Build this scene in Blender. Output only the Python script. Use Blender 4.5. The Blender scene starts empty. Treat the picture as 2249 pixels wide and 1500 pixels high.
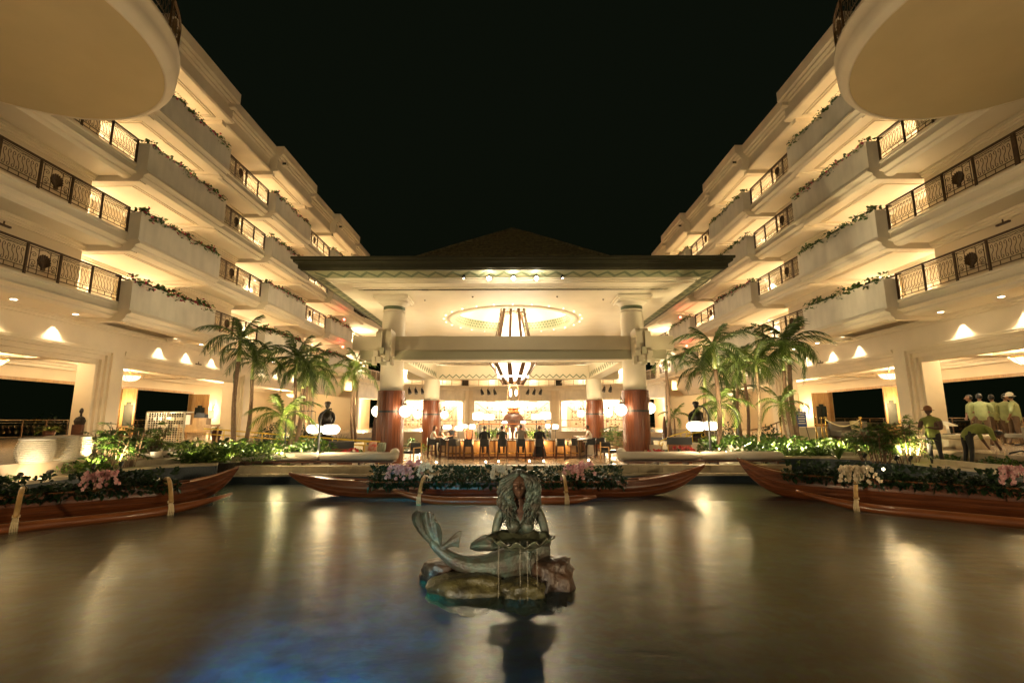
import bpy, bmesh, math, random
from math import sin, cos, pi, radians, sqrt, atan2
from mathutils import Vector, Matrix, Euler
random.seed(7)
SC = bpy.context.scene
COL = SC.collection
# ---------------------------------------------------------------- camera (eye is at z = 0, pool water at z = -2)
F_PX, PITCH, ROLL, YAW, CX = 1063.6, .1604, .0023, -.0011, .18
cp, sp, cy, sy = cos(PITCH), sin(PITCH), cos(YAW), sin(YAW)
fw = Vector((sy*cp, cy*cp, sp)); rt = Vector((cy, -sy, 0)); up = rt.cross(fw)
rt, up = cos(ROLL)*rt - sin(ROLL)*up, sin(ROLL)*rt + cos(ROLL)*up
cam = bpy.data.cameras.new('camera'); cam.lens = F_PX/2249*36; cam.sensor_width = 36; cam.sensor_fit = 'HORIZONTAL'
cam.clip_start = .05; cam.clip_end = 2000
camo = bpy.data.objects.new('camera', cam); COL.objects.link(camo); SC.camera = camo
M4 = Matrix((rt, up, -fw)).transposed().to_4x4(); M4.translation = Vector((CX, 0, 0)); camo.matrix_world = M4
# ---------------------------------------------------------------- night sky
w = bpy.data.worlds.new('World'); SC.world = w; w.use_nodes = True
wn = w.node_tree.nodes; wl = w.node_tree.links
sky = wn.new('ShaderNodeTexSky'); sky.sky_type = 'NISHITA'; sky.sun_disc = False
sky.sun_elevation = radians(-4); sky.sun_rotation = radians(200)
wn['Background'].inputs[1].default_value = .012
hs = wn.new('ShaderNodeHueSaturation'); hs.inputs['Saturation'].default_value = .25
wl.new(sky.outputs[0], hs.inputs['Color']); 
mxs = wn.new('ShaderNodeMixRGB'); mxs.blend_type = 'ADD'; mxs.inputs[0].default_value = 1; mxs.inputs[2].default_value = (.045, .07, .028, 1)
wl.new(hs.outputs[0], mxs.inputs[1]); wl.new(mxs.outputs[0], wn['Background'].inputs[0])
SC.view_settings.view_transform = 'Standard'; SC.view_settings.look = 'None'
SC.view_settings.exposure = 2.12; SC.view_settings.gamma = 1
SC.cycles.use_denoising = True; SC.cycles.use_adaptive_sampling = False
try: SC.cycles.denoiser = 'OPENIMAGEDENOISE'
except Exception: pass
SC.cycles.max_bounces = 9; SC.cycles.diffuse_bounces = 5; SC.cycles.glossy_bounces = 4; SC.cycles.transparent_max_bounces = 12
SC.cycles.sample_clamp_indirect = 6; SC.cycles.caustics_reflective = False; SC.cycles.caustics_refractive = False
LK = 1.9     # overall lamp power

# ================================================================ helpers
class MB:
    def __init__(s): s.v = []; s.f = []; s.m = []; s.cm = 0
    def add(s, vs, fs):
        n = len(s.v); s.v += [tuple(p) for p in vs]
        for f in fs: s.f.append(tuple(n+i for i in f)); s.m.append(s.cm)
        return s
    def box(s, x0, x1, y0, y1, z0, z1):
        return s.add([(x0,y0,z0),(x1,y0,z0),(x1,y1,z0),(x0,y1,z0),(x0,y0,z1),(x1,y0,z1),(x1,y1,z1),(x0,y1,z1)],
                     [(0,3,2,1),(4,5,6,7),(0,1,5,4),(1,2,6,5),(2,3,7,6),(3,0,4,7)])
    def cbox(s, c, d, rz=0):
        hx, hy, hz = d[0]/2, d[1]/2, d[2]/2; ca, sa = cos(rz), sin(rz); vs = []
        for z in (-hz, hz):
            for x, y in ((-hx,-hy),(hx,-hy),(hx,hy),(-hx,hy)): vs.append((c[0]+x*ca-y*sa, c[1]+x*sa+y*ca, c[2]+z))
        return s.add(vs, [(0,3,2,1),(4,5,6,7),(0,1,5,4),(1,2,6,5),(2,3,7,6),(3,0,4,7)])
    def bar(s, a, b, wd, hg):
        """box beam from a to b"""
        a, b = Vector(a), Vector(b); d = (b-a).normalized()
        u = d.cross(Vector((0,0,1))); 
        if u.length < 1e-3: u = Vector((1,0,0))
        u.normalize(); k = u.cross(d); vs = []
        for p in (a, b):
            for i, j in ((-1,-1),(1,-1),(1,1),(-1,1)): vs.append(p+u*i*wd/2+k*j*hg/2)
        return s.add(vs, [(0,3,2,1),(4,5,6,7),(0,1,5,4),(1,2,6,5),(2,3,7,6),(3,0,4,7)])
    def ext(s, prof, y0, y1, sx=1, caps=True):
        """closed (x,z) profile extruded along Y"""
        n = len(prof); vs = [(sx*p[0], y0, p[1]) for p in prof]+[(sx*p[0], y1, p[1]) for p in prof]
        fs = [(i, (i+1) % n, n+(i+1) % n, n+i) for i in range(n)]
        if caps: fs += [tuple(range(n-1, -1, -1)), tuple(range(n, 2*n))]
        return s.add(vs, fs)
    def prism(s, poly, z0, z1):
        n = len(poly); vs = [(p[0], p[1], z0) for p in poly]+[(p[0], p[1], z1) for p in poly]
        return s.add(vs, [(i, (i+1) % n, n+(i+1) % n, n+i) for i in range(n)]+[tuple(range(n-1, -1, -1)), tuple(range(n, 2*n))])
    def tube(s, path, r, n=6, cap=True, flat=1):
        path = [Vector(p) for p in path]; N = len(path); rs = r if isinstance(r, (list, tuple)) else [r]*N
        prev = None; rings = []
        for i, p in enumerate(path):
            d = (path[min(i+1, N-1)]-path[max(i-1, 0)])
            d = d.normalized() if d.length > 1e-9 else Vector((0,0,1))
            if prev is None:
                u = d.cross(Vector((0,0,1)) if abs(d.z) < .9 else Vector((1,0,0))).normalized()
            else:
                u = (prev - d*prev.dot(d)); u = u.normalized() if u.length > 1e-6 else d.orthogonal().normalized()
            prev = u; k = d.cross(u)
            rings.append([p+(u*cos(2*pi*j/n)+k*sin(2*pi*j/n)*flat)*rs[i] for j in range(n)])
        vs = [q for rg in rings for q in rg]; fs = []
        for i in range(N-1):
            for j in range(n): fs.append((i*n+j, i*n+(j+1) % n, (i+1)*n+(j+1) % n, (i+1)*n+j))
        if cap: fs += [tuple(range(n-1, -1, -1)), tuple((N-1)*n+j for j in range(n))]
        return s.add(vs, fs)
    def lathe(s, prof, c=(0,0,0), n=16, a0=0, a1=2*pi, cap=True):
        full = abs(a1-a0-2*pi) < 1e-6; m = n if full else n+1; vs = []; fs = []
        for r, z in prof:
            for j in range(m):
                a = a0+(a1-a0)*j/n; vs.append((c[0]+r*cos(a), c[1]+r*sin(a), c[2]+z))
        for i in range(len(prof)-1):
            for j in range(n): fs.append((i*m+j, i*m+(j+1) % m, (i+1)*m+(j+1) % m, (i+1)*m+j))
        if cap and full: fs += [tuple(range(m-1, -1, -1)), tuple((len(prof)-1)*m+j for j in range(m))]
        return s.add(vs, fs)
    def ball(s, c, r, n=10, sc=(1,1,1)):
        k = n//2; prof = [(sin(pi*i/k), -cos(pi*i/k)) for i in range(k+1)]; vs = []; fs = []
        for a, z in prof:
            for j in range(n): vs.append((c[0]+r*sc[0]*a*cos(2*pi*j/n), c[1]+r*sc[1]*a*sin(2*pi*j/n), c[2]+r*sc[2]*z))
        for i in range(k):
            for j in range(n): fs.append((i*n+j, i*n+(j+1) % n, (i+1)*n+(j+1) % n, (i+1)*n+j))
        return s.add(vs, fs)
    def quad(s, a, b, c, d): return s.add([a, b, c, d], [(0,1,2,3)])
    def mesh(s, name, mats, off=(0,0,0), smooth=False):
        me = bpy.data.meshes.new(name); o = off
        me.from_pydata([(p[0]-o[0], p[1]-o[1], p[2]-o[2]) for p in s.v], [], s.f)
        for m in (mats if isinstance(mats, (list, tuple)) else [mats]): me.materials.append(m)
        if any(s.m): me.polygons.foreach_set('material_index', s.m)
        if smooth: me.polygons.foreach_set('use_smooth', [True]*len(me.polygons))
        me.validate(); me.update(); return me
    def build(s, name, mats, parent=None, smooth=False, off=None, **tags):
        if off is None: off = WLOC.get(parent.name, (0,0,0)) if parent else (0,0,0)
        me = s.mesh(name, mats, off, smooth); return link(name, me, parent, **tags)
WLOC = {}
def link(name, data, parent=None, loc=None, rz=0, sc=None, **tags):
    o = bpy.data.objects.new(name, data); COL.objects.link(o)
    if parent: o.parent = parent; WLOC[o.name] = WLOC.get(parent.name, (0,0,0))
    if loc is not None: o.location = loc
    if rz: o.rotation_euler.z = rz
    if sc is not None: o.scale = sc if isinstance(sc, (tuple, list)) else (sc, sc, sc)
    for k, v in tags.items():
        if v is not None: o[k] = v
    return o
def thing(name, label, category, loc=(0,0,0), group=None, rz=0, sc=None):
    o = link(name, None, None, loc, rz, sc, label=label, category=category, group=group)
    o.empty_display_size = .2; WLOC[o.name] = tuple(loc); return o
def tag(o, label, category, group=None):
    o['label'] = label; o['category'] = category
    if group: o['group'] = group
    return o
def kids(o): return [c for c in bpy.data.objects if c.parent == o]
KID = {}
def tree(o):
    ch = KIDS_OF(o); return [(c, tree(c)) for c in ch]
def KIDS_OF(o): return list(o.children)
def copy_tree(o, parent=None, loc=None, rz=None, sc=None, label=None, group=None):
    c = o.copy(); COL.objects.link(c)
    if parent: c.parent = parent
    if loc is not None: c.location = loc
    if rz is not None: c.rotation_euler = (0,0,rz)
    if sc is not None: c.scale = sc if isinstance(sc, (tuple, list)) else (sc, sc, sc)
    if label: c['label'] = label
    if group: c['group'] = group
    for ch in list(o.children): copy_tree(ch, c)
    return c

def mat(name, col, rough=.6, metal=0, var=.0, vs=3, bump=0, bs=30, emit=None, es=0, spec=.5, stain=0, col2=None, trans=0, alpha=1, sss=0, coat=0, stretch=None, sheen=0):
    m = bpy.data.materials.new(name); m.use_nodes = True; nt = m.node_tree; N = nt.nodes; L = nt.links; b = N['Principled BSDF']
    b.inputs['Base Color'].default_value = (*col, 1); b.inputs['Roughness'].default_value = rough; b.inputs['Metallic'].default_value = metal
    b.inputs['Specular IOR Level'].default_value = spec
    if coat: b.inputs['Coat Weight'].default_value = coat; b.inputs['Coat Roughness'].default_value = .12
    if trans: b.inputs['Transmission Weight'].default_value = trans
    if alpha < 1: b.inputs['Alpha'].default_value = alpha
    if emit: b.inputs['Emission Color'].default_value = (*emit, 1); b.inputs['Emission Strength'].default_value = es
    if var or bump or stain or stretch:
        tc = N.new('ShaderNodeTexCoord'); mp = N.new('ShaderNodeMapping'); L.new(tc.outputs['Object'], mp.inputs[0])
        if stretch: mp.inputs['Scale'].default_value = stretch
    if var or stain:
        nz = N.new('ShaderNodeTexNoise'); nz.inputs['Scale'].default_value = vs; nz.inputs['Detail'].default_value = 6; L.new(mp.outputs[0], nz.inputs['Vector'])
        cr = N.new('ShaderNodeValToRGB'); k = max(0, 1-var)
        c2 = col2 or tuple(c*k for c in col); cr.color_ramp.elements[0].position = .33; cr.color_ramp.elements[1].position = .68
        cr.color_ramp.elements[0].color = (*c2, 1); cr.color_ramp.elements[1].color = (*[min(1, c*(1+var*.35)) for c in col], 1)
        L.new(nz.outputs['Fac'], cr.inputs[0]); out = cr.outputs[0]
        if stain:   # faint vertical run-off streaks
            mp2 = N.new('ShaderNodeMapping'); mp2.inputs['Scale'].default_value = (2.2, 2.2, .45); L.new(tc.outputs['Object'], mp2.inputs[0])
            n2 = N.new('ShaderNodeTexNoise'); n2.inputs['Scale'].default_value = 1.3; n2.inputs['Detail'].default_value = 8; L.new(mp2.outputs[0], n2.inputs['Vector'])
            c3 = N.new('ShaderNodeValToRGB'); c3.color_ramp.elements[0].position = .36; c3.color_ramp.elements[1].position = .60
            c3.color_ramp.elements[0].color = (1-stain, 1-stain, 1-stain*1.1, 1); c3.color_ramp.elements[1].color = (1,1,1,1)
            L.new(n2.outputs['Fac'], c3.inputs[0]); mm = N.new('ShaderNodeMixRGB'); mm.blend_type = 'MULTIPLY'; mm.inputs[0].default_value = 1
            L.new(out, mm.inputs[1]); L.new(c3.outputs[0], mm.inputs[2]); out = mm.outputs[0]
        L.new(out, b.inputs['Base Color'])
    if bump:
        nb = N.new('ShaderNodeTexNoise'); nb.inputs['Scale'].default_value = bs; nb.inputs['Detail'].default_value = 4; L.new(mp.outputs[0], nb.inputs['Vector'])
        bp = N.new('ShaderNodeBump'); bp.inputs['Strength'].default_value = bump; bp.inputs['Distance'].default_value = .02
        L.new(nb.outputs['Fac'], bp.inputs['Height']); L.new(bp.outputs[0], b.inputs['Normal'])
    return m
def wood(name, c1, c2, rough=.35, scale=(1,1,8), s=4, coat=.2):
    m = mat(name, c1, rough, coat=coat); nt = m.node_tree; N = nt.nodes; L = nt.links; b = N['Principled BSDF']
    tc = N.new('ShaderNodeTexCoord'); mp = N.new('ShaderNodeMapping'); mp.inputs['Scale'].default_value = scale; L.new(tc.outputs['Object'], mp.inputs[0])
    nz = N.new('ShaderNodeTexNoise'); nz.inputs['Scale'].default_value = s; nz.inputs['Detail'].default_value = 8; nz.inputs['Distortion'].default_value = .6; L.new(mp.outputs[0], nz.inputs['Vector'])
    cr = N.new('ShaderNodeValToRGB'); cr.color_ramp.elements[0].position = .3; cr.color_ramp.elements[1].position = .7
    cr.color_ramp.elements[0].color = (*c2, 1); cr.color_ramp.elements[1].color = (*c1, 1); L.new(nz.outputs['Fac'], cr.inputs[0]); L.new(cr.outputs[0], b.inputs['Base Color'])
    bp = N.new('ShaderNodeBump'); bp.inputs['Strength'].default_value = .15; bp.inputs['Distance'].default_value = .01; L.new(nz.outputs['Fac'], bp.inputs['Height']); L.new(bp.outputs[0], b.inputs['Normal'])
    return m
def leafmat(name, c1, c2, rough=.4, trans=.25):
    m = bpy.data.materials.new(name); m.use_nodes = True; nt = m.node_tree; N = nt.nodes; L = nt.links; b = N['Principled BSDF']
    b.inputs['Roughness'].default_value = rough
    g = N.new('ShaderNodeNewGeometry'); cr = N.new('ShaderNodeValToRGB'); cr.color_ramp.elements[0].color = (*c2, 1); cr.color_ramp.elements[1].color = (*c1, 1)
    L.new(g.outputs['Random Per Island'], cr.inputs[0]); L.new(cr.outputs[0], b.inputs['Base Color'])
    tr = N.new('ShaderNodeBsdfTranslucent'); L.new(cr.outputs[0], tr.inputs[0]); mx = N.new('ShaderNodeMixShader'); mx.inputs[0].default_value = trans
    L.new(b.outputs[0], mx.inputs[1]); L.new(tr.outputs[0], mx.inputs[2]); L.new(mx.outputs[0], N['Material Output'].inputs[0]); return m

WARM = (1, .77, .44); WARMW = (1, .84, .58); WHITE = (1, .9, .76)
def lamp(loc, power, col=WARM, r=.06, parent=None, name='bulb_light'):
    l = bpy.data.lights.new(name, 'POINT'); l.energy = power*LK; l.color = col; l.shadow_soft_size = r
    o = bpy.data.objects.new(name, l); COL.objects.link(o)
    if parent: off = WLOC.get(parent.name, (0,0,0)); o.parent = parent; loc = tuple(loc[i]-off[i] for i in range(3))
    o.location = loc; return o
def spot(loc, target, power, col=WARM, ang=60, blend=.6, r=.05, parent=None, name='spot_light'):
    l = bpy.data.lights.new(name, 'SPOT'); l.energy = power*LK; l.color = col; l.shadow_soft_size = r; l.spot_size = radians(ang); l.spot_blend = blend
    o = bpy.data.objects.new(name, l); COL.objects.link(o); d = Vector(target)-Vector(loc)
    o.rotation_euler = d.to_track_quat('-Z', 'Y').to_euler()
    if parent: off = WLOC.get(parent.name, (0,0,0)); o.parent = parent; loc = tuple(loc[i]-off[i] for i in range(3))
    o.location = loc; return o

# ================================================================ materials
STUCCO = mat('cream_stucco', (.72, .62, .46), .75, var=.10, vs=.8, bump=.12, bs=60)
STUCCO2 = mat('planter_stucco', (.77, .70, .57), .75, var=.12, vs=.9, bump=.12, bs=60, stain=.09)
WALLC = mat('beige_wall_paint', (.64, .53, .37), .7, var=.06, vs=.6, bump=.06, bs=40)
SOFFIT = mat('soffit_plaster', (.74, .65, .50), .8, var=.05, vs=.7, bump=.05, bs=50)
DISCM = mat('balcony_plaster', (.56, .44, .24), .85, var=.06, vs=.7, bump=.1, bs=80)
TRIM = mat('white_trim', (.72, .62, .46), .55, var=.05, vs=2)
WHITEP = mat('white_painted_wood', (.74, .68, .56), .4)
IRON = mat('bronze_ironwork', (.10, .058, .026), .45, metal=.4, var=.4, vs=14)
IRON2 = mat('aged_gilt_ironwork', (.22, .13, .055), .4, metal=.5, var=.4, vs=14)
BRASS = mat('polished_brass', (.75, .48, .12), .25, metal=.9)
BLACK = mat('black_metal', (.012, .012, .012), .45)
GLASSN = mat('dark_window_glass', (.02, .025, .02), .08, spec=.8)
PINE = wood('oak_door_wood', (.42, .25, .09), (.26, .14, .045), .45, (3,3,.5), 3)
MARBLE = mat('lobby_marble', (.46, .34, .22), .22, var=.18, vs=.9, coat=.15)
TILECREAM = mat('cream_stone', (.52, .43, .28), .6, var=.22, vs=2.5, bump=.12, bs=25, stain=.18)
COPING = mat('coping_stone', (.50, .40, .25), .5, var=.25, vs=4, bump=.2, bs=35)
def bulbmat(name, col, s): return mat(name, (.8,.8,.8), .5, emit=col, es=s)
E_DOWN = bulbmat("downlight_lens", (1,.82,.58), 5)
E_GLOBE = bulbmat("lit_opal_glass", (1,.82,.58), 1.25)
E_CHAND = bulbmat("lit_chandelier_glass", (1,.80,.58), 1.05)
E_FLOOD = bulbmat("flood_lens", (1,.86,.66), 30)
E_SHOP = bulbmat("lit_shop_ceiling", (1,.86,.68), 3.0)
E_RED = bulbmat("red_lamp_glow", (1,.08,.05), 3)
E_TINY = bulbmat("tiny_fairy_bulb", (1,.80,.50), 8)
E_BOWL = bulbmat("lit_alabaster", (1,.80,.52), .5)
WOODC = wood('column_mahogany', (.21, .058, .017), (.10, .024, .008), .38, (2,2,.25), 5, .25)
TRUNKM = mat('palm_trunk_bark', (.20, .12, .07), .85, var=.45, vs=12, bump=.4, bs=40, stretch=(1,1,6))
CROWNS = mat('palm_crownshaft', (.22, .26, .07), .4, var=.3, vs=6)
PALM1 = leafmat('palm_leaf', (.115, .17, .028), (.03, .06, .012))
PALM2 = leafmat('palm_leaf_bright', (.18, .25, .04), (.06, .11, .015))
BUSH = leafmat('shrub_leaf', (.09, .16, .022), (.025, .06, .012))
BUSHD = leafmat('dark_ivy_leaf', (.022, .05, .014), (.008, .022, .008), .35, .1)
PINK = leafmat('bougainvillea_flower', (.55, .03, .09), (.30, .015, .05))
ORCHIDP = leafmat('pink_orchid_petal', (.78, .50, .46), (.52, .20, .22), .5, .3)
ORCHIDW = leafmat('white_orchid_petal', (.82, .72, .55), (.62, .50, .34), .5, .3)
REDF = leafmat('red_flower', (.55, .04, .03), (.30, .015, .015))
SOIL = mat('planter_soil', (.035, .024, .014), .9, var=.4, vs=20, bump=.5, bs=20)
CUSH = mat('cream_upholstery', (.62, .54, .42), .85, var=.06, vs=3, bump=.1, bs=120)
CANOE = wood('canoe_koa_wood', (.20, .058, .016), (.07, .019, .007), .34, (.5, 6, 9), 3.2, .35)
CANOE2 = wood('canoe_outrigger_wood', (.30, .095, .026), (.14, .040, .012), .36, (.5, 6, 9), 3.2, .35)
BAMBOO = mat('pale_bent_wood', (.52, .31, .11), .35, var=.25, vs=6)
CORD = mat('white_lashing_cord', (.72, .58, .36), .8)
NAVY = mat('dark_leather', (.018, .020, .022), .5)
DKWOOD = wood('dark_walnut', (.10, .035, .018), (.045, .016, .008), .4, (1,1,6), 4, .1)
BARTOP = mat('bar_top_stone', (.10, .07, .05), .2, var=.3, vs=5)
BARWOOD = wood('bar_front_wood', (.44, .27, .13), (.30, .17, .07), .4, (3,3,.6), 3)
# ================================================================ ground, pool, floors
WZ, BARZ, LOBZ = -2.0, -2.0, -.95
def offset_path(path, d):
    out = []
    for i, p in enumerate(path):
        a = Vector(path[max(i-1, 0)]); b = Vector(path[min(i+1, len(path)-1)]); t = (b-a).normalized(); n = Vector((-t.y, t.x)); out.append((p[0]+n.x*d, p[1]+n.y*d))
    return out
def wall_along(mb, path, d, z0, z1):
    q = offset_path(path, d); 
    for i in range(len(path)-1): mb.prism([path[i], path[i+1], q[i+1], q[i]], z0, z1)
    return mb
def arcp(cx, cy, r, a0, a1, n): return [(cx+r*cos(radians(a0+(a1-a0)*i/n)), cy+r*sin(radians(a0+(a1-a0)*i/n))) for i in range(n+1)]
gm = mat('night_lawn', (.03, .04, .018), .9, var=.5, vs=.4, bump=.5, bs=6)
MB().box(-400, 400, -60, 500, -3.6, -3.2).build('ground', gm, kind='structure')
# pool floor: small blue glass tiles
pf = mat('blue_pool_mosaic', (.03, .10, .17), .4); nt = pf.node_tree; N = nt.nodes; L = nt.links
tc = N.new('ShaderNodeTexCoord'); n1 = N.new('ShaderNodeTexNoise'); n1.inputs['Scale'].default_value = .8; n1.inputs['Detail'].default_value = 9; n1.inputs['Roughness'].default_value = .68; L.new(tc.outputs['Object'], n1.inputs['Vector'])
vz = N.new('ShaderNodeTexVoronoi'); vz.inputs['Scale'].default_value = 9; L.new(tc.outputs['Object'], vz.inputs['Vector'])
cr = N.new('ShaderNodeValToRGB'); cr.color_ramp.elements[0].position = .38; cr.color_ramp.elements[0].color = (.012, .045, .095, 1); cr.color_ramp.elements[1].position = .66; cr.color_ramp.elements[1].color = (.06, .22, .36, 1); L.new(n1.outputs['Fac'], cr.inputs[0])
mm = N.new('ShaderNodeMixRGB'); mm.blend_type = 'MULTIPLY'; mm.inputs[0].default_value = .4; L.new(cr.outputs[0], mm.inputs[1]); L.new(vz.outputs['Color'], mm.inputs[2]); L.new(mm.outputs[0], N['Principled BSDF'].inputs['Base Color'])
MB().box(-14, 14, -12, 19, -2.75, -2.55).build('pool_floor', pf, kind='structure')
wm = bpy.data.materials.new('still_pool_water'); wm.use_nodes = True; nt = wm.node_tree; N = nt.nodes; L = nt.links; N.remove(N['Principled BSDF'])
fr = N.new('ShaderNodeFresnel'); fr.inputs[0].default_value = 1.33
gl = N.new('ShaderNodeBsdfAnisotropic'); gl.inputs['Roughness'].default_value = .26; gl.inputs['Color'].default_value = (.86, .84, .74, 1)
trn = N.new('ShaderNodeBsdfTransparent'); trn.inputs[0].default_value = (.60, .86, .95, 1)
df = N.new('ShaderNodeBsdfDiffuse'); df.inputs[0].default_value = (.042, .044, .036, 1)
m0 = N.new('ShaderNodeMixShader'); m0.inputs[0].default_value = .28; L.new(trn.outputs[0], m0.inputs[1]); L.new(df.outputs[0], m0.inputs[2])
m1 = N.new('ShaderNodeMixShader'); L.new(fr.outputs[0], m1.inputs[0]); L.new(m0.outputs[0], m1.inputs[1]); L.new(gl.outputs[0], m1.inputs[2]); L.new(m1.outputs[0], N['Material Output'].inputs[0])
tc = N.new('ShaderNodeTexCoord'); mp = N.new('ShaderNodeMapping'); mp.inputs['Scale'].default_value = (.8, 1.9, 1); L.new(tc.outputs['Object'], mp.inputs[0])
nz = N.new('ShaderNodeTexNoise'); nz.inputs['Scale'].default_value = 2.6; nz.inputs['Detail'].default_value = 5; L.new(mp.outputs[0], nz.inputs['Vector'])
n2 = N.new('ShaderNodeTexNoise'); n2.inputs['Scale'].default_value = 22; n2.inputs['Detail'].default_value = 3; L.new(mp.outputs[0], n2.inputs['Vector'])
b1 = N.new('ShaderNodeBump'); b1.inputs['Strength'].default_value = .20; b1.inputs['Distance'].default_value = .05; L.new(nz.outputs['Fac'], b1.inputs['Height'])
b2 = N.new('ShaderNodeBump'); b2.inputs['Strength'].default_value = .30; b2.inputs['Distance'].default_value = .01; L.new(n2.outputs['Fac'], b2.inputs['Height']); L.new(b1.outputs[0], b2.inputs['Normal'])
L.new(b2.outputs[0], gl.inputs['Normal'])
n3 = N.new('ShaderNodeTexNoise'); n3.inputs['Scale'].default_value = .45; n3.inputs['Detail'].default_value = 8; n3.inputs['Roughness'].default_value = .7; L.new(tc.outputs['Object'], n3.inputs['Vector'])
c3_ = N.new('ShaderNodeValToRGB'); c3_.color_ramp.elements[0].position = .40; c3_.color_ramp.elements[0].color = (.014, .036, .036, 1); c3_.color_ramp.elements[1].position = .62; c3_.color_ramp.elements[1].color = (.075, .070, .036, 1); L.new(n3.outputs['Fac'], c3_.inputs[0]); L.new(c3_.outputs[0], df.inputs[0])
MB().quad((-13.5,-12,WZ), (13.5,-12,WZ), (13.5,18.5,WZ), (-13.5,18.5,WZ)).build('pool_water', wm, kind='structure')
DTILE = mat('dark_pool_tile', (.030, .045, .050), .3, var=.5, vs=30, bump=.2, bs=60)
# pool walls, with pale copings in stones
def poolwall(path, d, z0, z1, cap=.07, over=.06, parts='coping_stone'):
    o = wall_along(MB(), path, d, z0, z1-cap).build('pool_wall', DTILE, kind='structure')
    # coping stones one by one
    pts = [Vector(p) for p in path]; acc = 0; seg = [path[0]]; n = 0
    fine = []
    for i in range(len(pts)-1):
        L_ = (pts[i+1]-pts[i]).length; k = max(1, int(L_/.45)); fine += [tuple(pts[i].lerp(pts[i+1], j/k)) for j in range(k)]
    fine.append(tuple(pts[-1])); q0 = offset_path(fine, -over); q1 = offset_path(fine, d+over)
    i = 0
    while i < len(fine)-1:
        j = min(i+2, len(fine)-1); mb = MB()
        g = .004
        for k in range(i, j):
            a0 = Vector(q0[k]); a1 = Vector(q0[k+1]); b0 = Vector(q1[k]); b1_ = Vector(q1[k+1])
            if k == i: a0 = a0.lerp(a1, .02); b0 = b0.lerp(b1_, .02)
            mb.prism([tuple(a0), tuple(a1), tuple(b1_), tuple(b0)], z1-cap, z1+random.uniform(-.003, .003))
        mb.build('coping_stone', COPING, o); i = j
    return o
left_path = [(-10.5, -6)] + [(-10.5, 13.6)] + arcp(-8.9, 13.6, 1.6, 180, 112, 8) + [(-8.95, 15.33)]
poolwall([(p[0], p[1]) for p in left_path], .32, -2.7, -1.3)
right_path = [(9.35, 17.6), (10.6, 17.62)] + arcp(10.6, 15.9, 1.72, 85, 0, 9) + [(12.32, -6)]
poolwall(right_path, .32, -2.7, -1.3)
poolwall([(-9.2, 16.0), (9.35, 16.0)], .3, -2.7, -1.7)
# lounge platform: stone riser slabs, cap course
pl = MB().box(-9.0, 9.3, 16.32, 17.3, -2.6, -1.52).build('bench_plinth', TILECREAM, kind='structure')
x = -8.98
while x < 9.2:
    x2 = min(x+.78, 9.28); MB().box(x+.006, x2-.006, 16.285, 16.32, -1.70, -1.545).build('riser_slab', TILECREAM, pl); 
    MB().box(x+.004, x2-.004, 16.25, 16.62, -1.54, -1.475+random.uniform(-.002,.002)).build('cap_stone', COPING, pl); x = x2
# bar floor and lobby floors
def paving(name, x0, x1, y0, y1, z, th, m, s=1.2, gap=.006, only=None):
    o = MB().box(x0, x1, y0, y1, z-th, z-.012).build(name, m, kind='structure'); return o
MB().box(-9.6, 9.9, 17.3, 42, -2.3, BARZ).build('bar_floor', MARBLE, kind='structure')
MB().prism([(-30,-8),(-11.02,-8),(-11.02,18.5),(-12.4,20.5),(-13.0,26),(-12.4,36),(-9.6,41),(-9.6,75),(-30,75)], -2.4, LOBZ).build('lobby_floor', MARBLE, kind='structure')
MB().prism([(30,-8),(30,75),(9.9,75),(9.9,41),(12.4,36),(13.0,26),(13.4,20.5),(13.4,-8)], -2.4, LOBZ).build('lobby_floor', MARBLE, kind='structure')
MB().box(-9.6, 9.9, 41, 75, -2.4, LOBZ-.001).build('lobby_floor', MARBLE, kind='structure')
# planting beds
MB().prism([(-10.9,-6),(-10.9,14),(-9.9,15.6),(-8.9,16.1),(-8.9,21),(-12.4,20.5),(-11.02,18.5),(-11.02,-6)], -2.4, -1.36).build('planting_bed', SOIL, kind='structure')
MB().prism([(-12.4,20.5),(-8.9,21),(-8.9,38),(-12.4,36),(-13,26)], -2.4, -1.3).build('planting_bed', SOIL, kind='structure')
MB().prism([(12.55,-6),(13.4,-6),(13.4,20.5),(9.6,21),(9.6,17.9),(10.8,18.0),(12.0,17.3),(12.62,16)], -2.4, -1.36).build('planting_bed', SOIL, kind='structure')
MB().prism([(13.4,20.5),(13,26),(12.4,36),(9.2,38),(9.2,21)], -2.4, -1.3).build('planting_bed', SOIL, kind='structure')
# low cream curbs inside the beds
for name, path in (('garden_curb', [(-10.95,14.6),(-10.6,16.6),(-9.2,17.6)]), ('garden_curb', [(-11.0,18.4),(-9.1,19.0)]), ('garden_curb', [(-8.9,16.3),(-8.95,20),(-8.4,24.5),(-7.8,27)]), ('garden_curb', [(9.4,18.2),(9.6,22),(9.2,25),(8.3,28)]), ('garden_curb', [(10.2,18.6),(13.2,18.9)]), ('garden_curb', [(12.75,12),(12.75,16.5),(12.2,18)])):
    wall_along(MB(), path, .16, -1.6, -1.16).build(name, TILECREAM, kind='structure')

# ================================================================ hotel wings
HL = [4.65, 7.53, 10.53, 13.48]; AR, AP, AW, AX = 15.4, 14.9, 17.1, 18.7
SEG = []   # (kind, y0, y1)
Y0 = 8.15
for k in range(4): SEG += [('planter', Y0+10.45*k, Y0+10.45*k+5.4), ('rail', Y0+10.45*k+5.4, Y0+10.45*(k+1))]
SEG = SEG[1:]; YA, YB = 3.1, SEG[-1][2]      # 3.1 .. 49.95
SEG = [('rail', 3.45, 8.5), ('rail', 8.5, Y0+5.4)]+SEG; YA = 3.45
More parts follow.
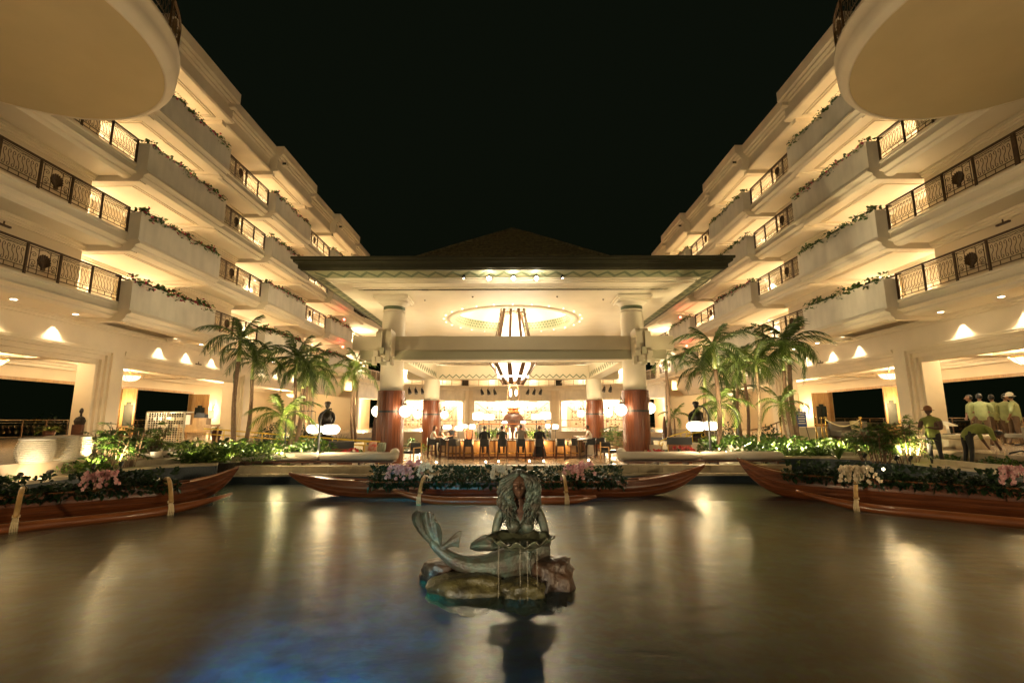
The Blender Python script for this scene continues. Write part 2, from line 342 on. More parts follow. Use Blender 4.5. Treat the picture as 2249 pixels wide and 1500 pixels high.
# scroll panel meshes -------------------------------------------------------
def scroll_panel(wd=1.2, n=8):
    mb = MB(); st = (wd-.12)/n
    for i in range(n):
        y = .06+st*(i+.5); a = st*.30; pts = []
        # slanted S with a loop each end
        for t in range(15):
            u = t/14; ang = pi*1.6*(1-u)
            pts.append((0, y+.02+a*cos(ang+.3)*(1), .33+a*1.1*sin(-ang)+.03)) if u < .3 else None
        pts = [(0, y-a*.2, .40), (0, y-a, .36), (0, y-a*.6, .30), (0, y+a*.3, .29), (0, y+a*.9, .36), (0, y+a*.75, .52), (0, y-a*.75, .62), (0, y-a*.9, .76), (0, y-a*.3, .82), (0, y+a*.6, .81), (0, y+a, .75), (0, y+a*.2, .71)]
        mb.tube(pts, .011, 3, cap=False)
    for k in range(3):
        pts = [(0, wd*t/12, .90+.028*sin(2*pi*t/12*(1.5+.5*k)+k*2)) for t in range(13)]
        mb.tube(pts, .009, 3, cap=False)
    for y in (wd*.25, wd*.5, wd*.75): mb.box(-.008, .008, y-.008, y+.008, .12, .25)
    return mb
def shell_panel(wd=1.15):
    mb = MB(); c = wd/2
    for s in (-1, 1):
        for (z, r) in ((.45, .11), (.72, .10), (.33, .07)):
            pts = [(0, c+s*(.36)+r*(1-t/16)*cos(t/16*pi*3)*s, z+r*(1-t/16)*sin(t/16*pi*3)) for t in range(17)]; mb.tube(pts, .010, 3, cap=False)
        for dy in (.47, .2): mb.box(-.008, .008, c+s*dy-.008, c+s*dy+.008, .12, .98)
        mb.tube([(0, c+s*.03, .3), (0, c+s*.28, .36), (0, c+s*.50, .27)], .010, 3, cap=False)
        mb.tube([(0, c, .98), (0, c+s*.25, .88), (0, c+s*.52, .96)], .010, 3, cap=False)
    return mb
def shell_medallion(wd=1.15):
    mb = MB(); c = wd/2; n = 11; vs = [(0, c, .33)]; R = .25
    ring = []
    for i in range(n*2+1):
        a = radians(-25+230*i/(n*2)); r = R*(1 if i % 2 else .88); dx = .035 if i % 2 else .0
        ring.append((dx, c+r*cos(a)*.95, .58+r*sin(a)))
    f = []; vs += ring; back = [(x-.03, y, z) for x, y, z in vs]; m = len(vs); vs += back
    for i in range(1, m-1): f.append((0, i, i+1)); f.append((m, m+i+1, m+i))
    for i in range(1, m-1): f.append((i, m+i, m+i+1, i+1))
    f.append((0, m, m+1, 1)); f.append((m-1, 2*m-1, m, 0)); mb.add(vs, f)
    mb.box(-.03, .03, c-.06, c+.06, .28, .37); return mb
ME_SCR = scroll_panel(1.26).mesh('scroll_panel', IRON); ME_SH = shell_panel().mesh('shell_panel', IRON); ME_MED = shell_medallion().mesh('shell_medallion', IRON)
ME_POST = MB().box(-.03, .03, -.03, .03, 0, 1.08).mesh('post', IRON)
ME_POST2 = ME_POST
ln = 5.05; mbr = MB().box(-.035, .035, 0, ln, 1.02, 1.075).box(-.012, .012, 0, ln, .955, .975).box(-.012, .012, 0, ln, .235, .255).box(-.015, .015, 0, ln, .09, .115); ME_RAIL = mbr.mesh('handrail', IRON)
def railing(parent, x, y, z, flip=False):
    o = link('balcony_railing', ME_RAIL, parent, (x-WLOC[parent.name][0], y-WLOC[parent.name][1], z-WLOC[parent.name][2]))
    for yy in (.03, 1.32, 2.48, 3.75, 5.02): link('post', ME_POST, o, (0, yy, 0))
    for yy in (.04, 2.49, 3.76): link('scroll_panel', ME_SCR, o, (0, yy, 0))
    link('shell_panel', ME_SH, o, (0, 1.33, 0)); link('shell_medallion', ME_MED, o, (0, 1.33, 0)); return o

def build_wing():
    R = thing('hotel_wing', 'long cream hotel wing with four balcony tiers on the left of the pool', 'building', (-17.0, 20, LOBZ)); S = -1
    def B(name, mb, m, par=R, **k): return mb.build(name, m, par, **k)
    # --- floor slabs with moulded edges
    for k, h in enumerate(HL):
        mb = MB()
        for kind, a, b in SEG:
            e = AR if kind == 'rail' else AP
            if kind == 'rail':
                prof = [(AX+.4, h-.02), (e-.06, h-.02), (e-.06, h-.10), (e, h-.12), (e, h-.34), (e-.10, h-.38), (e-.10, h-.43), (e+.02, h-.47), (e+.10, h-.52), (e+.10, h-.60), (e+.22, h-.68), (e+.42, h-.68), (e+.42, h-.55), (AX+.4, h-.55)]
                mb.ext(prof, a, b, S)
            else:
                prof = [(AX+.4, h-.02), (e+.5, h-.02), (e+.5, h-.30), (e+.02, h-.30), (e+.02, h-.36), (e-.08, h-.39), (e-.08, h-.46), (e+.05, h-.50), (e+.12, h-.56), (e+.12, h-.64), (e+.25, h-.74), (e+.7, h-.74), (e+.7, h-.66), (AX-.5, h-.66), (AX-.5, h-.74), (AX+.4, h-.74)]
                mb.ext(prof, a, b, S)
                for yy, sg in ((a, 1), (b, -1)):     # transverse beams closing the dropped panel
                    y2 = yy+sg*.35; mb.box(-(AX+.38), -(e+.26), min(yy, y2)+.002, max(yy, y2)-.002, h-.80, h-.56)
                    for dd, zz in ((0, .39), (.06, .46)):
                        pass
        B('floor_slab', mb, SOFFIT)
        for kind, a, b in SEG:
            if kind == 'planter':
                mb = MB(); e = AP
                mb.box(-(e+.06), -e, a, b, h-.30, h+.85); mb.box(-(AR+.10), -(e+.06), a, a+.06, h-.30, h+.85); mb.box(-(AR+.10), -(e+.06), b-.06, b, h-.30, h+.85)
                mb.box(-(AR+.10), -(AR+.04), a+.06, b-.06, h-.019, h+.85)
                for d in (0,): mb.box(-(e+.005), -(e-.02), a-.01, b+.01, h+.80, h+.86)
                p = B('planter_box', mb, STUCCO2)
                MB().box(-(AR+.04), -(e+.06), a+.06, b-.06, h+.55, h+.74).build('soil', SOIL, p)
                # thin handrail behind the plants
                MB().box(-(AR+.24), -(AR+.17), a, b, h+1.02, h+1.075).build('rear_handrail', IRON, p)
                for t in range(3): pass
                # underside panel moulding
                mb = MB(); u0, u1 = e+.95, AW+1.0; g = h-.665
                for q in (0, .14):
                    mb.box(-u1+q, -u0-q, a+.55+q, a+.60+q, g-.03, g); mb.box(-u1+q, -u0-q, b-.60-q, b-.55-q, g-.03, g)
                    mb.box(-u0-q-.05, -u0-q, a+.60+q, b-.60-q, g-.03, g); mb.box(-u1+q, -u1+q+.05, a+.60+q, b-.60-q, g-.03, g)
                B('ceiling_moulding', mb, TRIM)
            else: railing(R, -AR, a, h-.02)
        # --- walls
        zt = (HL[k+1]-.55) if k < 3 else 15.85; z0 = h-.02; mb = MB(); cv = MB()
        for kind, a, b in SEG:
            if kind == 'rail':
                mb.box(-(AX+.2), -AW, a-.001, b+.001, z0, zt)
                cv = MB(); [cv.box(-(AW), -(AW-.30+d), a, b, zt-.10-zz*.9, zt-zz*.9) for d, zz in ((.10, .0), (.16, .10), (.22, .18))]; B('cove_moulding', cv, TRIM)
            else: mb.box(-(AX+.4), -AX, a, b, z0, zt-.1)
        B('corridor_wall', mb, WALLC)
        for kind, a, b in SEG:
            if kind == 'planter' and a > 7 and b < 46:
                for yy in (a+1.05, b-1.05):
                    d = MB().box(-AX+.01, -AX+.06, yy-.50, yy+.50, z0, z0+2.1).build('guest_door', WHITEP, R)
                    MB().box(-AX+.06, -AX+.085, yy-.38, yy-.04, z0+.25, z0+1.9).box(-AX+.06, -AX+.085, yy+.04, yy+.38, z0+.25, z0+1.9).build('door_panel', TRIM, d)
                    MB().box(-AX+.01, -AX+.10, yy-.64, yy-.52, z0, z0+2.3).box(-AX+.01, -AX+.10, yy+.52, yy+.64, z0, z0+2.3).box(-AX+.01, -AX+.12, yy-.64, yy+.64, z0+2.14, z0+2.3).build('door_frame', TRIM, d)
                    s_ = MB().lathe([(.10, 0), (.10, .03), (.07, .05)], (-AX+.42, yy, zt-.16), 10).build('door_downlight', E_DOWN, R)
                    lamp((-AX+.40, yy, z0+1.55), 6, WARMW, .09, s_); spot((-AX+.42, yy, zt-.20), (-AX+.75, yy, z0), 80, WARMW, 125, .5, .05, s_)
                mm_ = (a+b)/2; MB().box(-AX+.005, -AX+.25, mm_-.55, mm_+.55, z0, zt-.12).build('wall_pier', STUCCO, R)
    # --- roof cornice
    mb = MB()
    for kind, a, b in SEG:
        e = 15.4 if kind == 'rail' else 14.9
        prof = [(AX+.4, 15.85), (e+.05, 15.85), (e-.03, 15.92), (e-.03, 16.0), (e+.10, 16.04), (e+.10, 16.70), (e, 16.74), (e, 16.84), (e-.14, 16.88), (e-.14, 16.98), (e-.26, 17.03), (e-.26, 17.58), (AX+.4, 17.58)]
        mb.ext(prof, a, b, S)
        if kind == 'planter':
            mb.box(-(AX+.38), -(e+.4), a+.01, a+.36, 15.62, 15.86); mb.box(-(AX+.38), -(e+.4), b-.36, b-.01, 15.62, 15.86)
            for q in (0, .16):
                u0, u1 = e+.6+q, AW+1-q; mb.box(-u1, -u0, a+.6+q, a+.65+q, 15.81, 15.85); mb.box(-u1, -u0, b-.65-q, b-.6-q, 15.81, 15.85); mb.box(-u0-.05, -u0, a+.66+q, b-.66-q, 15.81, 15.85)
    B('roof_cornice', mb, STUCCO)
    for kind, a, b in SEG:
        if kind == 'planter':
            for yy in (a+.45, b-.45):
                f = MB().cbox((-14.72, yy, 16.55), (.34, .26, .2)).bar((-14.85, yy, 16.65), (-15.05, yy, 16.8), .05, .05).build('cornice_floodlight', TRIM, R)
                MB().cbox((-14.70, yy+(.14 if yy > a+1 else -.14), 16.54), (.24, .03, .14)).build('lens', GLASSN, f)
    # --- ground storey
    mb = MB(); mo = MB(); YC = [10.63, 21.08, 31.53, 41.98]
    zt = HL[0]-.68
    mb.box(-(AW+.8), -AW, YA, YB, 2.95, zt)
    cols = [(y-.32, y+.32) for y in YC]; prev = YA
    for y in YC:
        c = MB().box(-(AW+1.15), -AW, y-.32, y+.32, LOBZ, 2.95)
        for d, q in ((.14, .10), (.28, .22), (.42, .34)): c.box(-(AW+1.15)+d*.1, -AW-q, y-.32-d, y+.32+d, LOBZ, 2.95-.0)
        c.box(-(AW+.84), -AW+.03, y-.36, y+.36, LOBZ, LOBZ+.25); B('colonnade_column', c, STUCCO)
    edges = [YA]+YC+[YB]
    for i in range(len(edges)-1):
        a, b = edges[i]+.74, edges[i+1]-.74
        for d, q in ((0, .10), (.14, .22), (.28, .34)): mo.box(-(AW+.8)+d*.3, -AW-q, a-.3+d, b+.3-d, 2.95-.19*(1+d/.14), 2.951-.0*d)
        mo.box(-AW-.02, -AW+.07, edges[i]+.3, edges[i+1]-.3, 2.96, 3.04).box(-AW-.02, -AW+.04, edges[i]+.3, edges[i+1]-.3, 2.88, 2.96)
    B('ground_wall', mb, STUCCO); B('opening_moulding', mo, STUCCO)
    # soffit over the walk in front of the colonnade with recessed lights
    mb = MB().box(-(AW+.8), -(AR+.4), YA, YB, zt+.02, zt+.10); B('walk_soffit', mb, SOFFIT)
    mbm = MB().box(-AW, -AW+.16, YA, YB, zt-.10, zt+.02).box(-AW, -AW+.08, YA, YB, zt-.2, zt-.1); B('soffit_moulding', mbm, TRIM)
    y = 9.0; i = 0; SC_Y = [13.2, 15.6, 17.9, 23.4, 25.4, 27.6, 33.2, 35.3, 38.2]
    for yy in SC_Y:
        d = MB().lathe([(.13, 0), (.13, .015), (.09, .02)], (-16.35, yy, zt+.005), 12).build('downlight_trim', TRIM, R)
        MB().lathe([(.085, 0), (.085, .01)], (-16.35, yy, zt), 10).build('lens', E_DOWN, d)
        spot((-16.84, yy, zt-.03), (-16.86, yy, 0), 46, WARMW, 62, .35, .03, d)
        spot((-16.35, yy, zt-.04), (-16.35, yy, -1), 20, WARM, 110, .8, .05, d)
    return R
WING_L = build_wing()
# --- lobby interior behind the colonnade (built once, mirrored for the other side)
def build_lobby():
    R = thing('lobby_hall', 'open-air lobby hall behind the left colonnade with oak doors open onto the dark', 'building hall', (-21, 25, LOBZ))
    AO = 24.3; zc = 3.0
    MB().box(-AO-.3, -17.92, 3.1, 50.1, zc, zc+.3).build('ceiling', SOFFIT, R)
    mb = MB()
    for a, d in ((18.6, .28), (18.85, .18), (20.9, .30), (21.3, .30), (23.3, .18), (23.6, .32)): mb.box(-a-.12, -a, 3.1, 50.0, zc-d, zc+.001)
    for y in (10.63, 21.08, 31.53): 
        mb.box(-AO, -17.92, y-.35, y+.35, zc-.30, zc+.001); mb.box(-AO, -17.92, y-.55, y+.55, zc-.14, zc+.001)
    mb.build('ceiling_beam', TRIM, R)
    # outer wall with wide openings
    ops = [(4.5, 13.2), (15.2, 28.5), (30.2, 37.2), (41.1, 43.0)]; top = 2.0
    w_ = MB().box(-AO-.3, -AO, 3.1, 50.0, top+.14, zc); e = [3.1]
    for a, b in ops: e += [a, b]
    e.append(50.0)
    for i in range(0, len(e), 2): w_.box(-AO-.3, -AO, e[i]+.001, e[i+1]-.001, LOBZ, top+.14)
    w_.build('outer_wall', WALLC, R)
    for a, b in ops:
        f = MB().box(-AO-.2, -AO+.08, a, b, top, top+.15).box(-AO-.2, -AO+.08, a, a+.12, LOBZ, top).box(-AO-.2, -AO+.08, b-.12, b, LOBZ, top).build('door_frame', PINE, R)
        leaves = [(b-.15, -1, 20), (a+.15, 1, 14)] if a > 29 and b-a > 3 else []
        for yy, sg, ang in leaves:
            # folded oak leaves with an arched glass light
            for q in range(2):
                wd = 1.05; ca, sa = cos(radians(ang+q*9)), sin(radians(ang+q*9)); base = Vector((-AO+.12+.08*q, yy-sg*.0, 0)); dr = Vector((ca, -sg*sa*.6-0*q, 0)).normalized()
                mbx = MB(); p0 = base; p1 = base+dr*wd
                def pan(t0, t1, z0, z1, th=.05):
                    a_, b_ = p0.lerp(p1, t0), p0.lerp(p1, t1); n = Vector((-dr.y, dr.x, 0))*th/2
                    mbx.prism([tuple(a_-n)[:2], tuple(b_-n)[:2], tuple(b_+n)[:2], tuple(a_+n)[:2]], z0, z1)
                pan(0, .13, LOBZ+.02, top-.02); pan(.87, 1, LOBZ+.02, top-.02); pan(.13, .87, LOBZ+.02, LOBZ+.62); pan(.13, .87, 1.15, top-.02); pan(.13, .3, .98, 1.15); pan(.7, .87, .98, 1.15)
                leaf = mbx.build('folding_door_leaf', PINE, R)
                mbx = MB(); pan(.13, .87, LOBZ+.62, 1.14, .015); mbx.build('door_glass', GLASSN, leaf)
                mbx = MB(); pan(.22, .78, 1.3, top-.2, .07); pan(.22, .78, LOBZ+.16, LOBZ+.5, .07); mbx.build('raised_panel', PINE, leaf)
    for yy in (29.35, 39.9):
        s = MB().lathe([(.02, -.16), (.10, -.1), (.13, .16), (.12, .2)], (-AO+.16, yy, .75), 10).build('wall_sconce', E_BOWL, R, smooth=True); lamp((-AO+.35, yy, .8), 40, WARM, .08, s)
    # end wall with door
    MB().box(-AO, -15.95, 49.7, 50.0, LOBZ, zc).build('end_wall', WALLC, R)
    return R
LOBBY_L = build_lobby()
def bowl_lamp(x, y, lab, pw=100):
    t = thing('ceiling_bowl_lamp', lab, 'ceiling lamp', (x, y, 3.0), group='alabaster bowl lamps in the lobbies')
    MB().tube([(x, y, 3.0), (x, y, 2.35)], .02, 6).build('stem', BRASS, t)
    b = MB().lathe([(.03, -.30), (.22, -.27), (.40, -.16), (.50, 0), (.52, .02), (.50, .02)], (x, y, 2.35), 20).build('bowl', E_BOWL, t, smooth=True)
    rim = MB().lathe([(.51, .0), (.55, .0), (.55, .05), (.51, .05)], (x, y, 2.35), 20, cap=False).build('rim', BRASS, t)
    for k in range(10):
        a = 2*pi*k/10; MB().tube([(x+.53*cos(a), y+.53*sin(a), 2.36), (x+.42*cos(a), y+.42*sin(a), 2.2), (x+.23*cos(a), y+.23*sin(a), 2.07), (x, y, 2.04)], .010, 3).build('rib', BRASS, t)
    lamp((x, y, 2.62), pw, WARM, .3, t); return t
for sx, sd in ((-1, 'left'), (1, 'right')):
    bowl_lamp(sx*20.2, 12, f'alabaster bowl lamp nearest the camera in the {sd} lobby', 40)
    bowl_lamp(sx*20.2, 18.7, f'alabaster bowl lamp half hidden behind the first {sd} colonnade column', 70)
    bowl_lamp(sx*20.2, 25.7, f'alabaster bowl lamp between the first and second columns of the {sd} lobby')
    bowl_lamp(sx*20.0, 44.5, f'small alabaster bowl lamp deepest in the {sd} lobby near its end wall')
    bowl_lamp(sx*19.6, 35.3, f'alabaster bowl lamp at the far end of the {sd} lobby, above the palms')
# right side: mirrored copies
WING_R = copy_tree(WING_L, loc=(17.0+.0, 20, LOBZ), sc=(-1, 1, 1), label='long cream hotel wing with four balcony tiers on the right of the pool')
LOBBY_R = copy_tree(LOBBY_L, loc=(21, 25, LOBZ), sc=(-1, 1, 1), label='open-air lobby hall behind the right colonnade, where the people in green stand')

# --- round penthouse balconies overhead
def disc_balcony():
    cx_, cy_ = -13.0, 10.48
    t = thing('round_balcony', 'huge round balcony with a smooth tan underside, overhead at the upper left', 'balcony', (cx_, cy_, 9.62))
    n = 72
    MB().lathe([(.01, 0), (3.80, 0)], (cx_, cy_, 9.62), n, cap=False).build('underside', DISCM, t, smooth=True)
    MB().lathe([(3.80, 0), (3.81, -.015), (3.87, -.015), (3.89, .015), (4.0, .08), (4.06, .18), (4.08, .36), (4.08, .70), (4.11, .72), (4.11, .84), (3.95, .90), (.01, .90)], (cx_, cy_, 9.62), n, cap=False).build('rim', STUCCO, t, smooth=True)
    z = 10.50; R_ = 4.0; m = 20
    mb = MB()
    for zz, r in ((1.06, .035), (.965, .012), (.245, .012), (.10, .015)):
        mb.tube([(cx_+R_*cos(2*pi*i/72), cy_+R_*sin(2*pi*i/72), z+zz) for i in range(73)], r, 5, cap=False)
    rl = mb.build('balcony_railing', IRON2, t)
    me1 = scroll_panel(1.22).mesh('scroll_panel', IRON2); me2 = shell_panel(1.15).mesh('shell_panel', IRON2); me3 = MB().box(-.025, .025, -.025, .025, 0, 1.06).mesh('post', IRON2); me4 = shell_medallion().mesh('shell_medallion', IRON2)
    for i in range(m):
        a = 2*pi*i/m
        if cos(a) < -.45: continue
        p = (R_*cos(a), R_*sin(a), .88)
        link('post', me3, rl, p, a)
        if i % 3 == 1: link('shell_panel', me2, rl, p, a+pi/m); link('shell_medallion', me4, rl, p, a+pi/m)
        else: link('scroll_panel', me1, rl, p, a+pi/m)
    return t
DB = disc_balcony()
copy_tree(DB, loc=(13.15, 10.6, 9.62), sc=(-1, 1, 1), label='huge round balcony with a smooth tan underside, overhead at the upper right')
# ================================================================ curved rear building
def rear_building():
    R = thing('rear_building', 'curved low cream building behind the bar with bright shop windows and an upper balcony', 'building', (0, 60, LOBZ))
    P = [(-15.9, 49.9), (-14.6, 58.3), (-5.55, 63.2), (5.75, 63.2), (14.8, 58.3), (16.1, 49.9)]
    for i in range(len(P)-1):
        a, b = Vector(P[i]), Vector(P[i+1]); Ln = (b-a).length; d = (b-a)/Ln; n = Vector((d.y, -d.x))   # n points to the court (toward -Y)
        if n.y > 0 and i in (1,2,3): n = -n
        def q(t, o): v = a+d*t+n*o; return (v.x, v.y)
        def slab(mb, t0, t1, o0, o1, z0, z1): mb.prism([q(t0,o0), q(t1,o0), q(t1,o1), q(t0,o1)], z0, z1); return mb
        shop = i in (1, 2, 3)
        wz = 2.45 if shop else 2.3
        # wall above the opening, upper balcony slab, parapet
        up_ = MB(); slab(up_, 0, Ln, -.5, 0, wz, 4.1); slab(up_, 0, Ln, 0, .12, wz+.1, wz+.22); slab(up_, 0, Ln, 0, .10, 3.45, 3.6); slab(up_, -.05, Ln+.05, 0, .35, 3.75, 3.95); up_.build('upper_wall', STUCCO2, R)
        sl = MB(); slab(sl, -.1, Ln+.1, -3, .45, 3.96, 4.35); slab(sl, -.1, Ln+.1, .45, .52, 4.1, 4.22); sl.build('balcony_slab', STUCCO, R)
        w2 = MB(); slab(w2, -.3, Ln+.3, -3.4, -3.0, 4.35, 7.2); w2.build('corridor_wall', WALLC, R)
        r2 = MB(); slab(r2, -.2, Ln+.2, -3.4, .45, 6.9, 7.35); slab(r2, -.2, Ln+.2, .3, .45, 7.35, 8.3); r2.build('balcony_slab', STUCCO2, R)
        r3 = MB(); slab(r3, -.3, Ln+.3, -3.4, -3.0, 7.2, 10.2); r3.build('corridor_wall', WALLC, R); r3 = MB(); slab(r3, -.2, Ln+.2, -3.4, .5, 10.1, 10.7); r3.build('roof_slab', SOFFIT, R)
        v = q(Ln/2, -2.2); lamp((v[0], v[1], 9.2), 60, WARMW, .1, R)
        # balcony rail
        rl = MB(); zz = 4.36
        for (z0, z1, th) in ((1.0, 1.06, .04), (.92, .94, .015), (.10, .13, .02)): slab(rl, 0, Ln, .30-th, .30+th, zz+z0, zz+z1)
        k = int(Ln/.16)
        for j in range(k+1): slab(rl, Ln*j/k-.01, Ln*j/k+.01, .29, .31, zz+.12, zz+.93)
        for j in range(int(Ln/1.3)+1): t_ = j*1.3; slab(rl, t_, t_+.06, .27, .33, zz, zz+1.04)
        rl.build('balcony_railing', IRON2, R)
        # pilasters
        for t_ in (0, Ln):
            pm = MB(); slab(pm, t_-.55 if t_ else 0, t_ if t_ else .55, 0, .16, LOBZ, 3.74); slab(pm, t_-.42 if t_ else .1, t_-.1 if t_ else .42, .16, .22, LOBZ+.3, 3.5); pm.build('pilaster', TRIM, R)
        # upper doors glow
        for t_ in (Ln*.25, Ln*.75):
            dd = MB(); slab(dd, t_-.5, t_+.5, -2.99, -2.93, 4.4, 6.4); dd.build('guest_door', WHITEP, R)
            v = q(t_, -2.4); s_ = MB().ball((v[0], v[1], 6.3), .09, 8).build('door_sconce', E_GLOBE, R); lamp((v[0], v[1], 6.2), 60, WARMW, .1, s_)
        if not shop:
            dn = MB(); slab(dn, 0, Ln, -2.6, -2.4, LOBZ, 4); dn.build('inner_wall', WALLC, R)
            v = q(Ln/2, -1.2); lamp((v[0], v[1], 2.2), 170, WARM, .2, up_ and R)
            dl = MB(); slab(dl, Ln*.3, Ln*.3+1.0, -2.39, -2.33, LOBZ, 1.4); slab(dl, Ln*.6, Ln*.6+1.0, -2.39, -2.33, LOBZ, 1.4); dl.build('louvre_door', WHITEP, R)
            continue
        base = -.98
        sill = MB(); slab(sill, 0, Ln, -.4, .06, LOBZ-.0, base+.02); sill.build('sill', TRIM, R)
        # shop window: frame, mullions, diagonal braces, panes; shelves behind
        a0, a1 = .75, Ln-.75; W_ = a1-a0; z0, z1 = base+.03, wz-.02
        wf = MB(); slab(wf, .55, a0, -.3, -.02, z0, z1+.02); slab(wf, a1, Ln-.55, -.3, -.02, z0, z1+.02); slab(wf, a0, a1, -.26, -.1, z1-.1, z1); slab(wf, a0, a1, -.26, -.1, z0, z0+.12)
        wd = wf.build('shop_window', TRIM, R)
        fm = MB(); nb = 6
        def bar2(t0, zz0, t1, zz1, wdt=.035):
            v0 = q(t0, -.16); v1 = q(t1, -.16); fm.bar((v0[0], v0[1], zz0), (v1[0], v1[1], zz1), wdt*2, wdt*2)
        mz = z0+(z1-z0)*.60; mz2 = z0+(z1-z0)*.26
        for f in (1/3, .5, 2/3): bar2(a0+W_*f, z0, a0+W_*f, z1)
        bar2(a0, mz2, a1, mz2); bar2(a0+W_*.16, mz, a0+W_*.84, mz)
        bar2(a0, z1-.05, a0+W_/3, mz2, .03); bar2(a1, z1-.05, a1-W_/3, mz2, .03); bar2(a0+W_*.16, mz2, a0+W_*.16, mz, .025); bar2(a0+W_*.84, mz2, a0+W_*.84, mz, .025)
        for c_ in (.22, .78):
            cc = a0+W_*c_; pr = None; rr = .42
            for j in range(17):
                an = 2*pi*j/16; cur = (cc+rr*cos(an), (mz+mz2)/2+rr*sin(an))
                if pr: bar2(pr[0], pr[1], cur[0], cur[1], .022)
                pr = cur
        fm.build('mullion', IRON2, wd)
        # room behind: bright ceiling, shelving grid with small goods
        rm = MB(); slab(rm, .3, Ln-.3, -4.2, -4.0, LOBZ, wz+.1); rm.build('shop_back_wall', TRIM, R)
        rm = MB(); slab(rm, .3, Ln-.3, -4.0, -.5, wz+.02, wz+.1); rm.build('shop_ceiling', TRIM, R)
        rm = MB()
        for f in (.12, .37, .63, .88): slab(rm, Ln*f-.8, Ln*f+.8, -3.2, -1.2, wz-.05, wz-.02)
        rm.build('lit_ceiling_panel', E_SHOP, R)
        lamp((*q(Ln/2, -2.2), 1.9), 260, (1,.88,.68), .4, R); 
        for t_ in (.3, Ln-.3): rm = MB(); slab(rm, t_-.08, t_+.08, -4.2, -.5, LOBZ, wz+.1); rm.build('shop_side_wall', TRIM, R)
        sh = MB(); cols_ = 16
        for j in range(cols_+1): t_ = .9+(Ln-1.8)*j/cols_; slab(sh, t_-.02, t_+.02, -3.0, -2.7, LOBZ, 1.8)
        for j in range(9): z_ = LOBZ+.3+j*.31; slab(sh, .9, Ln-.9, -3.0, -2.7, z_-.015, z_+.015)
        sh.build('display_shelf', BRASS if False else WALLC, R)
        gd = [MB() for _ in range(3)]
        for j in range(cols_):
            for k2 in range(8):
                t_ = .9+(Ln-1.8)*(j+.5)/cols_; z_ = LOBZ+.32+k2*.31
                if random.random() < .8:
                    wq = random.uniform(.04, .14); hq = random.uniform(.08, .24); g = random.choice(gd); o_ = random.uniform(-.06, .06); slab(g, t_-wq+o_, t_+wq+o_, -2.9, -2.75, z_, z_+hq)
        for g, m_ in zip(gd, (DKWOOD, STUCCO2, IRON2)):
            if g.v: g.build('shelf_goods', m_, R, kind='stuff')
    return R
REAR = rear_building()

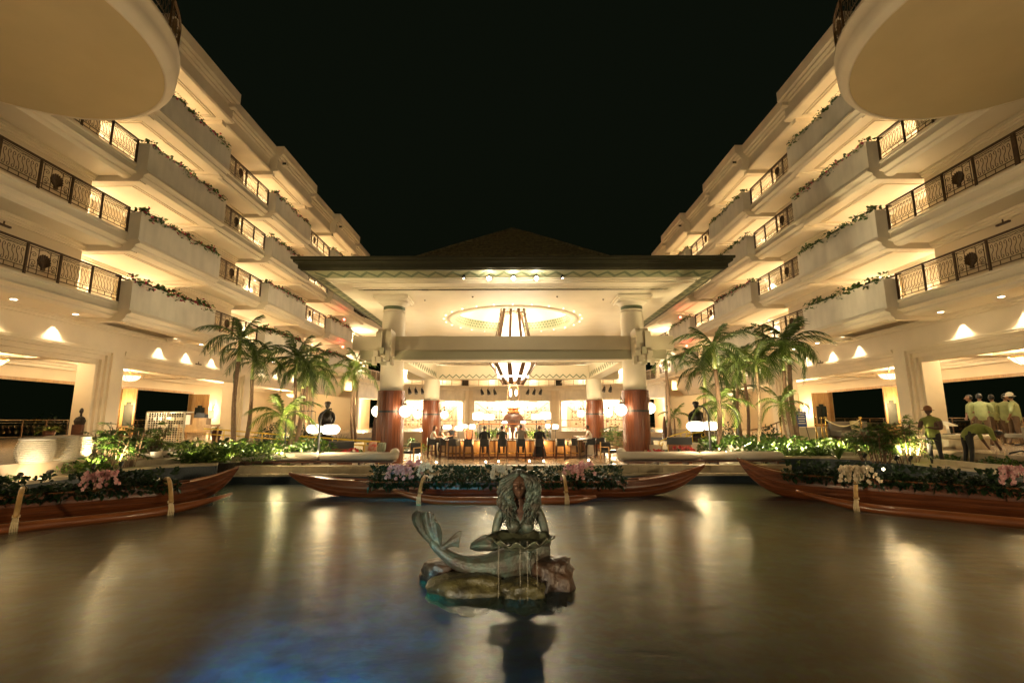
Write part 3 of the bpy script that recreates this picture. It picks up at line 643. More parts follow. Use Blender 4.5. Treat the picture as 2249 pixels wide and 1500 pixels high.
# ================================================================ bar pavilion
PCX, PHX, PY0, PY1, HC = .203, 5.93, 23.67, 35.56, 6.05
def pavilion():
    R = thing('bar_pavilion', 'square open pavilion over the bar with wide green-edged eaves, tiled roof and four round columns', 'pavilion', (PCX, 29.6, BARZ))
    cy_ = 29.6; hx = 5.93
    # green-painted fascia + roof ---------------------------------------------
    GREEN = mat('olive_green_fascia', (.048, .046, .022), .5, var=.2, vs=3); SAGE = mat('sage_painted_board', (.26, .26, .15), .6, var=.12, vs=3); ZIG = mat('green_stencil_paint', (.10, .125, .065), .6)
    OFF = mat('pavilion_cream_paint', (.70, .62, .47), .6, var=.05, vs=1)
    def ring(mb, o_out, o_in, z0a, z1a, z0b=None, z1b=None):
        """square ring: outer offset o_out to inner offset o_in; z0a..z1a outer bottom/top, z0b..z1b inner"""
        z0b = z0a if z0b is None else z0b; z1b = z1a if z1b is None else z1b
        def c(o, z): h = hx+o; return [(PCX-h, cy_-h, z), (PCX+h, cy_-h, z), (PCX+h, cy_+h, z), (PCX-h, cy_+h, z)]
        vs = c(o_out, z0a)+c(o_out, z1a)+c(o_in, z0b)+c(o_in, z1b); fs = []
        for i in range(4):
            j = (i+1) % 4; fs += [(i, j, 4+j, 4+i), (8+i, 12+i, 12+j, 8+j), (4+i, 4+j, 12+j, 12+i), (i, 8+i, 8+j, j)]
        mb.add(vs, fs); return mb
    ring(ring(ring(MB(), 3.66, 3.42, 6.88, 6.98), 3.58, 3.3, 6.76, 6.88), 3.48, 3.25, 6.72, 6.76).build('gutter', GREEN, R)
    ring(ring(MB(), 3.42, 3.2, 6.52, 6.72), 3.34, 3.2, 6.46, 6.52).build('fascia', GREEN, R)
    sf = ring(MB(), 3.21, 2.52, 6.47, 6.56, 6.34, 6.43).build('eave_soffit', SAGE, R)
    # zig-zag stencil strips just below the sloped eave soffit
    zz = MB()
    for side in range(4):
        n = 46 if True else 0; ang = side*pi/2; ca, sa = cos(ang), sin(ang)
        def W3(x, y, z): return (PCX+x*ca-y*sa, cy_+x*sa+y*ca, z)
        Lh = hx+2.8; st = 2*Lh/n
        for i in range(n):
            x0 = -Lh+i*st; x1 = x0+st; oa, ob = (3.06, 2.68) if i % 2 == 0 else (2.68, 3.06)
            def zf(o): return 6.34+(o-2.52)/(3.21-2.52)*.13-.006
            w_ = .09; ya, yb = -(hx+oa), -(hx+ob)
            zz.add([W3(x0, ya-w_, zf(oa+w_)), W3(x1, yb-w_, zf(ob+w_)), W3(x1, yb+w_, zf(ob-w_)), W3(x0, ya+w_, zf(oa-w_)),
                    W3(x0, ya-w_, zf(oa+w_)-.012), W3(x1, yb-w_, zf(ob+w_)-.012), W3(x1, yb+w_, zf(ob-w_)-.012), W3(x0, ya+w_, zf(oa-w_)-.012)], [(4,5,6,7),(0,1,5,4),(2,3,7,6)])
    zz.build('zigzag_stencil', ZIG, R)
    cr_ = MB(); ring(cr_, 2.54, 2.38, 6.30, 6.5); ring(cr_, 2.40, 2.28, 6.22, 6.4); ring(cr_, 2.30, 1.55, 6.16, 6.3); ring(cr_, 1.60, 1.42, 6.10, 6.3); cr_.build('cornice_steps', OFF, R)
    # ceiling with a round coffer: radial sheet from square to circle
    rr = 3.55; n = 96; H = hx+1.45; mb = MB(); vs = []
    for i in range(n):
        a = 2*pi*i/n; c_, s_ = cos(a), sin(a); k = H/max(abs(c_), abs(s_)); vs += [(PCX+rr*c_, cy_+rr*s_-.4, HC), (PCX+k*c_, cy_+k*s_, HC)]
    for i in range(n): j = (i+1) % n; mb.add([vs[2*i], vs[2*i+1], vs[2*j+1], vs[2*j]], [(0,1,2,3)])
    ceil = mb.build('ceiling', OFF, R); CYC = cy_-.4+.0
    MB().lathe([(3.58, -.02), (3.58, .02)], (PCX, CYC, HC), 96, cap=False).build('coffer_lip', OFF, R)
    MB().lathe([(3.54, -.055), (3.75, -.075), (3.95, -.055), (4.0, .0)], (PCX, CYC, HC), 96, cap=False).build('coffer_ring', OFF, R, smooth=True)
    MB().lathe([(3.55, -.04), (3.55, .62)], (PCX, CYC, HC), 96, cap=False).build('coffer_wall', SAGE, R)
    # green diamonds on the coffer wall
    dm = MB()
    for i in range(96):
        for r_ in range(3):
            a = 2*pi*(i+(.5 if r_ % 2 else 0))/96; da = 2*pi/96*.42; z = HC+.12+.17*r_; q = 3.54
            dm.add([(PCX+q*cos(a+u), CYC+q*sin(a+u), z+v) for u, v in ((-da,0),(0,-.07),(da,0),(0,.07))], [(0,1,2,3)])
    dm.build('coffer_diamonds', ZIG, R, kind='stuff')
    MB().lathe([(3.6, .5), (3.3, .85), (2.4, 1.25), (1.2, 1.45), (.01, 1.5)], (PCX, CYC, HC), 64, cap=False).build('coffer_dome', OFF, R, smooth=True)
    for i in range(26):
        a = 2*pi*(i+.5)/26; MB().lathe([(.024, 0), (.024, .02)], (PCX+4.2*cos(a), CYC+4.2*sin(a), HC-.02), 8).build('ring_downlight', E_DOWN, ceil)
    for i in range(8):
        a = 2*pi*(i+.5)/8; lamp((PCX+3.1*cos(a), CYC+3.1*sin(a), HC+.45), 4, WARMW, .1, ceil, 'cove_light')
    for sx, sy in ((-4.5,-5.5),(-2,-6.2),(2.2,-6.2),(4.6,-5.6),(-6.2,-3),(6.4,-3)): MB().lathe([(.03,-.05),(.05,0)], (PCX+sx, cy_+sy, HC), 8).build('sprinkler_head', IRON, ceil)
    # columns -----------------------------------------------------------------
    for sx in (-1, 1):
        for y_ in (PY0, PY1):
            x_ = PCX+sx*hx; r0 = .56; bz = 1.36
            c = MB().lathe([(r0, bz), (r0, 4.9), (r0-.04, 5.2), (r0-.06, 5.34)], (x_, y_, 0), 32).build('column_shaft', OFF, R, smooth=True)
            MB().lathe([(r0-.02, 5.30), (r0+.03, 5.33), (r0+.03, 5.36), (r0-.01, 5.38)], (x_, y_, 0), 32, cap=False).build('neck_ring', OFF, c)
            MB().lathe([(r0-.035, 5.38), (r0-.03, 5.55)], (x_, y_, 0), 32).build('green_band', ZIG, c)
            MB().lathe([(r0-.03, 5.55), (r0+.04, 5.6), (r0+.14, 5.72), (r0+.20, 5.76)], (x_, y_, 0), 32).build('echinus', OFF, c, smooth=True)
            MB().cbox((x_, y_, 5.82), (1.52, 1.52, .12)).cbox((x_, y_, 5.945), (1.68, 1.68, .13)).build('capital_slab', OFF, c)
            MB().lathe([(.60, 6.0), (.60, 6.06)], (x_, y_, 0), 24).build('top_collar', IRON, c)
            wd = MB().lathe([(.62, BARZ), (.62, 1.33), (.65, 1.33), (.65, 1.39), (.585, 1.41)], (x_, y_, 0), 40).build('wood_cladding', WOODC, c)
            ns = 26
            mes = MB().box(.600, .640, -.066, .066, BARZ+.01, 1.325)
            me = mes.mesh('mahogany_stave', WOODC)
            for k in range(ns):
                a = 2*pi*(k+.5)/ns; o = link('mahogany_stave', me, wd, (x_-PCX, y_-29.6, -BARZ), a)
            MB().lathe([(.655, .36), (.655, .46)], (x_, y_, 0), 32, cap=False).build('iron_strap', BLACK, wd)
    # crossing beams -----------------------------------------------------------
    BEAM = mat('beam_cream_paint', (.50, .42, .28), .6, var=.05, vs=1); BEAM2 = mat('beam_sage_cream', (.38, .34, .21), .6, var=.06, vs=1)
    for y_, fr_ in ((PY0, 1), (PY1, 0)):
        x0, x1 = PCX-hx-1.75, PCX+hx+1.75; sgn = -1 if fr_ else 1
        if fr_:
            MB().box(x0, x1, y_-.80, y_-.24, 3.30, 3.96).box(x0, x1, y_+.24, y_+.80, 3.30, 3.96).build('beam', BEAM, R)
            MB().box(x0+.35, x1-.35, y_-.74, y_-.26, 2.86, 3.298).box(x0+.35, x1-.35, y_+.26, y_+.74, 2.86, 3.298).build('lower_beam', BEAM2, R)
            MB().box(PCX-hx+.6, PCX+hx-.6, y_-.78, y_-.22, 2.80, 2.858).build('beam_bead', TRIM, R)
        else:
            MB().box(x0, x1, y_-.5, y_+.5, 2.93, 3.9).build('beam', BEAM, R)
            z_ = MB(); n = 44; st = (2*hx-1.2)/n
            for i in range(n):
                xa = PCX-hx+.6+i*st; za, zb = (3.02, 3.24) if i % 2 == 0 else (3.24, 3.02)
                z_.add([(xa, y_-.515, za-.045), (xa+st, y_-.515, zb-.045), (xa+st, y_-.515, zb+.045), (xa, y_-.515, za+.045), (xa, y_-.5, za-.045), (xa+st, y_-.5, zb-.045), (xa+st, y_-.5, zb+.045), (xa, y_-.5, za+.045)], [(0,1,2,3),(0,4,5,1),(3,2,6,7)])
            z_.build('zigzag_stencil', ZIG, R)
    for sx in (-1, 1):
        x_ = PCX+sx*hx
        MB().box(x_-.30, x_+.30, PY0-1.7, PY0-.81, 2.93, 4.15).box(x_-.42, x_+.42, PY0+.81, PY1-.51, 2.93, 3.9).build('cross_beam', BEAM, R)
        z_ = MB(); n = 30; st = (PY1-PY0-1.6)/n; xf = x_-sx*.435; xb = x_-sx*.42
        for i in range(n):
            ya = PY0+.9+i*st; za, zb = (3.05, 3.35) if i % 2 == 0 else (3.35, 3.05)
            z_.add([(xf, ya, za-.05), (xf, ya+st, zb-.05), (xf, ya+st, zb+.05), (xf, ya, za+.05), (xb, ya, za-.05), (xb, ya+st, zb-.05), (xb, ya+st, zb+.05), (xb, ya, za+.05)], [(0,1,2,3),(0,4,5,1),(3,2,6,7)])
        z_.build('zigzag_stencil', ZIG, R)
        # cubist corbel blocks on the beam end
        for dx, dz, w_, h_, dy in ((-.16, 3.55, .28, .9, .05), (.20, 3.50, .26, 1.0, .03), (0, 3.10, .20, .30, .20), (-.24, 2.98, .22, .26, .16), (.24, 2.98, .22, .24, .14), (-.12, 2.72, .24, .26, .10), (.20, 2.78, .2, .26, .12), (-.34, 2.66, .16, .36, .06), (.36, 2.62, .12, .30, .03), (.02, 2.55, .22, .16, .06)):
            MB().cbox((x_+dx*1.15, PY0-1.72-dy/2-.01, dz), (w_, dy+.24, h_)).build('corbel_block', BEAM if abs(dx) > .1 else BEAM2, R)
    # roof ----------------------------------------------------------------------
    def pyr(h0, z0, h1, z1, steps, nm):
        """tiled hip roof: overlapping courses"""
        for s in range(steps):
            t0, t1 = s/steps, (s+1)/steps; ha, hb = h0+(h1-h0)*t0, h0+(h1-h0)*t1; za, zb = z0+(z1-z0)*t0, z0+(z1-z0)*t1
            ov = .06; mb = MB()
            def c(h, z): return [(PCX-h, cy_-h, z), (PCX+h, cy_-h, z), (PCX+h, cy_+h, z), (PCX-h, cy_+h, z)]
            vs = c(ha+.05, za-.05)+c(ha+.05, za)+c(hb, zb); mb.add(vs, [(i, (i+1) % 4, 4+(i+1) % 4, 4+i) for i in range(4)]+[(4+i, 4+(i+1) % 4, 8+(i+1) % 4, 8+i) for i in range(4)])
            mb.build(nm, ROOFT, R)
    ROOFT = mat('mossy_roof_tile', (.16, .13, .06), .8, var=.55, vs=6, bump=.6, bs=18, col2=(.05, .05, .03))
    pyr(hx+3.55, 6.98, 5.6, 7.9, 10, 'tile_course'); pyr(5.2, 8.3, .25, 12.0, 16, 'tile_course')
    MB().box(PCX-5.2, PCX+5.2, cy_-5.2, cy_+5.2, 7.9, 8.25).build('roof_deck', ROOFT, R)
    rt_ = MB()
    for sx in (-1,1):
        for sy_ in (-1,1): rt_.tube([(PCX+sx*5.25, cy_+sy_*5.25, 8.35), (PCX+sx*2.7, cy_+sy_*2.7, 10.2), (PCX, cy_, 12.12)], .10, 6)
    rt_.build('hip_ridge', ROOFT, R)
    return R
PAV = pavilion()
# flood lamps under the front eave
FL = [(1012, 603), (1071, 604), (1128, 604), (1182, 604), (1243, 600)]
for i, (u, v) in enumerate(FL):
    x_ = PCX+(u-1127)/1063.6*20.4*.985+.0; y_ = 20.75; z_ = 6.22
    lab = ['small flood lamp under the pavilion eave, leftmost of the five', 'bright flood lamp under the eave, second of the five from the left', 'brightest flood lamp at the middle of the pavilion eave', 'bright flood lamp under the eave, second of the five from the right', 'small turned-away lamp under the eave, rightmost of the five'][i]
    t = thing('eave_flood_lamp', lab, 'flood lamp', (x_, y_, z_), group='flood lamps under the front eave')
    MB().cbox((x_, y_+.1, z_+.12), (.06, .06, .14)).build('bracket', BLACK, t)
    MB().lathe([(.03, .10), (.075, .06), (.085, -.05)], (x_, y_, z_), 12).build('housing', BLACK, t)
    r_ = .085 if i in (1,2,3) else .035
    MB().ball((x_, y_-.06, z_-.05), r_, 10).build('lens', E_FLOOD if i in (1,2,3) else E_DOWN, t)
    if i in (1,2,3): lamp((x_, y_-.25, z_-.1), 5, WARMW, .08, t)
    if i in (1,2,3): spot((x_, y_-.12, z_-.08), (x_*.4, 6, -2), 130, WARMW, 80, .7, .06, t)
# great lantern chandelier
def chandelier():
    x_, y_ = PCX, 29.2
    t = thing('lantern_chandelier', 'giant flared lantern chandelier of brown ribs round glowing glass', 'chandelier', (x_, y_, 6.9))
    MB().tube([(x_, y_, 7.5), (x_, y_, 6.7)], .02, 6).build('suspension_rod', IRON, t)
    RIBM = mat('bronze_rib', (.10, .05, .02), .4, metal=.3, var=.3, vs=8)
    MB().lathe([(.38, 2.35), (.95, 2.5), (1.05, 3.4), (.92, 4.2), (.62, 5.6), (.45, 6.3), (.30, 6.35)], (x_, y_, 0), 28).build('lit_glass', E_CHAND, t, smooth=True)
    prof = [(.62, 2.08), (.68, 2.15), (1.46, 3.40), (1.46, 3.58), (1.22, 4.2), (.78, 6.55), (.76, 6.72)]
    for k in range(10):
        a = 2*pi*(k+.25)/10; ca, sa = cos(a), sin(a)
        for off_ in (0,):
            mb = MB()
            for i in range(len(prof)-1):
                r0, z0 = prof[i]; r1, z1 = prof[i+1]; wd = .135 if i < 3 else .085
                tx, ty = -sa, ca
                def P(r, z, s_): return (x_+ca*r+tx*s_*wd, y_+sa*r+ty*s_*wd, z)
                mb.add([P(r0,z0,-1), P(r0,z0,1), P(r1,z1,1), P(r1,z1,-1), P(r0-.05,z0,-1), P(r0-.05,z0,1), P(r1-.05,z1,1), P(r1-.05,z1,-1)], [(0,1,2,3),(5,4,7,6),(0,3,7,4),(1,5,6,2)])
            mb.build('rib', RIBM, t)
    for z, r in ((2.08, .64), (2.32, .72), (6.70, .77), (6.42, .81)):
        MB().lathe([(r, z-.025), (r+.03, z-.025), (r+.03, z+.025), (r, z+.025), (r, z-.025)], (x_, y_, 0), 24, cap=False).build('hoop', RIBM, t)
    ot = MB().tube([(x_+1.50*cos(2*pi*i/12), y_+1.50*sin(2*pi*i/12), 3.52) for i in range(13)], .02, 4, cap=False).build('outer_hoop', RIBM, t)
    mb = MB()
    for k in range(24):
        a = 2*pi*k/24; mb.tube([(x_+.74*cos(a), y_+.74*sin(a), 6.42), (x_+.72*cos(a+.13), y_+.72*sin(a+.13), 6.56), (x_+.76*cos(a+.26), y_+.76*sin(a+.26), 6.70)], .014, 4)
        mb.tube([(x_+.7*cos(a), y_+.7*sin(a), 2.32), (x_+.66*cos(a), y_+.66*sin(a), 2.08)], .012, 4)
    mb.build('crown_scrollwork', RIBM, t)
    for dz in (3.2, 5.0): lamp((x_, y_, 1.9 if dz < 4 else 6.55), 45 if dz < 4 else 40, WARMW, .35, t)
    for a in range(6): lamp((x_+1.5*cos(a*pi/3), y_+1.5*sin(a*pi/3), 3.9), 26, WARMW, .2, t)
chandelier()
# ================================================================ placing by known distance
def at(u, v, X=None, Y=None, H=None):
    d = rt*(u-1124.5)/F_PX - up*(v-750)/F_PX + fw
    t = (X-CX)/d.x if X is not None else Y/d.y if Y is not None else H/d.z
    return Vector((d.x*t+CX, d.y*t, d.z*t))
def atx(u, Y, H):
    """x of the point at depth Y, height H seen in column u"""
    v = 750-F_PX*((Vector((0,Y,H)).dot(up))/(Vector((0,Y,H)).dot(fw))); return at(u, v, Y=Y).x
# ================================================================ bar counter
CT = -1.05
def counter():
    t = thing('bar_counter', 'U-shaped bar counter with amber lit wood front and dark stone top', 'bar counter', (PCX, 28.5, BARZ))
    x0, x1 = atx(985, 26.3, -1.2), atx(1266, 26.3, -1.2); xl, xr = x0-1.15, x1+1.15
    path = [(xl, 32.5), (xl, 28.2), (x0, 26.3), (x1, 26.3), (xr, 28.2), (xr, 32.5)]
    wall_along(MB(), path, .5, BARZ+.10, CT-.06).build('counter_body', BARWOOD, t)
    wall_along(MB(), path, .46, BARZ, BARZ+.10).build('kick_plate', DKWOOD, t)
    wall_along(MB(), offset_path(path, -.22), .85, CT-.06, CT).build('counter_top', BARTOP, t)
    n = 11
    for i in range(n+1):
        x = x0+(x1-x0)*i/n; MB().box(x-.03, x+.03, 26.25, 26.30, BARZ+.1, CT-.06).build('panel_stile', DKWOOD, t)
    for (a, b) in ((path[0], path[1]), (path[1], path[2]), (path[3], path[4]), (path[4], path[5])):
        for k in range(3):
            p = Vector(a).lerp(Vector(b), (k+.5)/3); MB().cbox((p.x, p.y, (BARZ+CT)/2), (.07, .07, CT-BARZ-.14)).build('panel_stile', DKWOOD, t)
    MB().tube([(x0-.1, 26.1, BARZ+.28), (x1+.1, 26.1, BARZ+.28)], .025, 6).build('foot_rail', BRASS, t)
    for i in range(6):
        x = x0+(x1-x0)*(i+.5)/6; lamp((x, 26.02, CT-.14), 3, (1,.55,.2), .04, t, 'under_bar_light')
    return t, x0, x1, xl, xr
BAR, BX0, BX1, BXL, BXR = counter()
MB().box(BX0-.2, BX1+.2, 29.3, 29.8, BARZ, CT-.1).build('back_counter', DKWOOD, tag(link('back_counter_unit', None, None, (PCX, 29.5, BARZ)), 'dark wood work counter inside the bar below the bottle tower', 'counter'), off=(PCX, 29.5, BARZ))
# central bottle tower
def bottle_tower():
    x, y = PCX+.02, 29.5
    t = thing('bottle_tower', 'dark arched bottle cabinet with copper crown of globe lamps in mid bar', 'bar tower', (x, y, CT))
    MB().lathe([(.66, CT-.1), (.70, -.5), (.66, -.02), (.50, .28), (.34, .40)], (x, y, 0), 20).build('cabinet', DKWOOD, t, smooth=True)
    for s in (-.42, .42): MB().cbox((x+s, y-.62, -.45), (.05, .05, 1.0)).build('bright_post', BRASS, t)
    COPPER = mat('copper', (.75, .30, .12), .25, metal=.9)
    MB().lathe([(.30, .38), (.42, .42), (.42, .46), (.34, .5), (.34, .62), (.44, .68), (.44, .72), (.2, .74)], (x, y, 0), 20).build('copper_crown', COPPER, t)
    for i, (dx, dz, r) in enumerate(((-.50, .90, .18), (-.26, .98, .17), (0, .92, .18), (.26, .98, .17), (.50, .90, .18))):
        g = MB().ball((x+dx, y+(.1 if i % 2 else -.12), dz), r, 14, (1, 1, .92)).build('globe_shade', E_GLOBE, t, smooth=True)
    MB().ball((x-.17, y, 1.62), .075, 10, (1,1,3.2)).ball((x+.17, y, 1.62), .075, 10, (1,1,2.6)).build('flame_lamp', E_GLOBE, t, smooth=True)
    MB().tube([(x-.34, y, .7), (x-.34, y, 1.7), (x-.2, y, 2.1), (x, y, 2.2), (x+.2, y, 2.1), (x+.34, y, 1.7), (x+.34, y, .7)], .02, 5).build('arch_frame', COPPER, t)
    lamp((x, y-.3, 1.0), 22, WARM, .25, t); return t
bottle_tower()
for k, dx in enumerate((-.22, .16)):
    x = PCX+dx; t = thing('glass_bottle_lamp', ['left', 'right'][k]+' of the two tall pale glass decanters under the bottle tower', 'decanter', (x, 28.8, CT), group='pale decanters')
    MB().lathe([(.11, 0), (.12, .04), (.12, .30), (.05, .44), (.045, .56), (.06, .60)], (x, 28.8, CT), 12).build('glass', mat('milky_glass', (.8,.72,.5), .2, emit=(1,.8,.5), es=.5) if k == 0 else bpy.data.materials['milky_glass'], t, smooth=True); MB().ball((x, 28.8, CT+.63), .04, 8).build('stopper', BRASS, t)
# copper pipe rack over the bar with posts
def rack():
    x0, x1 = atx(1047, 26.9, -.1), atx(1213, 26.9, -.1); z = .02-.25
    t = thing('bar_rack', 'long copper pipe rack on black posts standing across the bar top', 'rack', ((x0+x1)/2, 26.9, CT))
    zt = at(1127, 931, Y=26.9).z
    MB().tube([(x0-.1, 26.9, zt), (x1+.1, 26.9, zt)], .028, 6).tube([(x0-.1, 27.6, zt), (x1+.1, 27.6, zt)], .028, 6).build('rail', mat('copper_pipe', (.72,.30,.12), .28, metal=.9), t)
    for i in range(13):
        x = x0+(x1-x0)*i/12; MB().tube([(x, 27.6, zt), (x, 27.6, zt+.22)], .012, 4).build('baluster', BLACK, t)
    MB().tube([(x0, 27.6, zt+.22), (x1, 27.6, zt+.22)], .014, 4).build('upper_rail', BLACK, t)
    for x in (x0+.15, x0+(x1-x0)*.42, x0+(x1-x0)*.58, x1-.1):
        for y in (26.9, 27.6): MB().tube([(x, y, CT), (x, y, zt)], .025, 6).build('post', BLACK, t)
    for f in (.05, .12, .19, .8, .87): x = x0+(x1-x0)*f; MB().tube([(x, 27.6, CT), (x, 27.6, zt)], .012, 4).build('thin_rod', BLACK, t)
    return zt
RZ = rack()
# tall drum lanterns on posts at both ends of the bar, small drum lamps on the counter
def drum_lamp(x, y, zb, zc, r, h, lab, grp, post=.015, pw=30, name='drum_table_lamp'):
    t = thing(name, lab, 'lamp', (x, y, zb), group=grp)
    MB().lathe([(.10 if r > .2 else .07, 0), (.10 if r > .2 else .07, .02), (post, .03), (post, zc-zb-h/2)], (x, y, zb), 10).build('stand', BLACK, t)
    k = min(r, h)*.28; MB().lathe([(r-k, -h/2), (r-.02, -h/2+k*.35), (r, -h/2+k), (r, h/2-k), (r-.02, h/2-k*.35), (r-k, h/2)], (x, y, zc), 22).build('shade', E_GLOBE, t, smooth=True)
    lamp((x, y, zc-h/2-.12), pw, WARM, .12, t); return t
for i, (u, v, Y, r, h, lab) in enumerate([(1050, 914, 27.3, .30, .40, 'big drum lantern on a post at the left end of the copper rack'), (1198, 913, 27.2, .30, .40, 'big drum lantern on a post at the right end of the copper rack'), (1074, 916, 28.6, .30, .34, 'big drum lantern behind the left end lantern of the bar'), (1178, 916, 28.6, .30, .34, 'big drum lantern behind the right end lantern of the bar')]):
    p = at(u, v, Y=Y); drum_lamp(p.x, Y, CT, p.z, r, h, lab, 'big drum lanterns over the bar', .03, 14, 'drum_lantern')
for i, (u, v, Y, r, h, lab) in enumerate([(982, 938, 27.8, .24, .22, 'small drum lamp at the far left corner of the bar top'), (1008, 940, 27.2, .22, .22, 'small drum lamp second from the left on the bar top'), (1037, 937, 26.7, .17, .24, 'small drum lamp on the bar top beside the left rack post'), (1020, 936, 28.2, .16, .2, 'small drum lamp half hidden behind two others on the left of the bar'), (1204, 935, 27.0, .15, .2, 'small drum lamp just left of the right rack post'), (1220, 937, 26.7, .16, .24, 'small drum lamp on a thin stem right of the copper rack'), (1108, 928, 28.8, .16, .18, 'small drum lamp left of the bottle tower'), (1149, 928, 28.8, .16, .18, 'small drum lamp right of the bottle tower')]):
    p = at(u, v, Y=Y); drum_lamp(p.x, Y, CT, p.z, r, h, lab, 'small drum lamps on the bar', .012, 5)
# stools ----------------------------------------------------------------------
def make_stool():
    t = thing('bar_stool', 'x', 'bar stool', (0,0,0), group='dark leather bar stools')
    MB().box(-.23, .23, -.20, .24, .68, .78).build('seat', NAVY, t)
    mb = MB(); pr = [(-.25, .18), (-.24, -.08), (-.20, -.24), (0, -.28), (.20, -.24), (.24, -.08), (.25, .18)]
    for i in range(6):
        a, b = pr[i], pr[i+1]; z1 = [.98, 1.02, 1.04, 1.04, 1.02, .98][i]; q = .85
        mb.prism([a, b, (b[0]*q, b[1]*q+.0), (a[0]*q, a[1]*q)], .66, z1)
    mb.build('backrest', NAVY, t)
    for sx in (-1, 1):
        for sy in (-1, 1): MB().bar((sx*.20, sy*.19, .68), (sx*.24, sy*.23, 0), .05, .04).build('leg', DKWOOD, t)
    MB().bar((-.22, -.21, .25), (.22, -.21, .25), .03, .03).bar((-.22, .21, .25), (.22, .21, .25), .03, .03).bar((-.22, -.21, .32), (-.22, .21, .32), .03, .03).bar((.22, -.21, .32), (.22, .21, .32), .03, .03).build('footrest', DKWOOD, t)
    return t
ST = make_stool(); st_used = [0]
STOOLS = [(1029, 25.55, 0, 'empty stool in the front row, left of the man in black'), (1064, 25.5, 0, 'stool under the leftmost of the four people seated with backs turned'), (1103, 25.5, 0, 'stool under the person in dark green at the bar front'), (1144, 25.5, 0, 'stool under the man in a grey shirt at the bar front'), (1184, 25.5, 0, 'stool draped by the person in a long black dress'),
          (1231, 25.6, 0, 'empty stool in the front row, first right of the person in black dress'), (1256, 26.3, .5, 'empty stool at the front right corner of the bar'), (998, 25.9, -.4, 'empty stool at the front left corner of the bar'), (976, 26.8, -1.3, 'stool at the left side of the bar, between the women and the corner'),
          (949, 27.3, -1.5, 'stool under the woman in white at the left side of the bar'), (958, 28.4, -1.5, 'farthest stool at the left side of the bar'), (1297, 26.9, 1.4, 'stool under the woman in a white dress at the right side of the bar'), (1318, 27.6, 1.5, 'empty stool on the right side, behind the woman in white dress')]
for u, Y, rz, lab in STOOLS:
    x = atx(u, Y, -1.3)
    if not st_used[0]: ST.location = (x, Y, BARZ); ST.rotation_euler.z = rz; ST['label'] = lab; st_used[0] = 1
    else: copy_tree(ST, loc=(x, Y, BARZ), rz=rz, label=lab)
# globes on the columns
def globe_lamp(x, y, z, cxx, cyy, r, lab):
    t = thing('globe_wall_lamp', lab, 'globe lamp', (x, y, z), group='opal globe lamps on the columns')
    MB().ball((x, y, z), r, 20).build('globe', E_GLOBE, t, smooth=True)
    MB().lathe([(.10, r-.02), (.09, r+.05), (.03, r+.11), (.012, r+.26)], (x, y, z), 10).build('fitter', IRON, t)
    d = Vector((x-cxx, y-cyy)).normalized(); bx, by = cxx+d.x*.66, cyy+d.y*.66
    MB().bar((bx, by, z+.18), (x, y, z+r+.34), .03, .03).bar((bx, by, z+.55-.0), (bx, by, z+.0), .04, .06).build('bracket', IRON, t)
    lamp((x, y-r-.12, z), 9, WARM, .2, t); return t
for sx, u1, v1, u2, v2, n1, n2 in ((-1, 890, 903, 829, 903, 'large opal globe on the right flank of the front left column', 'opal globe mostly hidden left of the front left column'), (1, 1364, 900, 1427, 896, 'large opal globe on the left flank of the front right column', 'opal globe peeping out right of the front right column')):
    for (u, v, Yq, lab) in ((u1, v1, 23.3, n1), (u2, v2, 24.5, n2)): p = at(u, v, Y=Yq); globe_lamp(p.x, Yq, p.z, PCX+sx*PHX, PY0, .285, lab)
for sx, (a, b), (c, d) in ((-1, (917, 911), (976, 911)), (1, (1337, 907), (1276, 908))):
    s_ = 'left' if sx < 0 else 'right'
    for (u, v, q) in ((a, b, 'outer'), (c, d, 'inner')): p = at(u, v, Y=35); globe_lamp(p.x, 35, p.z, PCX+sx*PHX, PY1, .28, f'smaller-looking opal globe on the {q} side of the rear {s_} column')
# arched lantern poles --------------------------------------------------------
def lantern_pole(bu, u, v, Y, dx, lab, bz, r=.24, h=.30):
    p = at(u, v, Y=Y); bx = atx(bu, Y, -1.3); t = thing('arched_lantern', lab, 'lantern', (bx, Y, bz), group='arched lanterns round the lounge')
    top = p.z+.72; s = 1 if p.x > bx else -1; D = abs(p.x-bx)
    pts = [(bx, Y, bz)]+[(bx, Y, bz+(top-.35-bz)*k/3) for k in (1,2,3)]+[(bx+s*.06, Y, top-.18), (bx+s*.18, Y, top-.05), (bx+s*.38, Y, top), (p.x-s*.1, Y, top+.01), (p.x, Y, top-.03)]
    MB().tube(pts, [.055, .05, .04, .035, .03, .025, .02, .018, .015], 8).build('pole', BLACK, t, smooth=True)
    MB().lathe([(.13, 0), (.13, .03), (.06, .05)], (bx, Y, bz), 12).build('base_plate', BLACK, t)
    MB().tube([(p.x, Y, top-.03), (p.x, Y, p.z+h/2)], .008, 4).build('hanging_wire', BLACK, t)
    MB().lathe([(r-.15, -h/2), (r-.05, -h/2+.02), (r+.02, -h/2+.09), (r+.05, 0), (r+.02, h/2-.09), (r-.05, h/2-.02), (r-.15, h/2)], (p.x, Y, p.z), 24).build('lantern_shade', E_GLOBE, t, smooth=True)
    lamp((p.x, Y-.3, p.z-.3), 8, WARM, .22, t); return t
lantern_pole(698, 726, 943, 17.1, 1, 'larger lit lantern on the front left arched pole by the bench', -1.47, .27, .33)
lantern_pole(624, 691, 942, 20.2, 1, 'smaller lit lantern on the rear left arched pole in the garden', -1.36, .27, .35)
lantern_pole(1562, 1528, 936, 17.1, -1, 'larger lit lantern on the front right arched pole by the bench', -1.47, .27, .33)
lantern_pole(1625, 1560, 935, 20.2, -1, 'smaller lit lantern on the rear right arched pole in the garden', -1.36, .27, .35)
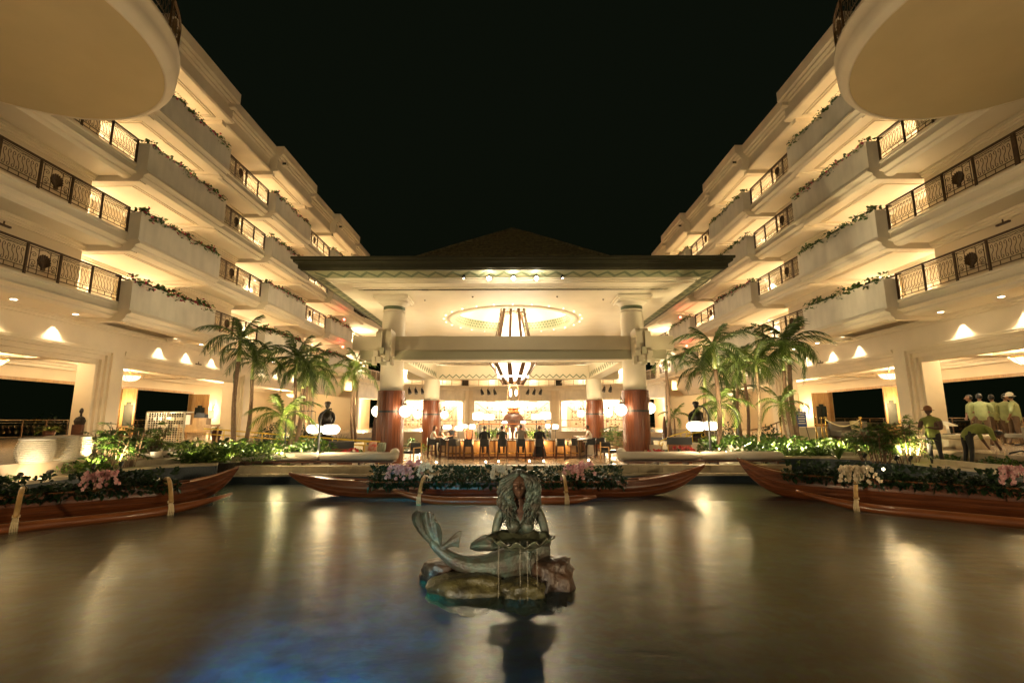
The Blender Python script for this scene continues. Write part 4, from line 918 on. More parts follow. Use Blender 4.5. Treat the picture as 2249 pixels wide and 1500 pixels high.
# benches (long cream bolsters) and lounge sofas ------------------------------
def bench(x0, x1, lab, lip):
    t = thing('lounge_bench', lab, 'bench', ((x0+x1)/2, 16.8, -1.475), group='long cream bolster benches')
    MB().box(x0+.1, x1-.1, 16.55, 17.15, -1.40, -1.35).build('base_board', DKWOOD, t)
    n = 5
    for i in range(n+1): x = x0+.3+(x1-x0-.6)*i/n; MB().box(x-.03, x+.03, 16.6, 17.1, -1.475, -1.40).build('foot', DKWOOD, t)
    xs = [x0, (x0+x1)/2, x1]
    for i in range(2):
        a, b = xs[i]+.008, xs[i+1]-.008; pts = [(a, 16.86, -1.21), (a+.05, 16.86, -1.21), (a+.16, 16.86, -1.21), (b-.16, 16.86, -1.21), (b-.05, 16.86, -1.21), (b, 16.86, -1.21)]
        mb = MB(); mb.tube(pts, [.08, .12, .14, .14, .12, .08], 14); mb.v = [(v[0], 16.86+(v[1]-16.86)*1.7, v[2]) for v in mb.v]; mb.build('bolster', CUSH, t, smooth=True)
    e = x1 if lip > 0 else x0; mb = MB(); mb.tube([(e-lip*.1, 16.9, -1.15), (e-lip*.25, 17.35, -1.12), (e-lip*.3, 17.8, -1.12)], [.13, .15, .13], 12); mb.build('end_cushion', CUSH, t, smooth=True)
    return t
bench(at(527, 1015, Y=16.8).x, at(873, 1008, Y=16.8).x, 'long cream bolster bench on the stone plinth, left of the bar', 1)
bench(at(1357, 1002, Y=16.8).x, at(1720, 1000, Y=16.8).x, 'long cream bolster bench on the stone plinth, right of the bar', -1)
def pillow(x, y, z, rz, m, lab, w_=.42, grp=None):
    mb = MB(); n = 6; vs = []
    for s in (-1, 1):
        for i in range(n+1):
            for j in range(n+1):
                a, b = i/n*2-1, j/n*2-1; th = .075*(1-a**4)*(1-b**4); vs.append((a*w_/2*(1-.08*b*b), s*th, b*w_/2*(1-.08*a*a)))
    fs = []; k = (n+1)**2
    for s in (0, 1):
        for i in range(n):
            for j in range(n): q = s*k+i*(n+1)+j; fs.append((q, q+1, q+n+2, q+n+1) if s else (q, q+n+1, q+n+2, q+1))
    for i in range(n): 
        for (p, q) in ((i, i+1), (n*(n+1)+i, n*(n+1)+i+1), (i*(n+1), (i+1)*(n+1)), (i*(n+1)+n, (i+1)*(n+1)+n)): fs.append((p, q, q+k, p+k))
    mb.add(vs, fs); me = mb.mesh('throw_pillow', m, smooth=True); o = link('throw_pillow', me, None, (x, y, z), rz); o.rotation_euler = (radians(-14), 0, rz); tag(o, lab, 'pillow', grp); return o
TEAL = mat('green_striped_fabric', (.10, .17, .12), .85, var=.6, vs=9, stretch=(6,1,.3), col2=(.42,.40,.30)); REDP = mat('red_print_fabric', (.45, .05, .04), .85, var=.8, vs=9, col2=(.6,.45,.33)); SAND = mat('pale_yellow_fabric', (.55, .48, .26), .85, var=.1, vs=5)
def sofa(path, lab, sgn, zb=BARZ):
    cx0 = sum(p[0] for p in path)/len(path); cy0 = sum(p[1] for p in path)/len(path)
    t = thing('curved_sofa', lab, 'sofa', (cx0, cy0, zb), group='curved cream sofas')
    wall_along(MB(), path, .78*sgn, zb+.12, zb+.44).build('seat', CUSH, t)
    wall_along(MB(), path, .16*sgn, zb+.44, zb+1.02).build('backrest', CUSH, t)
    wall_along(MB(), offset_path(path, .05*sgn), .66*sgn, zb, zb+.12).build('plinth', DKWOOD, t); return t
sofa([(-8.5, 18.2), (-8.35, 19.6), (-7.9, 21.0), (-7.2, 22.1)], 'curved cream sofa with green striped pillows, left of the front left column', -1)
sofa([(8.8, 18.2), (8.65, 19.6), (8.2, 21.0), (7.5, 22.0)], 'curved cream sofa with green striped pillows, right of the front right column', 1)
for k, (u, v, Y, m, lab, rz) in enumerate([(618, 1000, 19.0, TEAL, 'green striped pillow leftmost on the left curved sofa', -1.2), (632, 1000, 19.6, SAND, 'pale pillow between the two green ones on the left sofa', -1.1), (644, 999, 20.2, TEAL, 'green striped pillow rightmost on the left curved sofa', -1.0), (1599, 990, 19.6, REDP, 'red print pillow on the right curved sofa', 1.0), (1612, 992, 19.2, TEAL, 'green striped pillow beside the red one on the right sofa', 1.1), (1626, 994, 18.7, TEAL, 'green striped pillow rightmost on the right sofa', 1.2), (806, 980, 22.5, REDP, 'red print pillow on the chair left of the front left column', -.3), (826, 982, 22.6, TEAL, 'green pillow next to the red one by the front left column', -.2)]):
    p = at(u, v, Y=Y); pillow(p.x+(.25 if u < 1000 else -.25), Y, BARZ+.68 if Y < 22 else p.z, rz, m, lab, .44, 'throw pillows on the lounge sofas')
# lounge wooden station boxes
def station(u0, u1, v0, Y, rz, lab):
    x0, x1 = atx(u0, Y, -1.2), atx(u1, Y, -1.2); zt = at(u0, v0, Y=Y).z; xc = (x0+x1)/2
    t = thing('service_station', lab, 'cabinet', (xc, Y+.4, BARZ), group='mahogany service stations'); w_ = x1-x0
    MB().cbox((xc, Y+.4, (BARZ+zt-.28)/2), (w_-.1, .8, zt-.28-BARZ), rz).build('cabinet_body', CANOE2, t)
    MB().cbox((xc, Y+.4, zt-.14), (w_, .9, .28), rz).build('dark_top', BLACK, t)
    for s in (-.25, .25): MB().cbox((xc+s*w_*cos(rz)+.41*sin(rz), Y+.4+s*w_*sin(rz)-.41*cos(rz), (BARZ+zt-.28)/2), (w_*.42, .02, zt-.5-BARZ), rz).build('panel', WOODC, t)
station(715, 768, 970, 20.4, .35, 'mahogany service station with black top, behind the left lantern pole')
station(1475, 1527, 961, 20.4, -.35, 'mahogany service station with black top, left of the right lantern pole')
# brass ramp handrails
def ramp_rail(pts, lab, posts, grp='yellow ramp handrails', curl=False, M_=None):
    M_ = M_ or BRASSY; t = thing('ramp_handrail', lab, 'handrail', tuple(pts[0][:2])+(pts[0][2]-.9,), group=grp)
    P = [Vector(p) for p in pts]; MB().tube(P, .026, 6).build('top_bar', M_, t)
    if not curl: MB().tube([p-Vector((0,0,.20)) for p in P], .018, 5).build('lower_bar', M_, t)
    Ls = [0]
    for i in range(len(P)-1): Ls.append(Ls[-1]+(P[i+1]-P[i]).length)
    for k in range(posts):
        s = Ls[-1]*(k+.5)/posts
        for i in range(len(P)-1):
            if Ls[i] <= s <= Ls[i+1]: q = P[i].lerp(P[i+1], (s-Ls[i])/(Ls[i+1]-Ls[i])); break
        MB().tube([q, q-Vector((0,0,.9))], .02, 5).build('post', M_, t)
    if curl:
        for e, s in ((P[0], -1), (P[-1], 1)):
            MB().tube([(e.x+s*.13*sin(a)*(1-a/9), e.y, e.z-.13+.13*cos(a)*(1-a/9)) for a in [i*.45 for i in range(14)]], .02, 5).build('scroll_end', M_, t)
    return t
BRASSY = mat('yellow_painted_rail', (.72, .50, .05), .4)
ramp_rail([at(448, 941, Y=19.5), at(560, 950, Y=20.6), at(700, 961, Y=21.8), at(835, 970, Y=23.0)], 'long yellow double handrail of the ramp in front of the left palms', 5)
ramp_rail([at(650, 955, Y=23.8), at(760, 966, Y=23.6), at(835, 973, Y=23.4)], 'shorter yellow handrail on the far side of the left ramp', 3)
ramp_rail([at(1452, 968, Y=22.0), at(1478, 956, Y=22.0), at(1510, 947, Y=22.0)], 'yellow handrail with scrolled ends, nearer one right of the front right column', 2, curl=True)
ramp_rail([at(1500, 962, Y=23.0), at(1522, 951, Y=23.0), at(1543, 949, Y=23.0)], 'yellow handrail with scrolled end, second one beside the statue base', 1, curl=True)
ramp_rail([at(1650, 945, Y=22.2), at(1690, 935, Y=22.6), at(1722, 922, Y=23)], 'dark bronze handrail with scroll in the right garden', 2, grp='bronze garden handrails', curl=True, M_=IRON2)
# rattan lounge chairs seen over the benches
def armchair(x, y, rz, lab, m, zb=BARZ):
    t = thing('lounge_chair', lab, 'armchair', (0,0,0), group='low lounge chairs'); 
    MB().box(-.32, .32, -.3, .3, .30, .44).build('seat', m, t)
    MB().box(-.32, .32, .24, .32, .44, .84).build('backrest', m, t)
    for sx in (-1, 1): MB().bar((sx*.35, -.3, .60), (sx*.35, .34, .60), .05, .04).build('armrest', BAMBOO, t)
    for sx in (-1, 1):
        for sy in (-1, 1): MB().bar((sx*.35, sy*.3, .60 if sy < 0 else .84), (sx*.35, sy*.3, 0), .045, .045).build('leg', BAMBOO, t)
    t.location = (x, y, zb); t.rotation_euler.z = rz; return t
armchair(atx(812, 22.6, -1.6), 22.8, .3, 'pale lounge chair with red pillow left of the front left column', CUSH)
armchair(atx(1436, 22.9, -1.6), 22.9, -.4, 'pale lounge chair right of the front right column', CUSH)
armchair(atx(905, 25.6, -1.7), 25.6, -.5, 'low chair with orange frame between the left columns', NAVY)
armchair(atx(1339, 25.9, -1.7), 25.9, .6, 'low chair with orange frame between the right columns', NAVY)
def side_table(x, y, lab, zb=BARZ, r=.3, h=.5):
    t = thing('side_table', lab, 'table', (x, y, zb), group='small lounge tables'); MB().lathe([(r, h-.04), (r, h)], (x, y, zb), 16).build('table_top', DKWOOD, t)
    for k in range(3): a = 2*pi*k/3; MB().bar((x+r*.7*cos(a), y+r*.7*sin(a), zb+h-.04), (x+r*.9*cos(a), y+r*.9*sin(a), zb), .03, .03).build('leg', DKWOOD, t)
side_table(atx(690, 19.8, -1.6), 19.8, 'dark side table beside the left service station'); side_table(atx(1560, 19.4, -1.5), 19.4, 'dark side table in front of the right sofa')
# stage spotlight clusters under the rear balcony
k = 0
for u0, lab in ((1008, 'left of centre'), (1148+25, 'right of centre'), (913, 'by the rear left column'), (1327, 'by the rear right column')):
    u0 = {0: 1074-16, 1: 1174-14, 2: 913-14, 3: 1327-14}[k]; Yc = 62.3 if k < 2 else 59.0
    for j in range(3):
        p = at(u0+j*14, 859 if k < 2 else 857-(4 if k == 3 else 0), Y=Yc); s = (-1 if k % 2 == 0 else 1)
        t = thing('stage_spotlight', ['left', 'middle', 'right'][j]+' one of the three black spotlights '+['left of centre under the rear balcony', 'right of centre under the rear balcony', 'beside the rear left column', 'beside the rear right column'][k], 'spotlight', tuple(p), group='black stage spotlights')
        c = p; d = Vector((-s*.25*(1 if k % 2 else 1), -.3, -.75)).normalized(); a = c-d*.25; b = c+d*.45
        MB().tube([a, a.lerp(b, .25), a.lerp(b, .3), b], [.10, .13, .16, .22], 10).build('can', BLACK, t); MB().bar((c.x, c.y, c.z+.45), (c.x, c.y, c.z), .06, .06).build('yoke', BLACK, t)
    k += 1
# ================================================================ outrigger canoes
def canoe(lab, tip, rz, Ln, gz, ends=(1, 1), ama=(1.25, .25, .9), ama_side=-1, ik=(.3, .7), bow=.33, stern=.22):
    """hull runs along local +x from the bow tip; local -y is the side of the float"""
    t = thing('outrigger_canoe', lab, 'canoe', (0,0,0), group='koa wood outrigger canoes moored in the pool')
    N_ = 40; K = 5; HW = .31; zb = -2.06
    def sec(s):
        e0 = min(1, s/.30); e1 = min(1, (1-s)/.30); e = (sin(e0*pi/2)**.8)*(sin(e1*pi/2)**.8)
        g = gz+bow*max(0, 1-s/.22)**2.2*ends[0]+stern*max(0, 1-(1-s)/.22)**2.2*ends[1]
        kz = zb+(g-zb-.05)*(max(0, 1-s/.24)**2.6)+(g-zb-.05)*(max(0, 1-(1-s)/.24)**2.6)
        return max(.012, HW*e), g, min(kz, g-.04)
    def pt(s, a, side, o=0):
        b, g, kz = sec(s); ang = a*pi/2; y = b*(sin(ang)**.75)+o; z = kz+(g-kz)*(1-cos(ang)**.85) if a < 1 else g
        return (s*Ln, side*y, z)
    cuts = [0, .34, .58, .80, 1.0]
    for side in (-1, 1):
        for c in range(4):
            mb = MB(); n = 3
            vs = []
            for i in range(N_+1):
                s = i/N_
                for j in range(n+1): a = cuts[c]+(cuts[c+1]-cuts[c])*j/n-.004*(j == n); vs.append(pt(s, a, side, .010*(j == 0 and c > 0)+.003*c))
                for j in range(n+1): a = cuts[c]+(cuts[c+1]-cuts[c])*j/n; b0 = pt(s, a, side, -.03); vs.append((b0[0], side*max(.002, side*b0[1]), b0[2]))
            m = 2*(n+1); fs = []
            for i in range(N_):
                for j in range(n): q = i*m+j; fs.append((q, q+1, q+m+1, q+m)); q += n+1; fs.append((q, q+m, q+m+1, q+1))
                fs.append((i*m, i*m+m, i*m+m+n+1, i*m+n+1)); fs.append((i*m+n, i*m+2*n+1, i*m+m+2*n+1, i*m+m+n))
            mb.add(vs, fs); mb.build('hull_plank', CANOE, t, smooth=False)
    for side in (-1, 1):
        mb = MB(); pts = []
        for i in range(N_+1): s = i/N_; b, g, kz = sec(s); pts.append((s*Ln, side*(b+.005), g+.015))
        mb.tube(pts, .024, 6, flat=.8); mb.build('gunwale', CANOE2, t, smooth=True)
    # covered bow and stern decks
    for a, b in ((0, .16), (.84, 1)):
        mb = MB(); vs = []
        for i in range(11): s = a+(b-a)*i/10; w_, g, kz = sec(s); vs += [(s*Ln, -w_, g+.005), (s*Ln, 0, g+.03), (s*Ln, w_, g+.005)]
        fs = []
        for i in range(10): q = i*3; fs += [(q, q+1, q+4, q+3), (q+1, q+2, q+5, q+4)]
        mb.add(vs, fs).build('deck_cover', CANOE2, t, smooth=True)
    mb = MB(); pts = []
    mb.box(.17*Ln, .83*Ln, -.24, .24, gz-.2, gz-.12); mb.build('planter_tray', SOIL, t)
    off, a0, a1 = ama; pts = []; rs = []
    for i in range(31):
        s = i/30; x = (a0+(a1-a0)*s)*Ln; up_ = .26*max(0, 1-s/.28)**2+.10*max(0, 1-(1-s)/.22)**2; pts.append((x, ama_side*(off-.06*max(0,1-s/.3)), -1.945+up_)); rs.append(.105*min(1, .25+sin(min(1, s/.22)*pi/2)*.75)*min(1, .3+sin(min(1, (1-s)/.15)*pi/2)*.7))
    MB().tube(pts, rs, 12).build('outrigger_float', CANOE2, t, smooth=True)
    for s in ik:
        x = s*Ln; P = [(x, .30, gz+.03), (x, -.05, gz+.10)]; 
        for k in range(9): q = k/8; P.append((x, ama_side*(.2+(off-.2)*q), gz+.14+.10*sin(q*pi*.8)-(gz+.14+1.80)*(q**2.6)))
        mb = MB(); mb.tube(P, [.034]*len(P), 6); mb.v = [(x+(v[0]-x)*1.3, v[1], v[2]) for v in mb.v]; mb.build('outrigger_arm', BAMBOO, t, smooth=True)
        ls = MB()
        for dx in (-.045, -.015, .015, .045): ls.tube([(x+dx*.7, ama_side*(off-.02), -1.78), (x+dx*.8, ama_side*(off+.085), -1.835), (x+dx, ama_side*(off+.122), -1.93), (x+dx, ama_side*(off+.08), -2.03), (x+dx, ama_side*(off-.08), -2.03), (x+dx, ama_side*(off-.122), -1.93), (x+dx*.7, ama_side*(off-.06), -1.80)], .013, 4)
        for dz in (0, .025): ls.tube([(x+.05*cos(q*.7), ama_side*(off-.08+.05*sin(q*.7)), -1.76+dz) for q in range(10)], .013, 4)
        pass
        ls.build('cord_lashing', CORD, t)
        lb = MB(); 
        for dx in (-.03, .03): lb.tube([(x+dx, -.34, gz-.02), (x+dx, -.30, gz+.09), (x+dx, -.1, gz+.15)], .012, 4)
        lb.build('gunwale_lashing', CORD, t)
    t.location = (tip[0], tip[1], 0); t.rotation_euler.z = rz; return t
CANC = canoe('outrigger canoe full of greenery moored across the middle of the pool, behind the mermaid', (-5.85, 13.45), 0, 11.2, -1.62, ama=(1.2, .275, .72), ik=(.335, .655), bow=.22, stern=.40)
CANL = canoe('outrigger canoe at the left edge of the pool, its upturned bow pointing right', (-6.98, 13.0), atan2(-.67, -.74), 6.6, -1.50, ama=(1.35, .06, 1.1), ama_side=1, ik=(.24, .60), bow=.30, stern=.1)
CANR = canoe('outrigger canoe at the right edge of the pool, its upturned bow pointing left', (6.5, 14.0), atan2(-.65, .76), 7.4, -1.42, ama=(1.25, .22, 1.1), ama_side=-1, ik=(.38, .86), bow=.34, stern=.1)

# ================================================================ foliage builders
def leaf(mb, p, d, n, L_, W_, droop=.25, fold=.25):
    """one pointed leaf: a folded strip, 4 quads"""
    d = Vector(d).normalized(); n = Vector(n); n = (n-d*n.dot(d)); n = n.normalized() if n.length > 1e-5 else d.orthogonal().normalized(); s = d.cross(n); p = Vector(p)
    q = []; prof = ((0, .06), (.35, 1), (.72, .72), (1, .02))
    for t, w_ in prof: c = p+d*L_*t-Vector((0,0,1))*droop*L_*t*t; q.append((c-s*W_*w_/2-n*0, c-n*W_*fold*w_*.5, c+s*W_*w_/2))
    vs = [x for r in q for x in r]; fs = []
    for i in range(3): a = i*3; fs += [(a, a+1, a+4, a+3), (a+1, a+2, a+5, a+4)]
    mb.add(vs, fs)
def rnd_dir(zmin=-.3):
    while True:
        v = Vector((random.uniform(-1,1), random.uniform(-1,1), random.uniform(zmin,1)))
        if .1 < v.length < 1: return v.normalized()
def leafy(mb, n, region, size, dirb=(0,0,.3), w=.45, droop=.3):
    for _ in range(n):
        p, out = region(); d = (rnd_dir(-.5)+Vector(out)*.8+Vector(dirb)).normalized(); L_ = size*random.uniform(.6, 1.25); leaf(mb, p, d, rnd_dir(0)+Vector((0,0,.8)), L_, L_*w, droop)
def orchid(name, loc, m, lab, n=7, ln_=.42, grp='orchid sprays in the canoes', lean=(0,-1)):
    ln = ln_*.82; n = max(3, int(n*.75)); t = thing('orchid_spray', lab, 'orchids', loc, group=grp); st = MB(); fl = MB(); lv = MB(); x, y, z = loc
    for k in range(n):
        a = 2*pi*k/n+random.uniform(-.3,.3); r = ln*random.uniform(.6,1.1); dx, dy = cos(a)+lean[0]*.5, sin(a)*.6+lean[1]*.35; pts = []
        for i in range(9): q = i/8; pts.append(Vector((x+dx*r*q, y+dy*r*q, z+.10+.34*sin(q*pi*.78)-.20*q*q)))
        st.tube(pts, .005, 3, cap=False)
        for i in range(2, 9):
            for rep in range(2):
                c = pts[i]+Vector((random.uniform(-.04,.04), random.uniform(-.05,.02), random.uniform(-.07,.02))); f = Vector((random.uniform(-.5,.5), -1, random.uniform(-.3,.3))).normalized()
                u = f.orthogonal().normalized(); v = f.cross(u)
                for pz in range(5): an = 2*pi*pz/5+.3; d = u*cos(an)+v*sin(an); leaf(fl, c, d+f*.15, f, .048, .046, .05, .1)
    for k in range(6): leaf(lv, (x, y, z), rnd_dir(.1), (0,0,1), .28, .07, .4)
    st.build('stem', BUSH, t); fl.build('blossoms', m, t, kind='stuff'); lv.build('leaf', BUSHD, t); return t
def canoe_plants(C, Ln, gz, a, b, lab, n=1500, h=.30, side=-1):
    """dark trailing ivy standing and hanging along the hull"""
    t = thing('trailing_ivy', lab, 'plants', (0,0,0), group='greenery planted in the canoes'); mb = MB()
    def reg():
        x = random.uniform(a, b)*Ln; hh = h*(.65+.35*sin(x*3.1)+.25*sin(x*7.3+1)); r = random.random()
        if r < .25: return (x, side*random.uniform(.27, .36), gz-random.uniform(-.06, .10)), (0, side*.8, -.7)
        y = random.uniform(-.30, .32); return (x, y, gz+random.uniform(-.02, max(.08, hh))), (0, 0, .2)
    leafy(mb, n, reg, .12, (0, side*.2, .1), .55)
    for k in range(int(n/40)):
        x = random.uniform(a, b)*Ln; d = Vector((random.uniform(-.4,.4), random.uniform(-.3,.3), 1)); 
        for j in range(5): leaf(mb, (x, random.uniform(-.1,.1), gz+h*.6+random.uniform(0,.15)), d+rnd_dir(-.4)*.9, (0,side,.5), .15, .05, .35)
    mb.build('foliage', BUSHD, t, kind='stuff'); t.location = C.location; t.rotation_euler = C.rotation_euler; return t
canoe_plants(CANC, 11.2, -1.62, .20, .80, 'dark bushy ivy planted along the middle canoe', 4200, .36)
canoe_plants(CANL, 6.6, -1.50, .20, 1.0, 'dark trailing ivy planted along the left canoe', 3600, .32, 1)
canoe_plants(CANR, 7.4, -1.42, .16, 1.0, 'dark trailing ivy planted along the right canoe', 3600, .28)
for (u, v, Y, m, lab, n, ln) in [(880, 1040, 13.2, ORCHIDP, 'large pink orchid spray at the left end of the middle canoe', 10, .45), (908, 1030, 13.5, ORCHIDP, 'paler pink orchid spray close beside the largest one', 5, .4), (935, 1036, 13.3, ORCHIDW, 'cream orchid spray low in the ivy, left of the mermaid', 3, .22), (1098, 1040, 13.2, ORCHIDW, 'white orchid spray directly left of the mermaid hair', 8, .42), (1262, 1040, 13.2, ORCHIDP, 'pink and cream orchid spray right of the mermaid in the middle canoe', 6, .38), (1282, 1032, 13.4, ORCHIDP, 'small pink orchid spray behind the one right of the mermaid', 4, .34),
                              (205, 1060, 10.5, ORCHIDP, 'pink orchid spray in the left canoe, its left one', 6, .34), (240, 1056, 10.8, ORCHIDP, 'pink orchid spray in the left canoe, its right one', 6, .34), (1858, 1046, 11.3, ORCHIDW, 'white orchid spray in the right canoe above the outrigger arm', 8, .36), (1892, 1046, 11.0, ORCHIDW, 'white orchid spray in the right canoe, right of the arm', 6, .34), (2218, 1050, 9.4, ORCHIDP, 'salmon orchid spray in the right canoe at the picture edge', 9, .36)]:
    orchid('o', tuple(at(u, v, Y=Y)-Vector((0,0,.16))), m, lab, n, ln)
for i, (u, v, lab) in enumerate([(924, 1015, 'leftmost fairy bulb over the middle canoe'), (958, 1015, 'second fairy bulb from the left over the middle canoe'), (1067, 1014, 'third fairy bulb over the middle canoe'), (1095, 1013, 'fairy bulb in the white orchids left of the mermaid'), (1163, 1012, 'fairy bulb just right of the mermaid head'), (1194, 1012, 'rightmost fairy bulb over the middle canoe'), (1940, 1030, 'fairy bulb glowing in the right canoe ivy'), (1293, 1010, 'fairy bulb near the right orchids of the middle canoe')]):
    p = at(u, v, Y=13.9 if u < 1500 else 10.9); t = MB().ball(p, .028, 8).build('fairy_bulb', E_TINY, off=tuple(p)); t.location = p; tag(t, lab, 'bulb', 'fairy bulbs in the canoes')
    lamp(tuple(p), 2.5, WARM, .03, None, 'fairy_light')

# ================================================================ rocks and mermaid
ROCKM = mat('wet_brown_rock', (.06, .030, .015), .42, var=.6, vs=5, bump=1, bs=16, col2=(.02, .012, .008), coat=.08)
MOSSR = mat('mossy_wet_rock', (.065, .055, .020), .42, var=.7, vs=6, bump=.8, bs=22, col2=(.022, .018, .008), coat=.06)
from mathutils import noise as mnoise
def rock(c, r, seed, m, lab, rough=.28, flat=1.0):
    bm = bmesh.new(); bmesh.ops.create_icosphere(bm, subdivisions=4, radius=1)
    for v in bm.verts:
        d = v.co.normalized(); q = d*1.5+Vector((seed*7.1, seed*3.3, 1.7)); k = 1+rough*mnoise.noise(q)+.7*rough*abs(mnoise.noise(q*2.3))+.45*rough*mnoise.noise(q*5)+.2*rough*mnoise.noise(q*11)
        cell = mnoise.cell(q*1.1)*.08; v.co = Vector((d.x*r[0]*(k+cell), d.y*r[1]*k, d.z*r[2]*(k-cell)))
        if v.co.z > r[2]*.62*flat: v.co.z = r[2]*.62*flat+(v.co.z-r[2]*.62*flat)*.35
    me = bpy.data.meshes.new('rock'); bm.to_mesh(me); bm.free(); me.materials.append(m); me.polygons.foreach_set('use_smooth', [True]*len(me.polygons))
    return link('pool_rock', me, None, c, label=lab, category='rock', group='rocks under the mermaid statue')
rock((-.32, 6.20, -2.0), (.50, .30, .25), 1, MOSSR, 'long flat mossy rock under the mermaid tail', .22)
rock((.30, 6.05, -1.99), (.27, .22, .20), 2, MOSSR, 'green mossy rock under the shell bowl where the water falls', .35)
rock((.62, 6.35, -1.93), (.25, .27, .34), 3, ROCKM, 'blocky red-brown wet rock at the right of the mermaid', .35)
rock((-.72, 6.60, -1.95), (.26, .22, .25), 4, ROCKM, 'small dark rock behind the tail at the left', .3)
rock((.22, 6.58, -1.92), (.40, .28, .32), 5, ROCKM, 'dark rock the mermaid sits on, hidden behind the bowl', .25)
def patina(name, hair=False):
    m = bpy.data.materials.new(name); m.use_nodes = True; nt = m.node_tree; N = nt.nodes; L = nt.links; b = N['Principled BSDF']
    tc = N.new('ShaderNodeTexCoord'); n1 = N.new('ShaderNodeTexNoise'); n1.inputs['Scale'].default_value = 5; n1.inputs['Detail'].default_value = 9; n1.inputs['Roughness'].default_value = .65; L.new(tc.outputs['Object'], n1.inputs['Vector'])
    cr = N.new('ShaderNodeValToRGB'); e = cr.color_ramp.elements; e[0].position = .34; e[0].color = (.045, .026, .016, 1); e[1].position = .66; e[1].color = ((.115, .12, .08, 1) if not hair else (.15, .15, .10, 1))
    x = e.new(.5); x.color = (.055, .058, .04, 1); x = e.new(.58); x.color = (.055, .080, .062, 1)
    L.new(n1.outputs['Fac'], cr.inputs[0]); L.new(cr.outputs[0], b.inputs['Base Color']); b.inputs['Roughness'].default_value = .5; b.inputs['Metallic'].default_value = .25
    n2 = N.new('ShaderNodeTexNoise' if hair else 'ShaderNodeTexVoronoi'); n2.inputs['Scale'].default_value = 60 if hair else 34; L.new(tc.outputs['Object'], n2.inputs['Vector'])
    bp = N.new('ShaderNodeBump'); bp.inputs['Strength'].default_value = .35; bp.inputs['Distance'].default_value = .012; L.new(n2.outputs[0], bp.inputs['Height']); L.new(bp.outputs[0], b.inputs['Normal']); return m
def skin_mesh(name, V, E_, R_, sub=2, root=0):
    me = bpy.data.meshes.new(name); me.from_pydata(V, E_, []); o = bpy.data.objects.new(name, me); COL.objects.link(o)
    sk = o.modifiers.new('s', 'SKIN'); sk.use_smooth_shade = True
    lay = me.skin_vertices[0].data if me.skin_vertices else None
    if lay is None: 
        bm = bmesh.new(); bm.from_mesh(me); bm.verts.layers.skin.verify(); bm.to_mesh(me); bm.free(); lay = me.skin_vertices[0].data
    for i, r in enumerate(R_): lay[i].radius = (r, r) if not isinstance(r, tuple) else r; lay[i].use_root = (i == root)
    if sub: ss = o.modifiers.new('u', 'SUBSURF'); ss.levels = ss.render_levels = sub
    dg = bpy.context.evaluated_depsgraph_get(); ev = o.evaluated_get(dg); m2 = bpy.data.meshes.new_from_object(ev); bpy.data.objects.remove(o); return m2
def merge_meshes(name, lst):
    bm = bmesh.new()
    for me, mt in lst:
        n = len(bm.verts); bm.from_mesh(me); bm.verts.ensure_lookup_table()
        if mt is not None: bmesh.ops.transform(bm, matrix=mt, verts=bm.verts[n:])
    me = bpy.data.meshes.new(name); bm.to_mesh(me); bm.free(); return me
def head_mesh(s=1.0, female=True, n=40):
    """sculpted head, facing -Y, centre at mid skull, half height .12*s"""
    bm = bmesh.new(); bmesh.ops.create_uvsphere(bm, u_segments=n, v_segments=n, radius=1)
    def g(x, y, cx, cy, sx, sy): return math.exp(-((x-cx)/sx)**2-((y-cy)/sy)**2)
    for v in bm.verts:
        x, y, z = v.co; fx = x; fz = z; wd = .078; dp = .098; ht = .118
        if z < 0: k = 1-.34*(-z)**1.4; x *= k; y *= (1-.16*(-z)) if y < 0 else (1-.30*(-z))
        X, Y_, Z = x*wd, y*dp, z*ht
        if v.co.y < 0:
            f = -v.co.y; d = 0
            d += .042*g(fx, fz, 0, -.20, .14, .12)+.026*g(fx, fz, 0, -.0, .09, .20)       # nose
            d -= .024*g(fx, fz, -.36, .08, .20, .12)+.024*g(fx, fz, .36, .08, .20, .12)     # sockets
            d += .010*g(fx, fz, -.36, .04, .10, .05)+.010*g(fx, fz, .36, .04, .10, .05)     # eyeballs
            d += .008*g(fx, fz, -.34, .23, .26, .06)+.008*g(fx, fz, .34, .23, .26, .06)     # brows
            d += .016*g(fx, fz, 0, -.43, .20, .045)+.016*g(fx, fz, 0, -.55, .17, .05)-.012*g(fx, fz, 0, -.49, .22, .024)   # lips
            d += .014*g(fx, fz, 0, -.80, .22, .14)+.007*g(fx, fz, -.5, -.22, .2, .18)+.007*g(fx, fz, .5, -.22, .2, .18)
            Y_ -= d*min(1, f*1.6)
        v.co = Vector((X, Y_, Z))*s
    me = bpy.data.meshes.new('head'); bm.to_mesh(me); bm.free(); return me
def remesh(me, vox, smooth_it=2):
    o = bpy.data.objects.new('tmp', me); COL.objects.link(o); r = o.modifiers.new('r', 'REMESH'); r.mode = 'VOXEL'; r.voxel_size = vox; r.use_smooth_shade = True
    if smooth_it: s = o.modifiers.new('s', 'SMOOTH'); s.factor = .5; s.iterations = smooth_it
    dg = bpy.context.evaluated_depsgraph_get(); m2 = bpy.data.meshes.new_from_object(o.evaluated_get(dg)); bpy.data.objects.remove(o); return m2
PAT = patina('bronze_green_patina'); PATH = patina('bronze_hair_patina', True)
FACEB = mat('dark_bronze', (.11, .055, .032), .42, metal=.45, var=.4, vs=14)
